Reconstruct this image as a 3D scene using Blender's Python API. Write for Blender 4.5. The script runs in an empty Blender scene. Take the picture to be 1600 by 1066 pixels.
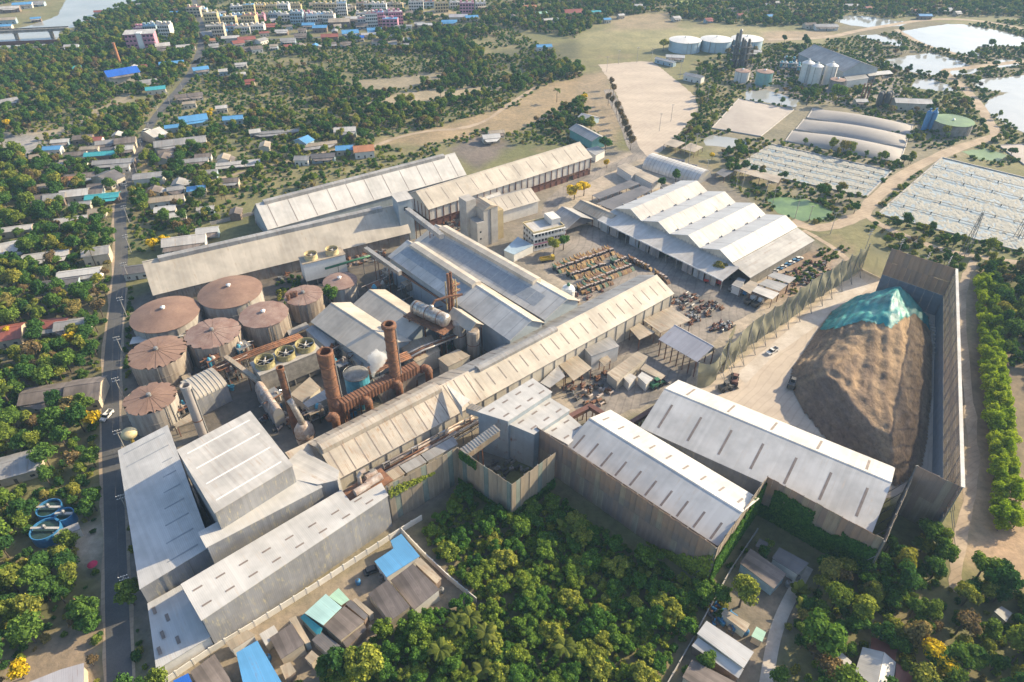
import bpy, bmesh, math, random, mathutils
import numpy as np
from mathutils import Vector
R = math.radians
HAZE = 0.00011
random.seed(7)
scene = bpy.context.scene
col = scene.collection

# ------------------------------------------------------------- camera, sky, sun
HC, TH = 180.0, R(37)
cd = bpy.data.cameras.new('camera'); cam = bpy.data.objects.new('camera', cd); col.objects.link(cam)
cam.location = (0, 0, HC); cam.rotation_euler = (R(90) - TH, 0, 0)
cd.sensor_width = 36; cd.lens = 24; cd.clip_start = 1; cd.clip_end = 20000
scene.camera = cam
SUN_AZ, SUN_EL = 66.0, 27.0      # degrees clockwise from +Y (view direction), above horizon
w = bpy.data.worlds.new('World'); scene.world = w; w.use_nodes = True
wn = w.node_tree; wn.nodes.clear()
sky = wn.nodes.new('ShaderNodeTexSky'); sky.sky_type = 'NISHITA'; sky.sun_disc = False
sky.sun_elevation = R(SUN_EL); sky.sun_rotation = R(SUN_AZ); sky.altitude = 100
sky.air_density = 1.0; sky.dust_density = 2.0; sky.ozone_density = 1.5
bg = wn.nodes.new('ShaderNodeBackground'); bg.inputs[1].default_value = 0.145
wo = wn.nodes.new('ShaderNodeOutputWorld')
wn.links.new(sky.outputs[0], bg.inputs[0]); wn.links.new(bg.outputs[0], wo.inputs[0])
sl = bpy.data.lights.new('sun', 'SUN'); sl.energy = 5.0; sl.angle = R(0.6); sl.color = (1.0, 0.83, 0.55)
sun = bpy.data.objects.new('sun', sl); col.objects.link(sun)
sd = Vector((math.sin(R(SUN_AZ)) * math.cos(R(SUN_EL)), math.cos(R(SUN_AZ)) * math.cos(R(SUN_EL)), math.sin(R(SUN_EL))))
sun.rotation_euler = sd.to_track_quat('Z', 'Y').to_euler()
scene.view_settings.view_transform = 'Standard'; scene.view_settings.look = 'None'
scene.view_settings.exposure = 0.9; scene.view_settings.gamma = 1
scene.render.engine = 'CYCLES'
scene.cycles.volume_bounces = 2; scene.cycles.max_bounces = 4; scene.cycles.transparent_max_bounces = 6

# ------------------------------------------------------------- survey: picture point -> place on the ground
F, CX, CY = 1066.667, 800.0, 533.0
_s, _c = math.sin(TH), math.cos(TH)
def G(px, py, z=0.0):
    u = (px - CX) / F; v = (py - CY) / F
    t = (HC - z) / (_s + v * _c)
    return (u * t, (_c - v * _s) * t)
def PX(x, y, z=0.0):
    d = y * _c - (z - HC) * _s
    return (CX + F * x / d, CY - F * (y * _s + (z - HC) * _c) / d)
def PD(x, y, z=0.0):
    return y * _c - (z - HC) * _s
def hgt(bx, by, ty):
    x, y = G(bx, by); lo, hi = 0.0, 150.0
    for _ in range(40):
        m = (lo + hi) / 2
        if PX(x, y, m)[1] > ty: lo = m
        else: hi = m
    return lo
ORD = ['first','second','third','fourth','fifth','sixth','seventh','eighth','ninth','tenth','eleventh','twelfth','thirteenth','fourteenth','fifteenth','sixteenth','seventeenth','eighteenth','nineteenth','twentieth']
def nth(i):
    if i < 20: return ORD[i]
    if i > 77: return '%dth' % (i+1)
    t = ['twenty','thirty','forty','fifty','sixty','seventy'][(i + 1) // 10 - 2]; r = (i + 1) % 10
    return (t + '-' + ORD[r - 1]) if r else {'twenty':'twentieth','thirty':'thirtieth','forty':'fortieth','fifty':'fiftieth','sixty':'sixtieth','seventy':'seventieth'}[t]

# ------------------------------------------------------------- mesh building
class MB:
    def __init__(s): s.v = []; s.f = []; s.m = []
    def add(s, vs, fs, mi=0):
        b = len(s.v); s.v += [tuple(p) for p in vs]
        for f in fs: s.f.append(tuple(i + b for i in f)); s.m.append(mi)
        return s
    def box(s, x0, y0, z0, x1, y1, z1, mi=0):
        return s.add([(x0,y0,z0),(x1,y0,z0),(x1,y1,z0),(x0,y1,z0),(x0,y0,z1),(x1,y0,z1),(x1,y1,z1),(x0,y1,z1)],
            [(3,2,1,0),(4,5,6,7),(0,1,5,4),(1,2,6,5),(2,3,7,6),(3,0,4,7)], mi)
    def rbox(s, cx, cy, z0, lx, ly, h, a=0, mi=0):
        ca, sa = math.cos(a), math.sin(a); q = []
        for z in (z0, z0 + h):
            for dx, dy in ((-lx/2,-ly/2),(lx/2,-ly/2),(lx/2,ly/2),(-lx/2,ly/2)):
                q.append((cx + dx*ca - dy*sa, cy + dx*sa + dy*ca, z))
        return s.add(q, [(3,2,1,0),(4,5,6,7),(0,1,5,4),(1,2,6,5),(2,3,7,6),(3,0,4,7)], mi)
    def slab(s, pts, th, mi=0):
        """closed plate: planar polygon pts (3d, counter-clockwise from above) thickened downwards"""
        n = len(pts); lo = [(p[0], p[1], p[2] - th) for p in pts]
        fs = [tuple(range(n)), tuple(range(2*n - 1, n - 1, -1))]
        fs += [((i+1) % n, i, n + i, n + (i+1) % n) for i in range(n)]
        return s.add(list(pts) + lo, fs, mi)
    def prism(s, pts, z0, z1, mi=0):
        return s.slab([(p[0], p[1], z1) for p in pts], z1 - z0, mi)
    def tube(s, a, b, r0, r1=None, n=8, caps=True, mi=0):
        r1 = r0 if r1 is None else r1
        a = Vector(a); b = Vector(b); d = (b - a).normalized()
        u = d.orthogonal().normalized(); w_ = d.cross(u); q = []
        for p, r in ((a, r0), (b, r1)):
            for i in range(n):
                t = 2*math.pi*i/n; q.append(p + (u*math.cos(t) + w_*math.sin(t))*r)
        fs = [(i, (i+1) % n, n + (i+1) % n, n + i) for i in range(n)]
        if caps: fs += [tuple(range(n-1, -1, -1)), tuple(range(n, 2*n))]
        return s.add(q, fs, mi)
    def path(s, pts, r, n=8, mi=0):
        """bent pipe through pts; r number or list"""
        P = [Vector(p) for p in pts]; rr = r if isinstance(r, (list, tuple)) else [r]*len(P); q = []
        up = None
        for i, p in enumerate(P):
            d = (P[min(i+1, len(P)-1)] - P[max(i-1, 0)]).normalized()
            if up is None: up = d.orthogonal().normalized()
            u = (up - d*up.dot(d)).normalized(); up = u; w_ = d.cross(u)
            for k in range(n):
                t = 2*math.pi*k/n; q.append(p + (u*math.cos(t) + w_*math.sin(t))*rr[i])
        fs = [(i*n + k, i*n + (k+1) % n, (i+1)*n + (k+1) % n, (i+1)*n + k) for i in range(len(P)-1) for k in range(n)]
        fs += [tuple(range(n-1, -1, -1)), tuple(range((len(P)-1)*n, len(P)*n))]
        return s.add(q, fs, mi)
    def lathe(s, prof, n=24, c=(0,0,0), mi=0, cap=True):
        q = []; 
        for r, z in prof:
            for i in range(n):
                t = 2*math.pi*i/n; q.append((c[0] + r*math.cos(t), c[1] + r*math.sin(t), c[2] + z))
        m = len(prof)
        fs = [(j*n + i, j*n + (i+1) % n, (j+1)*n + (i+1) % n, (j+1)*n + i) for j in range(m-1) for i in range(n)]
        if cap: fs += [tuple(range(n-1, -1, -1)), tuple(range((m-1)*n, m*n))]
        return s.add(q, fs, mi)
    def mesh(s, name, mats, smooth=False):
        me = bpy.data.meshes.new(name); me.from_pydata(s.v, [], s.f)
        for m in (mats if isinstance(mats, (list, tuple)) else [mats]): me.materials.append(m)
        if any(s.m): me.polygons.foreach_set('material_index', s.m)
        if smooth: me.polygons.foreach_set('use_smooth', [True]*len(me.polygons))
        me.update(); return me
def link(name, data, parent=None, loc=None, rz=None):
    o = bpy.data.objects.new(name, data); col.objects.link(o)
    if parent is not None: o.parent = parent
    if loc is not None: o.location = loc
    if rz is not None: o.rotation_euler = (0, 0, rz)
    return o
def part(name, mb, mat, parent, smooth=False, label=None, kind=None):
    o = link(name, mb.mesh(name, mat, smooth), parent)
    if label: o['label'] = label
    if kind: o['kind'] = kind
    return o
def tag(o, label, cat, group=None):
    o['label'] = label; o['category'] = cat
    if group: o['group'] = group
    return o
def thing(name, label, cat, loc=(0,0,0), rz=0.0, group=None):
    return tag(link(name, None, None, loc, rz), label, cat, group)
def solo(name, mb, mat, label, cat, group=None, loc=(0,0,0), rz=0.0, smooth=False):
    return tag(link(name, mb.mesh(name, mat, smooth), None, loc, rz), label, cat, group)
def struct(name, mb, mat, loc=(0,0,0), smooth=False):
    o = link(name, mb.mesh(name, mat, smooth), None, loc); o['kind'] = 'structure'; return o
def dup(root, loc, rz=None, label=None, sc=None, group=None):
    r = root.copy(); col.objects.link(r); r.location = loc
    if rz is not None: r.rotation_euler = (0, 0, rz)
    if sc is not None: r.scale = sc if isinstance(sc, (tuple, list)) else (sc, sc, sc)
    if label: r['label'] = label
    if group: r['group'] = group
    for ch in root.children:
        c = ch.copy(); col.objects.link(c); c.parent = r
        for g in ch.children:
            d = g.copy(); col.objects.link(d); d.parent = c
    return r

# ------------------------------------------------------------- materials
MATS = {}
def nodes(name):
    m = bpy.data.materials.new(name); m.use_nodes = True; nt = m.node_tree
    b = nt.nodes['Principled BSDF']; MATS[name] = m
    return m, nt, b
def N(nt, t, **k):
    n = nt.nodes.new(t)
    for a, v in k.items(): setattr(n, a, v)
    return n
def ramp(nt, src, stops):
    r = N(nt, 'ShaderNodeValToRGB'); e = r.color_ramp.elements
    while len(e) < len(stops): e.new(0.5)
    for i, (p, c) in enumerate(stops): e[i].position = p; e[i].color = (*c[:3], 1)
    nt.links.new(src, r.inputs[0]); return r.outputs[0]
def mixc(nt, fac, a, b, mode='MIX'):
    m = N(nt, 'ShaderNodeMix', data_type='RGBA', blend_type=mode)
    for s, v in ((m.inputs[0], fac), (m.inputs[6], a), (m.inputs[7], b)):
        if hasattr(v, 'links'): nt.links.new(v, s)
        elif isinstance(v, (int, float)): s.default_value = v
        else: s.default_value = (*v[:3], 1)
    return m.outputs[2]
def noise(nt, co, sc, det=4, rough=.6, scale3=None):
    if scale3:
        mp = N(nt, 'ShaderNodeMapping'); mp.inputs['Scale'].default_value = scale3; nt.links.new(co, mp.inputs[0]); co = mp.outputs[0]
    n = N(nt, 'ShaderNodeTexNoise'); n.inputs['Scale'].default_value = sc; n.inputs['Detail'].default_value = det; n.inputs['Roughness'].default_value = rough
    nt.links.new(co, n.inputs['Vector']); return n.outputs['Fac']
def dark(c, k): return tuple(x*k for x in c)
def sheet(name, c, rust=0.25, rustc=(.20,.10,.055), rough=.5, pitch=1.0, axis=0, streak=True, metal=0.0, grime=.35, var=.93):
    """profiled metal / fibre-cement sheeting: sheets laid side by side along local x (axis 0) or y (1) or any face direction"""
    m, nt, b = nodes(name)
    tc = N(nt, 'ShaderNodeTexCoord'); co = tc.outputs['Object']
    sep = N(nt, 'ShaderNodeSeparateXYZ'); nt.links.new(co, sep.inputs[0])
    ax = sep.outputs[axis]
    dv = N(nt, 'ShaderNodeMath', operation='DIVIDE'); nt.links.new(ax, dv.inputs[0]); dv.inputs[1].default_value = pitch
    fl = N(nt, 'ShaderNodeMath', operation='FLOOR'); nt.links.new(dv.outputs[0], fl.inputs[0])
    wn_ = N(nt, 'ShaderNodeTexWhiteNoise', noise_dimensions='1D'); nt.links.new(fl.outputs[0], wn_.inputs['W'])
    tone = ramp(nt, wn_.outputs['Value'], [(0, dark(c, var)), (1, tuple(min(1, x*1.03) for x in c))])
    n1 = noise(nt, co, .09, 3, .65)
    g = ramp(nt, n1, [(.35, (1-grime,)*3), (.62, (1, 1, 1))])
    c1 = mixc(nt, 1.0, tone, g, 'MULTIPLY')
    st = (1.4, .06, .25) if axis == 0 else (.06, 1.4, .25)
    n2 = noise(nt, co, 1.0, 2, .7, st)
    rm = ramp(nt, n2, [(.62 - rust*.35, (0,0,0)), (.80 - rust*.2, (1,1,1))])
    n3 = noise(nt, co, .35, 3, .7)
    rm2 = mixc(nt, 1.0, rm, ramp(nt, n3, [(.40, (0,0,0)), (.60, (1,1,1))]), 'MULTIPLY')
    fin = mixc(nt, rm2, c1, rustc)
    nt.links.new(fin, b.inputs['Base Color']); b.inputs['Roughness'].default_value = rough; b.inputs['Metallic'].default_value = metal
    wv = N(nt, 'ShaderNodeTexWave', wave_type='BANDS', bands_direction='X' if axis == 0 else 'Y'); wv.inputs['Scale'].default_value = 1.0/pitch*.6
    nt.links.new(co, wv.inputs[0])
    bp = N(nt, 'ShaderNodeBump'); bp.inputs['Strength'].default_value = .18; bp.inputs['Distance'].default_value = .05
    nt.links.new(wv.outputs['Fac'], bp.inputs['Height']); nt.links.new(bp.outputs[0], b.inputs['Normal'])
    return m
def mottled(name, c, var=.3, sc=.3, rough=.8, c2=None, bump=.0, metal=0, sc3=None, lo=.35, hi=.65):
    m, nt, b = nodes(name)
    tc = N(nt, 'ShaderNodeTexCoord')
    f = noise(nt, tc.outputs['Object'], sc, 4, .65, sc3)
    cc = ramp(nt, f, [(lo, c2 or dark(c, 1-var)), (hi, c)])
    f2 = noise(nt, tc.outputs['Object'], sc*9, 2, .7)
    cc = mixc(nt, 1.0, cc, ramp(nt, f2, [(.3, (1-var*.6,)*3), (.7, (1,1,1))]), 'MULTIPLY')
    nt.links.new(cc, b.inputs['Base Color']); b.inputs['Roughness'].default_value = rough; b.inputs['Metallic'].default_value = metal
    if bump:
        bp = N(nt, 'ShaderNodeBump'); bp.inputs['Strength'].default_value = bump; bp.inputs['Distance'].default_value = .4
        nt.links.new(f2, bp.inputs['Height']); nt.links.new(bp.outputs[0], b.inputs['Normal'])
    return m
def tinted(name, cols, rough=.6, var=.12):
    """per-object colour picked from cols (object random)"""
    m, nt, b = nodes(name); oi = N(nt, 'ShaderNodeObjectInfo')
    k = len(cols); r = N(nt, 'ShaderNodeValToRGB'); r.color_ramp.interpolation = 'CONSTANT'; e = r.color_ramp.elements
    while len(e) < k: e.new(.5)
    for i, c in enumerate(cols): e[i].position = i/k; e[i].color = (*c, 1)
    nt.links.new(oi.outputs['Random'], r.inputs[0])
    tc = N(nt, 'ShaderNodeTexCoord'); f = noise(nt, tc.outputs['Object'], .5, 5)
    cc = mixc(nt, 1.0, r.outputs[0], ramp(nt, f, [(.3, (1-var*2,)*3), (.65, (1,1,1))]), 'MULTIPLY')
    nt.links.new(cc, b.inputs['Base Color']); b.inputs['Roughness'].default_value = rough
    return m
cream   = sheet('roof_cream', (.50,.445,.37), .22, (.36,.28,.20), grime=.28)
creamr  = sheet('roof_cream_rusty', (.50,.44,.365), .42, (.30,.20,.13), grime=.35)
tan     = sheet('roof_tan', (.44,.37,.28), .45, (.25,.16,.10), grime=.4, var=.84)
white   = sheet('roof_white', (.54,.525,.505), .16, (.47,.41,.35), grime=.24)
whiteb  = sheet('roof_offwhite', (.53,.505,.475), .25, (.38,.30,.23), grime=.3, var=.88)
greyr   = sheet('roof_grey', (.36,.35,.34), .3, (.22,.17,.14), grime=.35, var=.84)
darkr   = sheet('roof_dark', (.15,.14,.14), .2, (.20,.15,.12), grime=.4)
fibre   = sheet('roof_fibre_cement', (.23,.19,.17), .35, (.12,.10,.09), rough=.9, grime=.5, var=.72)
bluer   = sheet('roof_blue', (.10,.30,.55), .03, grime=.15)
bluevr  = sheet('roof_deep_blue', (.02,.12,.50), .02, grime=.15)
tealr   = sheet('roof_teal', (.06,.36,.40), .05, grime=.2)
palegr  = sheet('roof_pale_green', (.36,.56,.44), .05, grime=.2)
paletr  = sheet('roof_pale_teal', (.36,.55,.54), .05, grime=.2)
redr    = sheet('roof_red', (.32,.10,.07), .15, (.18,.08,.05), grime=.35)
orar    = sheet('roof_orange', (.45,.20,.10), .1, grime=.25)
lilac   = sheet('roof_lilac', (.40,.39,.42), .1, grime=.2)
wallm   = sheet('wall_metal', (.30,.30,.315), .3, (.44,.39,.26), grime=.28, var=.86)
wallc   = sheet('wall_cream', (.55,.50,.42), .2, (.33,.24,.17), grime=.25)
wallr   = sheet('wall_rusty', (.36,.32,.28), .6, (.20,.12,.08), grime=.5)
wallb   = sheet('wall_blue_grey', (.33,.38,.42), .1, grime=.25)
plaster = mottled('plaster_white', (.68,.65,.60), .15, .4)
conc    = mottled('concrete', (.42,.39,.36), .25, .25)
concd   = mottled('concrete_stained', (.30,.28,.25), .45, .35, bump=.1)
rustm   = mottled('rusted_steel', (.27,.115,.055), .45, .5, .75, c2=(.11,.055,.035), bump=.15)
rusto   = mottled('rust_orange', (.31,.145,.075), .4, .6, .85, c2=(.16,.08,.05), bump=.1)
tankroof= mottled('tank_roof_rust', (.275,.175,.13), .25, .12, .9, c2=(.205,.125,.095), bump=.05)
tankroof2=mottled('tank_roof_faded', (.31,.22,.185), .3, .2, .85, c2=(.22,.13,.105), bump=.05)
tankwall= mottled('tank_wall', (.46,.43,.39), .35, .5, .6, c2=(.29,.25,.22), sc3=(1,1,.12))
tankwall2=mottled('tank_wall_stained', (.42,.36,.29), .4, .6, .75, c2=(.20,.15,.12), sc3=(1,1,.10))
steel   = mottled('steel_grey', (.30,.30,.30), .3, .6, .5, metal=.3)
dsteel  = mottled('steel_dark', (.10,.095,.09), .3, .6, .6)
pipe    = mottled('pipe_clad', (.52,.46,.41), .35, .6, .45, c2=(.30,.20,.15))
alu     = mottled('lagging_aluminium', (.55,.53,.50), .3, .8, .35, c2=(.33,.27,.22), metal=.5)
skyl    = mottled('skylight_sheet', (.27,.22,.19), .3, .6, .4)
skylb   = mottled('skylight_blue_grey', (.34,.355,.37), .25, .5, .35)
yellowp = mottled('paint_yellow', (.60,.42,.06), .3, .7, .5)
fcream  = mottled('paint_cream', (.62,.50,.27), .25, .7, .5)
greenp  = mottled('paint_green', (.05,.20,.10), .35, .7, .5)
bluep   = mottled('paint_blue', (.05,.22,.45), .25, .6, .45)
cyanp   = mottled('paint_cyan', (.08,.36,.50), .3, .5, .5)
redp    = mottled('paint_red', (.42,.035,.03), .2, .7, .4)
whitep  = mottled('paint_white', (.75,.74,.72), .12, .7, .4)
brownp  = mottled('red_brown_steel', (.17,.075,.055), .3, .8, .6)
blackr  = mottled('rubber_black', (.02,.02,.02), .2, 1, .8)
glassd  = mottled('window_dark', (.03,.035,.04), .2, .5, .15)
pinkp   = mottled('wall_pink', (.55,.25,.33), .15, .5, .7)
bark    = mottled('bark', (.13,.10,.075), .35, 2.0, .9)
soil    = mottled('soil_dark', (.10,.085,.07), .4, .3, .95, bump=.3)

# ------------------------------------------------------------- the ground
def inpoly(x, y, poly):
    r = np.zeros(x.shape, bool); n = len(poly)
    for i in range(n):
        x0, y0 = poly[i]; x1, y1 = poly[(i+1) % n]
        if y0 == y1: continue
        c = (y0 > y) != (y1 > y)
        r ^= c & (x < (x1-x0)*(y-y0)/(y1-y0) + x0)
    return r
def dpoly(x, y, poly):
    d = np.full(x.shape, 1e9); n = len(poly)
    for i in range(n):
        x0, y0 = poly[i]; x1, y1 = poly[(i+1) % n]; dx, dy = x1-x0, y1-y0; L = dx*dx+dy*dy+1e-9
        t = np.clip(((x-x0)*dx+(y-y0)*dy)/L, 0, 1)
        d = np.minimum(d, np.hypot(x-x0-t*dx, y-y0-t*dy))
    return d
def gp(pts, z=0): return [G(p[0], p[1], z) for p in pts]
xs = [-3000,-1500] + list(np.arange(-900, 901, 3.6)) + [1500,3000]
ys = [-600,-100] + list(np.arange(40, 1201, 3.6)) + [1500,2500,4500]
XX, YY = np.meshgrid(np.array(xs, float), np.array(ys, float))
def vnoise(x, y, s, seed=0):
    x = x/s; y = y/s; xi = np.floor(x).astype(int); yi = np.floor(y).astype(int); fx = x-xi; fy = y-yi
    fx = fx*fx*(3-2*fx); fy = fy*fy*(3-2*fy)
    def h(a, b):
        v = np.sin(a*127.1 + b*311.7 + seed*74.7)*43758.5453; return v-np.floor(v)
    return (h(xi,yi)*(1-fx)+h(xi+1,yi)*fx)*(1-fy) + (h(xi,yi+1)*(1-fx)+h(xi+1,yi+1)*fx)*fy
def fbm(x, y, s, seed=0): return vnoise(x,y,s,seed)*.5 + vnoise(x,y,s/2.1,seed+1)*.3 + vnoise(x,y,s/4.3,seed+2)*.2
nz = fbm(XX, YY, 60, 3)[..., None]; nz2 = fbm(XX, YY, 22, 9)[..., None]
C = np.array((.11,.125,.045))*(1-nz) + np.array((.23,.20,.105))*nz
C = np.where(nz2 > .62, C*.5 + np.array((.21,.165,.10))*.5, C)
SOILS = [
 ([(0,470),(165,420),(160,640),(0,660)], (.13,.11,.07), 14),
 ([(195,470),(640,320),(930,225),(1100,260),(1260,370),(1345,420),(1080,610),(840,700),(620,830),(330,1000),(235,1050),(190,960),(172,700)], (.20,.175,.15), 3),
 ([(200,500),(330,440),(480,420),(640,395),(735,500),(690,580),(460,700),(330,690),(200,640)], (.115,.10,.088), 3),
 ([(850,330),(930,255),(1010,235),(1090,270),(960,345),(1130,425),(1220,400),(1330,400),(1130,560),(1080,610),(960,660),(840,640),(1050,462),(1000,432),(905,475),(850,430)], (.36,.305,.255), 3),
 ([(1080,605),(1345,415),(1385,430),(1470,480),(1466,745),(1400,775),(1090,650)], (.47,.385,.30), 2),
 ([(905,48),(1195,40),(1300,60),(1290,72),(1190,66),(1040,78),(900,72)], (.24,.22,.115), 8),
 ([(960,25),(1050,18),(1060,45),(950,48)], (.27,.215,.14), 8),
 ([(1190,50),(1290,47),(1310,58),(1200,66)], (.30,.23,.16), 5),
 ([(1040,0),(1110,0),(1100,8),(1060,10)], (.24,.27,.09), 5),
 ([(735,90),(900,62),(910,90),(760,110)], (.10,.10,.05), 8),
 ([(630,20),(700,15),(735,22),(690,30),(620,28)], (.36,.29,.19), 5),
 ([(700,232),(760,205),(800,222),(745,268)], (.17,.14,.125), 4),
 ([(562,162),(640,142),(790,132),(800,142),(730,150),(640,165)], (.34,.28,.20), 3),
 ([(555,125),(640,118),(700,110),(695,125),(640,138),(565,148)], (.26,.22,.16), 4),
 ([(650,205),(720,185),(800,165),(850,130),(915,118),(925,150),(880,175),(800,215),(760,205),(680,225),(575,228)], (.30,.225,.14), 6),
 ([(480,180),(560,165),(555,190),(490,195)], (.24,.22,.12), 6),
 ([(100,198),(200,140),(212,152),(150,190),(60,225),(0,245),(0,215)], (.30,.25,.18), 4),
 ([(0,205),(60,212),(75,235),(40,248),(0,250)], (.26,.25,.25), 3),
 ([(210,250),(245,262),(240,300),(215,290)], (.26,.20,.12), 4),
 ([(320,275),(400,258),(400,285),(330,290)], (.24,.22,.10), 6),
 ([(75,445),(150,430),(155,460),(75,455)], (.27,.21,.15), 4),
 ([(1240,395),(1330,385),(1240,470),(1190,470)], (.27,.19,.14), 4),
 ([(1520,770),(1600,720),(1640,940),(1560,900),(1505,875)], (.40,.28,.19), 6),
 ([(1500,425),(1535,415),(1545,600),(1570,800),(1510,865),(1488,760),(1500,500)], (.34,.26,.18), 4),
 ([(1440,560),(1640,540),(1640,720),(1600,720),(1560,760)], (.19,.145,.10), 6),
 ([(1145,95),(1390,85),(1420,150),(1330,165),(1170,150)], (.27,.235,.20), 4),
 ([(1150,170),(1260,160),(1440,180),(1540,200),(1500,240),(1380,330),(1330,345),(1150,270),(1090,210)], (.21,.185,.13), 6),
 ([(1290,40),(1440,30),(1640,60),(1640,240),(1500,130),(1390,120),(1350,70)], (.155,.135,.085), 6),
 ([(95,840),(166,795),(166,905),(120,880)], (.34,.30,.25), 3),
 ([(0,1035),(165,950),(172,1090),(0,1090)], (.27,.21,.16), 3),
 ([(640,830),(745,935),(690,985),(640,960),(480,1090),(200,1090),(330,1005)], (.25,.205,.16), 3),
 ([(660,940),(745,925),(760,985),(690,990)], (.22,.18,.13), 3),
 ([(1160,860),(1262,890),(1220,1000),(1190,1090),(1060,1090),(1110,960)], (.22,.185,.15), 3),
 ([(870,290),(1000,230),(1030,245),(930,275),(880,320)], (.33,.28,.235), 3),
 ([(900,120),(950,110),(975,170),(960,235),(915,200)], (.27,.21,.145), 5),
]
wob = (fbm(XX, YY, 16, 21) - .5)*16
for poly, c, fe in SOILS:
    wp = gp(poly); inside = inpoly(XX, YY, wp); d = dpoly(XX, YY, wp)
    s_ = np.where(inside, d, -d) + wob*min(1, fe/6)
    k = np.clip(.5 + s_/(2*fe), 0, 1)[..., None]
    C = C*(1-k) + (np.array(c)*(.80 + .40*nz2))*k
verts = np.stack([XX, YY, np.zeros_like(XX)], -1).reshape(-1, 3)
ny, nx = XX.shape
ii = (np.arange(ny-1)[:, None]*nx + np.arange(nx-1)[None]).ravel()
faces = np.stack([ii, ii+1, ii+nx+1, ii+nx], -1)
me = bpy.data.meshes.new('ground'); me.from_pydata(verts.tolist(), [], faces.tolist())
ca = me.color_attributes.new('soil', 'FLOAT_COLOR', 'POINT')
ca.data.foreach_set('color', np.concatenate([C.reshape(-1, 3), np.ones((C.size//3, 1))], 1).astype(np.float32).ravel())
gm, nt, b = nodes('ground_soil')
at = N(nt, 'ShaderNodeAttribute', attribute_name='soil'); tc = N(nt, 'ShaderNodeTexCoord')
f1 = noise(nt, tc.outputs['Object'], .35, 5, .7); f2 = noise(nt, tc.outputs['Object'], .05, 3, .65)
cc = mixc(nt, 1.0, at.outputs['Color'], ramp(nt, f1, [(.25, (.62,.64,.62)), (.75, (1.25,1.22,1.18))]), 'MULTIPLY')
cc = mixc(nt, 1.0, cc, ramp(nt, f2, [(.3, (.75,.78,.75)), (.7, (1.18,1.15,1.12))]), 'MULTIPLY')
nt.links.new(cc, b.inputs['Base Color']); b.inputs['Roughness'].default_value = .95
bp = N(nt, 'ShaderNodeBump'); bp.inputs['Strength'].default_value = .5; bp.inputs['Distance'].default_value = .5
nt.links.new(f1, bp.inputs['Height']); nt.links.new(bp.outputs[0], b.inputs['Normal'])
me.materials.append(gm); go = link('ground', me); go['kind'] = 'structure'

# ------------------------------------------------------------- roads, lots, water
BLOCK = []      # world polygons where nothing grows
def smooth_line(pts, it=2):
    for _ in range(it):
        q = [pts[0]]
        for a, b_ in zip(pts, pts[1:]):
            q += [(a[0]*.75+b_[0]*.25, a[1]*.75+b_[1]*.25), (a[0]*.25+b_[0]*.75, a[1]*.25+b_[1]*.75)]
        pts = q + [pts[-1]]
    return pts
def edges_of(line, wd):
    l, r = [], []
    for i, p in enumerate(line):
        a = line[max(i-1, 0)]; c = line[min(i+1, len(line)-1)]
        dx, dy = c[0]-a[0], c[1]-a[1]; k = math.hypot(dx, dy) or 1; nx_, ny_ = -dy/k, dx/k
        w_ = wd(i) if callable(wd) else wd
        l.append((p[0]+nx_*w_/2, p[1]+ny_*w_/2)); r.append((p[0]-nx_*w_/2, p[1]-ny_*w_/2))
    return l, r
def ribbon(name, px, wd, mat, z, block=2.0, rag=0.0, it=2):
    line = smooth_line(gp(px), it); l, r = edges_of(line, wd); mb = MB(); n = len(line)
    if rag:
        rr = random.Random(len(px)); l = [(a+rr.uniform(-rag, rag), b_+rr.uniform(-rag, rag)) for a, b_ in l]; r = [(a+rr.uniform(-rag, rag), b_+rr.uniform(-rag, rag)) for a, b_ in r]
    mb.add([(p[0], p[1], z) for p in r] + [(p[0], p[1], z) for p in l], [(i, i+1, n+i+1, n+i) for i in range(n-1)])
    L, R_ = edges_of(line, wd + block); BLOCK.append(R_ + L[::-1])
    return struct(name, mb, mat), line
asph, nt, b = nodes('asphalt')
tc = N(nt, 'ShaderNodeTexCoord'); f1 = noise(nt, tc.outputs['Object'], .12, 6, .65); f2 = noise(nt, tc.outputs['Object'], 2.5, 4, .7)
cc = ramp(nt, f1, [(.3, (.07,.07,.073)), (.7, (.125,.12,.115))]); cc = mixc(nt, 1.0, cc, ramp(nt, f2, [(.3, (.75,.75,.75)), (.7, (1.1,1.1,1.1))]), 'MULTIPLY')
nt.links.new(cc, b.inputs['Base Color']); b.inputs['Roughness'].default_value = .75
dirt = mottled('dirt_road', (.46,.36,.26), .25, .08, .95, c2=(.30,.23,.165), bump=.15)
sand = mottled('sand_lot', (.50,.42,.34), .2, .025, .95, c2=(.41,.34,.275), bump=.1, sc3=(1,2.2,1))
slabc = mottled('concrete_apron', (.56,.50,.44), .2, .12, .85, c2=(.42,.36,.30))
yardm = mottled('yard_tarmac', (.30,.26,.225), .4, .06, .9, c2=(.14,.13,.122), lo=.36, hi=.60)
def tracks(m, sc, k, ang):
    nt = m.node_tree; b = nt.nodes['Principled BSDF']; l = b.inputs['Base Color'].links[0]; src = l.from_socket; tc = N(nt, 'ShaderNodeTexCoord'); mp = N(nt, 'ShaderNodeMapping'); mp.inputs['Rotation'].default_value = (0,0,R(ang)); nt.links.new(tc.outputs['Object'], mp.inputs[0])
    wv = N(nt, 'ShaderNodeTexWave', wave_type='BANDS'); wv.inputs['Scale'].default_value = sc; wv.inputs['Distortion'].default_value = 14; wv.inputs['Detail'].default_value = 2; wv.inputs['Detail Scale'].default_value = .25; nt.links.new(mp.outputs[0], wv.inputs[0])
    nt.links.new(mixc(nt, 1.0, src, ramp(nt, wv.outputs['Fac'], [(0, (k,k,k)), (.12, (1,1,1))]), 'MULTIPLY'), b.inputs['Base Color'])
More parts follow.
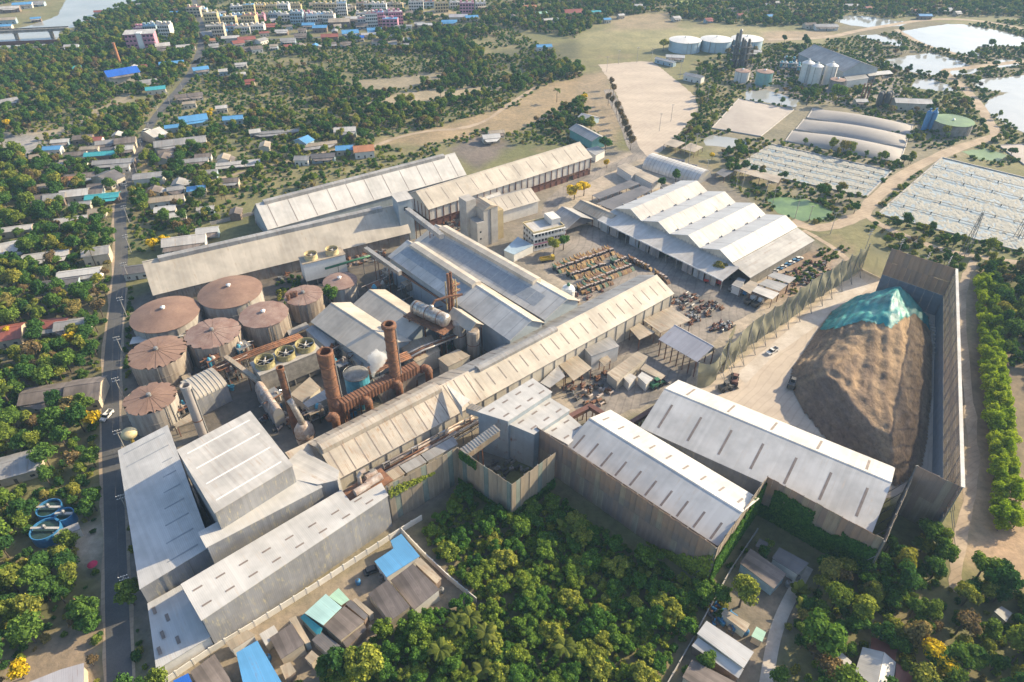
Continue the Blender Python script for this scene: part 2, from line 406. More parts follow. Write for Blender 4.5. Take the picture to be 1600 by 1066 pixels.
tracks(sand, .11, .89, 40); tracks(yardm, .09, .80, 20); tracks(dirt, .14, .85, 60)
ROAD = [(187,1090),(187,1060),(182,930),(179,800),(174,700),(172,620),(177,530),(186,450),(191,390),(187,345),(189,310),(204,270),(218,228),(236,192),(259,162),(286,132),(301,111),(311,84),(319,51),(308,20),(304,0),(300,-12)]
_, road_line = ribbon('main_road', ROAD, 6.2, asph, .05, 3.0)
ribbon('road_verge', [(206,1090),(202,930),(196,800),(189,700),(186,620),(190,530),(197,450)], 1.6, dirt, .03, 0, .4)
ribbon('road_verge', [(170,1090),(166,930),(164,800),(161,700),(160,620),(165,530),(175,450),(181,390),(178,345),(180,310),(195,270)], 2.2, dirt, .03, 0, .5)
ribbon('town_road', [(303,100),(345,72),(400,62),(520,60),(640,25),(700,12),(760,-4)], 7, asph, .05)
ribbon('dirt_road', [(1560,212),(1500,230),(1440,255),(1395,285),(1362,315),(1348,335),(1310,352),(1270,358),(1235,345)], 8, dirt, .05, 2, .6)
ribbon('dirt_road', [(1348,332),(1375,352),(1430,376),(1480,393),(1530,402),(1600,412),(1660,420)], 5, dirt, .07, 1, .4)
ribbon('dirt_road', [(1560,214),(1545,190),(1530,165),(1512,142),(1490,124),(1470,110),(1500,108),(1560,100),(1640,92)], 8, dirt, .06, 2, .6)
ribbon('dirt_road', [(1200,62),(1290,60),(1340,48),(1400,38),(1450,30),(1510,30),(1580,40),(1660,62)], 8, dirt, .06, 2, .6)
ribbon('dirt_road', [(1400,46),(1440,70),(1500,86),(1560,102)], 6, dirt, .08, 1, .5)
ribbon('dirt_track', [(1523,408),(1508,432),(1502,470),(1506,560),(1516,640),(1522,720),(1512,800),(1497,850),(1492,925)], 3.6, dirt, .05, 2, .5)
ribbon('dirt_track', [(1345,424),(1300,385),(1255,360)], 3.2, dirt, .09, 1, .4)
ribbon('concrete_lane', [(1262,885),(1240,925),(1222,960),(1208,1000),(1195,1080)], 3.4, slabc, .05, 2)
ribbon('yard_lane', [(1010,238),(965,258),(915,280),(880,300),(858,322),(862,350),(900,372)], 9, yardm, .05, 1, .3)
ribbon('dirt_track', [(950,140),(968,175),(980,205),(990,232),(1005,248)], 8, yardm, .07, 1, .3)
ribbon('dirt_track', [(575,232),(650,205),(745,200),(800,160),(840,135)], 4, dirt, .05, 1, .6)
ribbon('dirt_track', [(255,312),(330,282),(410,262),(500,240),(560,225)], 3, dirt, .05, 1, .5)
def patch(name, px, mat, z, block=True, rag=.0, seg=0, kind='structure'):
    wp = gp(px)
    if rag:
        q = []; rr = random.Random(int(px[0][0]*7+px[0][1]))
        for i, a in enumerate(wp):
            c = wp[(i+1) % len(wp)]; k = max(2, int(math.hypot(c[0]-a[0], c[1]-a[1])/(rag*3)))
            for j in range(k):
                t = j/k; q.append((a[0]+(c[0]-a[0])*t+rr.uniform(-rag, rag)*.6, a[1]+(c[1]-a[1])*t+rr.uniform(-rag, rag)*.6))
        wp2 = q
    else: wp2 = wp
    a = sum(wp2[i-1][0]*wp2[i][1]-wp2[i][0]*wp2[i-1][1] for i in range(len(wp2)))
    if a < 0: wp2 = wp2[::-1]
    if block: BLOCK.append(wp)
    o = struct(name, MB().add([(p[0], p[1], z) for p in wp2], [tuple(range(len(wp2)))]), mat)
    return o
patch('sand_lot', [(935,101),(1000,96),(1020,97),(1052,122),(1086,150),(1092,172),(1070,200),(1046,225),(1018,248),(1000,244),(990,215),(975,172),(958,135)], sand, .06, rag=1.2)
patch('yard', [(862,330),(895,352),(930,352),(962,346),(1040,383),(1131,428),(1182,450),(1197,474),(1135,512),(1095,560),(1070,600),(1010,632),(950,655),(905,650),(880,610),(930,560),(1050,480),(1052,460),(1000,430),(910,478),(885,440),(850,420),(846,360)], yardm, .04, rag=1.0)
patch('pile_yard', [(1092,600),(1136,580),(1260,487),(1345,424),(1380,442),(1466,487),(1464,735),(1400,775),(1380,780),(1085,610)], sand, .05)
apron = patch('concrete_apron', [(1150,585),(1260,492),(1340,432),(1362,448),(1290,500),(1205,560),(1165,600)], slabc, .09)
# water
wat, nt, b = nodes('pond_water')
tc = N(nt, 'ShaderNodeTexCoord'); f = noise(nt, tc.outputs['Object'], .02, 3); nt.links.new(ramp(nt, f, [(.3, (.26,.265,.25)), (.7, (.36,.355,.33))]), b.inputs['Base Color'])
b.inputs['Roughness'].default_value = .08; b.inputs['IOR'].default_value = 1.33
f = noise(nt, tc.outputs['Object'], .8, 4); bp = N(nt, 'ShaderNodeBump'); bp.inputs['Strength'].default_value = .05; bp.inputs['Distance'].default_value = .3
nt.links.new(f, bp.inputs['Height']); nt.links.new(bp.outputs[0], b.inputs['Normal'])
algae = mottled('algae_water', (.16,.26,.08), .3, .05, .5, c2=(.06,.13,.05))
milky = mottled('milky_water', (.30,.34,.33), .15, .05, .2, c2=(.23,.27,.275))
patch('river', [(-200,40),(0,48),(40,42),(90,25),(112,-20),(260,-25),(195,12),(165,22),(140,36),(95,48),(88,62),(86,72),(0,80),(-200,80)], wat, .05, rag=2)
for q in ([(1402,50),(1450,42),(1480,38),(1505,38),(1570,50),(1620,66),(1620,73),(1535,72),(1525,76),(1532,88),(1490,82),(1455,73),(1430,62),(1415,56)],
          [(1373,97),(1420,87),(1455,83),(1500,95),(1520,105),(1535,112),(1500,118),(1455,118),(1420,112)],
          [(1515,125),(1560,122),(1640,114),(1640,230),(1570,192),(1540,172),(1540,158),(1560,150),(1575,145),(1530,140)],
          [(1430,125),(1455,124),(1480,132),(1497,144),(1460,142),(1425,137)],
          [(1303,33),(1320,25),(1355,25),(1390,31),(1420,35),(1410,40),(1370,44),(1330,40)],
          [(1343,56),(1370,54),(1410,66),(1405,73),(1370,64)],
          [(1165,143),(1200,141),(1248,157),(1243,168),(1165,156)],
          [(1553,92),(1585,94),(1598,101),(1560,106)],
          [(1098,219),(1112,211),(1160,218),(1169,224),(1145,232),(1102,227)]):
    patch('pond', q, wat, .05, rag=1.5)
patch('pond', [(1502,237),(1540,232),(1575,243),(1560,252),(1530,250)], algae, .05, rag=1)
patch('algae_pond', [(1197,312),(1220,307),(1262,312),(1302,330),(1290,342),(1255,346),(1215,333)], algae, .05, rag=1)

# ------------------------------------------------------------- buildings
def frame(p0, p1, p2, z):
    a, b_, c = Vector(G(*p0, z)), Vector(G(*p1, z)), Vector(G(*p2, z))
    u = (b_-a).normalized(); n = Vector((-u.y, u.x)); W = (c-a).dot(n); L = (b_-a).length; fl = False
    if W < 0: a, u, n, W, fl = b_, -u, -n, -W, True
    return (a.x, a.y, 0.0), math.atan2(u.y, u.x), L, W, fl
def footprint(loc, rz, L, W, m=1.5):
    ca, sa = math.cos(rz), math.sin(rz)
    BLOCK.append([(loc[0]+x*ca-y*sa, loc[1]+x*sa+y*ca) for x, y in ((-m,-m),(L+m,-m),(L+m,W+m),(-m,W+m))])
def strips(roofobj, pts, n, f0, f1, wd, mat, name='skylight_strip', x0=.0, x1=1.0, lift=.05):
    """n strips laid up a roof plane; pts = eave-start, eave-end, ridge-end, ridge-start"""
    e0, e1, r1, r0 = [Vector(p) for p in pts]; nrm = (e1-e0).cross(r0-e0).normalized()
    if nrm.z < 0: nrm = -nrm
    L = (e1-e0).length
    for i in range(n):
        t = x0 + (x1-x0)*(i+.5)/n; h = wd/2/L
        q = []
        for tt, f in ((t-h, f0), (t+h, f0), (t+h, f1), (t-h, f1)):
            a = e0.lerp(e1, tt); c = r0.lerp(r1, tt); q.append(a.lerp(c, f) + nrm*lift)
        if (q[1]-q[0]).cross(q[2]-q[0]).z < 0: q = q[::-1]
        part(name, MB().slab([tuple(p) for p in q], .04), mat, roofobj)
def gable(name, label, cat, p0, p1, p2, ze, zr, t=.5, wall=wallm, roof=cream, roof2=None, ov=.6, sk=None, sk2=None, skm=None, vent=None, cols=0, colm=None, open_=False, wz=0, posts=0, doors=0, group=None, zf=None, lap=0, block=True):
    loc, rz, L, W, fl = frame(p0, p1, p2, ze)
    if fl: t = t   # t is measured from the p0-p1 edge
    yr = W*(t if True else 1-t); zf = ze if zf is None else zf
    o = thing(name, label, cat, loc, rz, group)
    if block: footprint(loc, rz, L, W)
    w_ = MB(); i = .25
    if open_:
        w_ = None
        if wz:
            for (x0, y0, x1, y1) in ((i,i,L-i,i+.25),(i,W-i-.25,L-i,W-i),(i,i+.25,i+.25,W-i-.25),(L-i-.25,i+.25,L-i,W-i-.25)):
                part('wall', MB().box(x0,y0,0,x1,y1,wz), wall, o)
        # gable infill
        for x in (i, L-i-.2):
            part('gable_panel', MB().slab([(x,i,ze-.3),(x+.2,i,ze-.3),(x+.2,W-i,zf-.3),(x,W-i,zf-.3)], .8).add([(x,i,ze-.3),(x,yr,zr-.3),(x,W-i,zf-.3),(x+.2,i,ze-.3),(x+.2,yr,zr-.3),(x+.2,W-i,zf-.3)], [(0,2,1),(3,4,5),(0,1,4,3),(1,2,5,4)]), wall, o)
        k = posts or max(2, int(L/6))
        for s_ in range(k+1):
            for y in (i, W-i):
                x = i + (L-2*i)*s_/k
                part('post', MB().rbox(x, y, 0, .35, .35, (ze if y == i else zf)-.2), colm or brownp, o)
    else:
        w_.add([(i,i,0),(L-i,i,0),(L-i,W-i,0),(i,W-i,0),(i,i,ze-.15),(L-i,i,ze-.15),(L-i,W-i,zf-.15),(i,W-i,zf-.15),(i,yr,zr-.2),(L-i,yr,zr-.2)],
            [(0,1,5,4),(2,3,7,6),(1,2,6,9,5),(3,0,4,8,7)])
        part('wall', w_, wall, o)
    sl = []
    for k, (ya, za, yb, zb) in enumerate(((0, ze, yr, zr), (W, zf, yr, zr))):
        dz = (zb-za)/((yb-ya) or 1); sgn = -1 if k == 0 else 1
        ye = ya + sgn*ov; zee = za + dz*sgn*ov
        q = [(-ov,ye,zee),(L+ov,ye,zee),(L+ov,yb,zb),(-ov,yb,zb)]
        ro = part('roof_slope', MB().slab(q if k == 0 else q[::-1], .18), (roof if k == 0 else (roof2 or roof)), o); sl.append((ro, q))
    part('ridge_cap', MB().add([(-ov,yr-.45,zr-.06),(L+ov,yr-.45,zr-.06),(L+ov,yr,zr+.14),(-ov,yr,zr+.14),(L+ov,yr+.45,zr-.06),(-ov,yr+.45,zr-.06)], [(0,1,2,3),(3,2,4,5)]), roof, o)
    for s_, (ro, q) in ((sk, sl[0]), (sk2, sl[1])):
        if s_: strips(ro, q, s_[0], s_[1], s_[2], s_[3], skm or skyl, x0=s_[4] if len(s_) > 4 else 0, x1=s_[5] if len(s_) > 5 else 1)
    if lap:
        for ro, q in sl: strips(ro, q, lap, .02, .98, .22, greyr, 'lap_joint', lift=.04)
    if vent:
        x0, x1, wd, h = vent[0]*L, vent[1]*L, vent[2], vent[3]; d = (zr-ze)/max(yr, 1)
        mb = MB(); mb.add([(x0,yr-wd/2,zr-wd*d),(x1,yr-wd/2,zr-wd*d),(x1,yr-wd/2,zr+h-wd*.12),(x0,yr-wd/2,zr+h-wd*.12),(x0,yr,zr+h),(x1,yr,zr+h),(x0,yr+wd/2,zr-wd*d),(x1,yr+wd/2,zr-wd*d),(x1,yr+wd/2,zr+h-wd*.12),(x0,yr+wd/2,zr+h-wd*.12)],
            [(0,1,2,3),(3,2,5,4),(4,5,8,9),(9,8,7,6),(0,3,4,9,6),(1,7,8,5,2)])
        part('ridge_vent', mb, vent[4] if len(vent) > 4 else (roof2 or roof), o)
    if cols:
        for s_ in range(cols+1):
            x = i + (L-2*i)*s_/cols
            for y, zz in ((i-.12, ze), (W-i+.12, zf)): part('column', MB().rbox(x, y, 0, .35, .22, zz-.3), colm or steel, o)
    for s_ in range(doors):
        x = L*(s_+.5)/doors; part('roller_door', MB().box(x-2.2, i-.08, 0, x+2.2, i-.02, min(4.5, ze-1)), dsteel, o)
    o['_f'] = [L, W]
    return o
def shed(name, label, cat, pts, zs, zb=0.0, wall=wallm, roof=white, th=.2, grid=None, skm=None, group=None, posts=False, wz=None, laps=0, block=True, ov=.0, cols=0, walls=True):
    """flat or single-pitch roof over a polygon plan; pts picture points of the roof corners at heights zs"""
    zs = zs if isinstance(zs, (list, tuple)) else [zs]*len(pts)
    wp = [Vector((*G(p[0], p[1], z), z)) for p, z in zip(pts, zs)]
    ar = sum(wp[i-1].x*wp[i].y-wp[i].x*wp[i-1].y for i in range(len(wp)))
    if ar < 0: wp = [wp[1], wp[0]] + wp[:1:-1]
    u = (wp[1]-wp[0]); rz = math.atan2(u.y, u.x); ca, sa = math.cos(-rz), math.sin(-rz)
    lp = [((p.x-wp[0].x)*ca-(p.y-wp[0].y)*sa, (p.x-wp[0].x)*sa+(p.y-wp[0].y)*ca, p.z) for p in wp]
    o = thing(name, label, cat, (wp[0].x, wp[0].y, zb), rz, group)
    lp = [(x, y, z-zb) for x, y, z in lp]
    if block: BLOCK.append([(p.x, p.y) for p in wp])
    cx = sum(p[0] for p in lp)/len(lp); cy = sum(p[1] for p in lp)/len(lp)
    n = len(lp); ins = []
    for x, y, z in lp:
        d = math.hypot(x-cx, y-cy) or 1; k = 1-.35/d; ins.append((cx+(x-cx)*k, cy+(y-cy)*k, z))
    if posts:
        for i in range(n):
            a, b_ = ins[i], ins[(i+1) % n]; k = max(1, int(math.hypot(b_[0]-a[0], b_[1]-a[1])/5))
            for j in range(k):
                t = j/k; part('post', MB().rbox(a[0]+(b_[0]-a[0])*t, a[1]+(b_[1]-a[1])*t, 0, .25, .25, a[2]+(b_[2]-a[2])*t-th), brownp, o)
    elif walls:
        mb = MB(); mb.add([(p[0],p[1],0) for p in ins] + [(p[0],p[1],p[2]-th+.02) for p in ins], [(i, (i+1) % n, n+(i+1) % n, n+i) for i in range(n)]); part('wall', mb, wall, o)
    if cols and not posts:
        for i in range(n):
            a, b_ = lp[i], lp[(i+1) % n]; d = math.hypot(b_[0]-a[0], b_[1]-a[1]); k = max(1, int(d/cols))
            if d < 4: continue
            for j in range(1, k):
                t = j/k; x = a[0]+(b_[0]-a[0])*t; y = a[1]+(b_[1]-a[1])*t
                part('downpipe', MB().rbox(x, y, 0, .22, .22, a[2]+(b_[2]-a[2])*t-th), steel, o)
    ro = part('roof', MB().slab(lp, th), roof, o)
    if grid and n >= 3:
        nu, nv, lu, wv, m = grid   # strips along first edge direction
        A, B_, D = Vector(lp[0]), Vector(lp[1]), Vector(lp[-1])
        U = (B_-A); V = (D-A); Cc = Vector(lp[2]) if n == 4 else A+U+V
        nr = U.cross(V).normalized()
        for i in range(nu):
            for j in range(nv):
                s_, t = (i+.5)/nu, (j+.5)/nv
                c = A.lerp(B_, s_).lerp(D.lerp(Cc, s_), t) + nr*.05
                uu, vv = U.normalized(), V.normalized()
                q = [c-uu*lu/2-vv*wv/2, c+uu*lu/2-vv*wv/2, c+uu*lu/2+vv*wv/2, c-uu*lu/2+vv*wv/2]
                part('skylight_strip', MB().slab([tuple(p) for p in q], .04), skm or m, ro)
    return o

# --- front left complex
shed('low_side_shed', 'long blue-grey metal shed with sloping roof directly beside the asphalt road', 'warehouse', [(184,704),(262,664),(330,853),(218,921)], [11.5,13.5,13.5,11.5], wall=wallm, roof=white, grid=(1,9,14,.5,skylb), cols=6)
shed('tall_square_shed', 'tallest cream-roofed square metal shed rising over the blue-grey roadside shed', 'warehouse', [(276,703),(391,642),(458,727),(335,802)], 25.0, wall=wallm, roof=whiteb, grid=(1,4,21,.55,whitep))
shed('narrow_step_roof', 'narrow stepped white roof between the tall square shed and the front shed', 'warehouse', [(309,832),(487,735),(504,761),(322,856)], [17.5,17.5,17,17], wall=wallm, roof=white)
shed('front_shed', 'long white-roofed shed with brown skylights facing the small houses', 'warehouse', [(282,913),(533,765),(547,783),(596,754),(607,774),(314.5,970)], [14.6]*6, wall=wallm, roof=white)
shed('corner_low_shed', 'low white flat shed with short brown skylights at the road corner', 'warehouse', [(230,943),(282,914),(329,995),(244,1047)], [5.5,6,6,5], wall=plaster, roof=white)
def px_strips(objname, cs, z, du, mat=skyl, w_=.55):
    """short skylight strips given by picture centres"""
    o = next(x for x in bpy.data.objects if x.name == objname); ro = next(c for c in o.children if c.name.startswith('roof'))
    ca, sa = math.cos(-o.rotation_euler[2]), math.sin(-o.rotation_euler[2])
    for (cx, cy, ang) in cs:
        x, y = G(cx, cy, z); x -= o.location.x; y -= o.location.y
        part('skylight_strip', MB().rbox(x*ca-y*sa, x*sa+y*ca, z-o.location.z, du, w_, .05, R(ang)), mat, ro)
cs = []
for i in range(8):
    t = (i+.5)/8
    for f in (.28, .72):
        a = (282+(566-282)*t, 913+(770-913)*t); b_ = (314+(607-314)*t, 970+(774-970)*t)
        cs.append((a[0]+(b_[0]-a[0])*f, a[1]+(b_[1]-a[1])*f, 0))
px_strips('front_shed', cs, 14.62, 2.6)
px_strips('corner_low_shed', [(241,954,90),(264,940,90),(261.5,965,90),(289,949,90),(254,992,90),(285.5,973,90),(306.5,983,90),(278,1000,90),(249,1017,90)], 5.62, 2.6, w_=.9)
# --- central long mill hall, running away to the right
A0 = [(530,745),(1051,458),(1001,431)]
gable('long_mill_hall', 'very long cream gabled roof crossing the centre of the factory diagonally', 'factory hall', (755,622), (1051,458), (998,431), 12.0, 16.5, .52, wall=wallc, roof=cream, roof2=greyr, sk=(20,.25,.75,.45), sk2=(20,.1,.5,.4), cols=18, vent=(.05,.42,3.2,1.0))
gable('boiler_hall', 'rust-streaked cream gabled roof running along the row of chimneys', 'factory hall', (528,746), (757,621), (682,590), 13.0, 18.5, .5, wall=wallc, roof=creamr, roof2=creamr, sk=(13,.02,.98,.35), sk2=(13,.02,.98,.35), vent=(.0,.78,4.5,1.3,creamr), cols=10)
shed('boiler_hall_annex', 'grey flat-roofed annex at the near end of the rust-streaked boiler hall', 'annex', [(425,742),(470,702),(530,735),(528,750),(497,757)], [17.5]*5, wall=wallm, roof=whiteb)
shed('boiler_hall_wing', 'beige lean-to roof joining the boiler hall with the tall square shed', 'annex', [(445,707),(500,682),(545,712),(475,745)], [13.5]*4, wall=wallm, roof=creamr)
# --- twin process halls
halls = sheet('roof_hall_grey', (.55,.525,.485), .25, (.40,.34,.28), grime=.3)
gable('process_hall', 'process hall with pale ridge and sunken blue-grey roof, nearer of the twin halls', 'factory hall', (608,400), (797,530), (650,377), 15.5, 19.8, .62, wall=wallb, roof=halls, roof2=cream, sk=(9,.40,.80,5.5,.04,.60), skm=skylb, vent=(.06,.60,5,1.4,cream), lap=12)
gable('process_hall', 'process hall beside the concrete tower, farther of the twin halls', 'factory hall', (650,376), (851,498), (706,358), 15.5, 19.8, .62, wall=wallb, roof=halls, roof2=cream, sk=(13,.22,.72,5.6,.08,.90), skm=skylb, vent=(.06,.80,5,1.6,cream), lap=12)
# --- big storage sheds at the back
gable('sugar_store', 'long beige warehouse with a steep unbroken roof behind the rust-topped tanks', 'warehouse', (240,459), (640,362), (231.5,422), 7.0, 18.0, .5, wall=wallr, roof=cream, vent=(.05,.92,3.2,1.0,greyr), cols=22, colm=concd)
gable('far_store', 'white warehouse with dark roof joints, farthest of the long stores', 'warehouse', (419,357), (727,272), (395,330.2), 8.0, 17.5, .5, wall=wallb, roof=white, vent=(.03,.94,3.2,1.0,greyr), sk=(11,.03,.92,.35))
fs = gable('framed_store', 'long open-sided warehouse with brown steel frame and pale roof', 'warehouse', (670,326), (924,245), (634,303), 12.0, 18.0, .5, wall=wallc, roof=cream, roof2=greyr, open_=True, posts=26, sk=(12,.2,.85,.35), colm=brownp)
L, W = fs['_f']
for k, (z0, z1, m) in enumerate(((.0, 3.2, brownp), (4.6, 11.2, whiteb))):
    n = 26
    for i in range(n):
        x0 = .4+(L-.8)*i/n+.2; x1 = .4+(L-.8)*(i+1)/n-.2
        if k == 0 and i % 9 == 4: continue
        part('side_panel', MB().box(x0, .36, z0, x1, .46, z1), m, fs)
        part('side_panel', MB().box(x0, W-.46, z0, x1, W-.36, z1), m, fs)
    for j in range(6):
        y0 = .4+(W-.8)*j/6+.2; y1 = .4+(W-.8)*(j+1)/6-.2
        for x in (.3, L-.4): part('side_panel', MB().box(x, y0, z0, x+.1, y1, z1), m, fs)
for z in (3.4, 4.4, 11.4): part('frame_rail', MB().box(.2, .05, z, L-.2, .2, z+.3), brownp, fs)
for j in range(7): part('gable_post', MB().rbox(.12, .4+(W-.8)*j/6, 0, .25, .35, 12), brownp, fs)
# --- four-bay warehouse on the right
def warehouse():
    pk = [(962,325),(990.5,325.5),(1004.7,343),(1028,344.5),(1048,363),(1074,364),(1095.6,384),(1122,387),(1146,410)]
    ze, zr = 9.5, 13.3
    a = Vector(G(*pk[0], ze)); e = Vector(G(*pk[-1], ze)); u = (e-a).normalized(); L = (e-a).length
    far = Vector(G(1249,357, ze)); n = Vector((-u.y, u.x)); D = (far-a).dot(n)
    o = thing('four_bay_warehouse', 'wide four-bay warehouse with white saw-edge gables beside the paved yard', 'warehouse', (a.x, a.y, 0), math.atan2(u.y, u.x))
    footprint((a.x, a.y, 0), math.atan2(u.y, u.x), L+14, D)
    if D < 0: raise ValueError('warehouse depth')
    bw = L/4
    for k in range(4):
        x0, x1, xm = k*bw, (k+1)*bw, k*bw+bw*.58
        for yy in (0, D):
            f_ = [(0,1,2,3,4)] if yy == 0 else [(4,3,2,1,0)]
            part('gable_wall', MB().add([(x0,yy,0),(x1,yy,0),(x1,yy,ze),(xm,yy,zr-.2),(x0,yy,ze)], f_), wallc, o)
        for q, m in (([(x0,-.8,ze),(xm,-.8,zr),(xm,D+.8,zr),(x0,D+.8,ze)], greyrl), ([(xm,-.8,zr),(x1,-.8,ze),(x1,D+.8,ze),(xm,D+.8,zr)], whitel)):
            ro = part('roof_slope', MB().slab(q, .2), m, o)
            e0, e1 = Vector(q[0]), Vector(q[3]); r0, r1 = Vector(q[1]), Vector(q[2])
            strips(ro, (tuple(e0), tuple(e1), tuple(r1), tuple(r0)), 3, .01, .99, .25, greyr, 'lap_joint', lift=.03)
        for j in range(5): part('roof_ventilator', MB().lathe([(.35,0),(.35,.5),(.6,.5),(.6,.8),(.1,1.1)], 8, (x0+.3, D*(j+.5)/5, ze-.1)), steel, o)
        part('gable_trim', MB().slab([(x0,-.95,ze+.1),(xm,-.95,zr+.12),(xm,-.8,zr+.12),(x0,-.8,ze+.1)], .3).slab([(xm,-.95,zr+.12),(x1,-.95,ze+.1),(x1,-.8,ze+.1),(xm,-.8,zr+.12)], .3), whitep, o)
        for j in range(9): part('wall_rib', MB().box(x0+bw*(j+.5)/9-.12, -.14, 0, x0+bw*(j+.5)/9+.12, -.02, ze), wallm, o)
    part('wall', MB().add([(0,0,0),(0,D,0),(0,D,ze),(0,0,ze)], [(0,3,2,1)]), wallc, o)
    # right lean-to
    part('lean_to_roof', MB().slab([(L,-.8,ze-.4),(L+11,-.8,6),(L+11,D+.8,6),(L,D+.8,ze-.4)], .2), greyr, o)
    part('lean_to_wall', MB().add([(L,0,0),(L+10.6,0,0),(L+10.6,D,0),(L,D,0),(L,0,ze-.7),(L+10.6,0,5.8),(L+10.6,D,5.8),(L,D,ze-.7)], [(1,2,6,5),(2,3,7,6)]), concd, o)
    # front canopy with roller doors
    cd_ = 13.0
    part('canopy_roof', MB().slab([(-1,-cd_,6.2),(L+4,-cd_,6.2),(L+4,-.1,8.6),(-1,-.1,8.6)], .22), whiteb, o)
    part('canopy_fascia', MB().box(-1,-cd_-.25,5.6,L+4,-cd_-.02,6.25), whitep, o)
    for j in range(13): part('post', MB().rbox(-.6+(L+4)*j/12, -cd_+.5, 0, .35, .35, 6.0), steel, o)
    for j in range(11):
        if j in (2, 6, 7): continue
        x = L*(j+.5)/11; part('roller_door', MB().box(x-3.1, -cd_+1.2, 0, x+3.1, -cd_+1.35, 5.2), wallm if j % 3 else wallb, o)
    part('inner_wall', MB().box(0,-.4,0,L,-.2,8), wallm, o)
greyrl = sheet('roof_light_grey', (.50,.50,.50), .06, axis=1, grime=.16); whitel = sheet('roof_white_far', (.46,.44,.415), .18, axis=1, grime=.22)
warehouse()
# --- white sheds in the lower right
gable('white_shed', 'white gabled shed with grey strips, nearer of the two behind the tall brown screen', 'warehouse', (888,695), (1121,849), (961,646), 14.0, 18.0, .5, wall=wallm, roof=white, sk=(10,.05,.52,.7), sk2=(9,.42,.72,.7))
gable('white_shed', 'white gabled shed with sparse grey strips beside the brown heap', 'warehouse', (1004,667), (1361,828), (1076,601), 12.0, 17.0, .58, wall=wallm, roof=white, sk=(7,.15,.72,.8), sk2=(5,.2,.85,.8))
shed('step_shed', 'highest of three stepped white roofs with short brown skylights', 'annex', [(745.6,643.5),(832,591),(863,612.5),(793.5,658.5)], [19.0]*4, wall=wallb, roof=white, grid=(4,2,2.6,.7,skyl))
shed('step_shed', 'middle one of three stepped white roofs with short brown skylights', 'annex', [(793.5,662),(857,620),(891,640.6),(834,679)], [16.8]*4, wall=wallb, roof=white, grid=(3,2,2.6,.7,skyl))
shed('step_shed', 'lowest of three stepped white roofs with short brown skylights', 'annex', [(846,672),(888,647),(914.5,670),(888,695)], [14.8]*4, wall=wallb, roof=white, grid=(2,2,2.4,.7,skyl))

# ------------------------------------------------------------- tall screens round the lower yards
scr = [mottled('screen_tan', (.48,.39,.285), .35, .5, .85, c2=(.28,.22,.165), sc3=(1,1,.10)), mottled('screen_grey', (.44,.37,.285), .35, .5, .85, c2=(.25,.205,.165), sc3=(1,1,.10)), mottled('screen_pale', (.52,.43,.325), .3, .5, .85, c2=(.30,.245,.19), sc3=(1,1,.10))]
scrt = mottled('screen_teal_net', (.25,.28,.24), .4, .8, .9, c2=(.15,.18,.155), sc3=(1,1,.2))
brd = [mottled('board_brown', (.43,.30,.225), .35, .6, .9, c2=(.27,.185,.145), sc3=(1,1,.1)), mottled('board_red_brown', (.47,.32,.235), .35, .6, .9, c2=(.29,.19,.145), sc3=(1,1,.1)), mottled('board_grey', (.34,.26,.22), .3, .6, .9, c2=(.23,.175,.15), sc3=(1,1,.1))]
for m in scr+brd:
    nt = m.node_tree; b = nt.nodes['Principled BSDF']; tl = N(nt, 'ShaderNodeBsdfTranslucent'); tl.inputs[0].default_value = (.42,.35,.25,1); mx = N(nt, 'ShaderNodeMixShader'); mx.inputs[0].default_value = .22
    nt.links.new(b.outputs[0], mx.inputs[1]); nt.links.new(tl.outputs[0], mx.inputs[2]); nt.links.new(mx.outputs[0], nt.nodes['Material Output'].inputs[0])
lowp = mottled('wall_lower_blue_grey', (.20,.22,.25), .2, .3, .8)
ivys = []      # (origin, u, length, z0, z1, side) faces that carry climbers
def screen(label, p0, p1, z, pw=2.0, mats=scr, tealn=0, tiers=1, low=0.0, posts=True, zb=0.0, name='screen_wall', back=1, group=None):
    a = Vector(G(*p0, z)); b_ = Vector(G(*p1, z)); u = b_-a; L = u.length; rz = math.atan2(u.y, u.x)
    o = thing(name, label, 'screen', (a.x, a.y, zb), rz, group)
    BLOCK.append([(a.x-1, a.y-1), (b_.x+1, b_.y-1), (b_.x+1, b_.y+1), (a.x-1, a.y+1)])
    n = max(1, round(L/pw)); w_ = L/n; rr = random.Random(int(p0[0]*3+p0[1])); H = z-zb
    cache = {}
    for i in range(n):
        for t in range(tiers):
            z0 = low+(H-low)*t/tiers; z1 = low+(H-low)*(t+1)/tiers
            m = rr.choice(mats)
            if tealn and i % tealn == 1: m = scrt
            key = (t, m.name)
            if key not in cache: cache[key] = MB().box(0.02, -.06, z0+.02, w_-.02, .06, z1-.02).mesh('screen_panel', m)
            q = link('screen_panel', cache[key], o, (i*w_, rr.uniform(-.08, .08), rr.uniform(-.25, .1) if t == tiers-1 else 0)); q.rotation_euler = (0, 0, R(rr.uniform(-.8, .8)))
    if low:
        for i in range(max(1, round(L/4))):
            k = max(1, round(L/4)); part('lower_panel', MB().box(i*L/k+.02, -.1, 0, (i+1)*L/k-.02, .1, low-.03), lowp, o)
    if posts:
        for i in range(0, n+1, 3):
            part('post', MB().rbox(i*w_, back*.35, 0, .3, .3, H-.2), steel, o)
            part('brace', MB().tube((i*w_, back*.5, H*.6), (i*w_, back*(H*.28), .1), .12, n=5), steel, o)
        for f in (.25, .55, .85): part('rail', MB().box(0, back*.15, H*f, L, back*.15+.12, H*f+.15), steel, o)
    return o, a, u.normalized(), L
ZS = 17.0
screen('tall teal-striped sheet screen running from the front shed towards the sheet-walled pit', (605,760), (714.5,699), ZS, tealn=5)
screen('stained sheet screen on the left side of the dark walled pit', (714.5,699), (799,757), ZS, tealn=5)
screen('sunlit sheet screen on the right side of the dark walled pit', (799,757), (868,706.5), ZS, tealn=5)
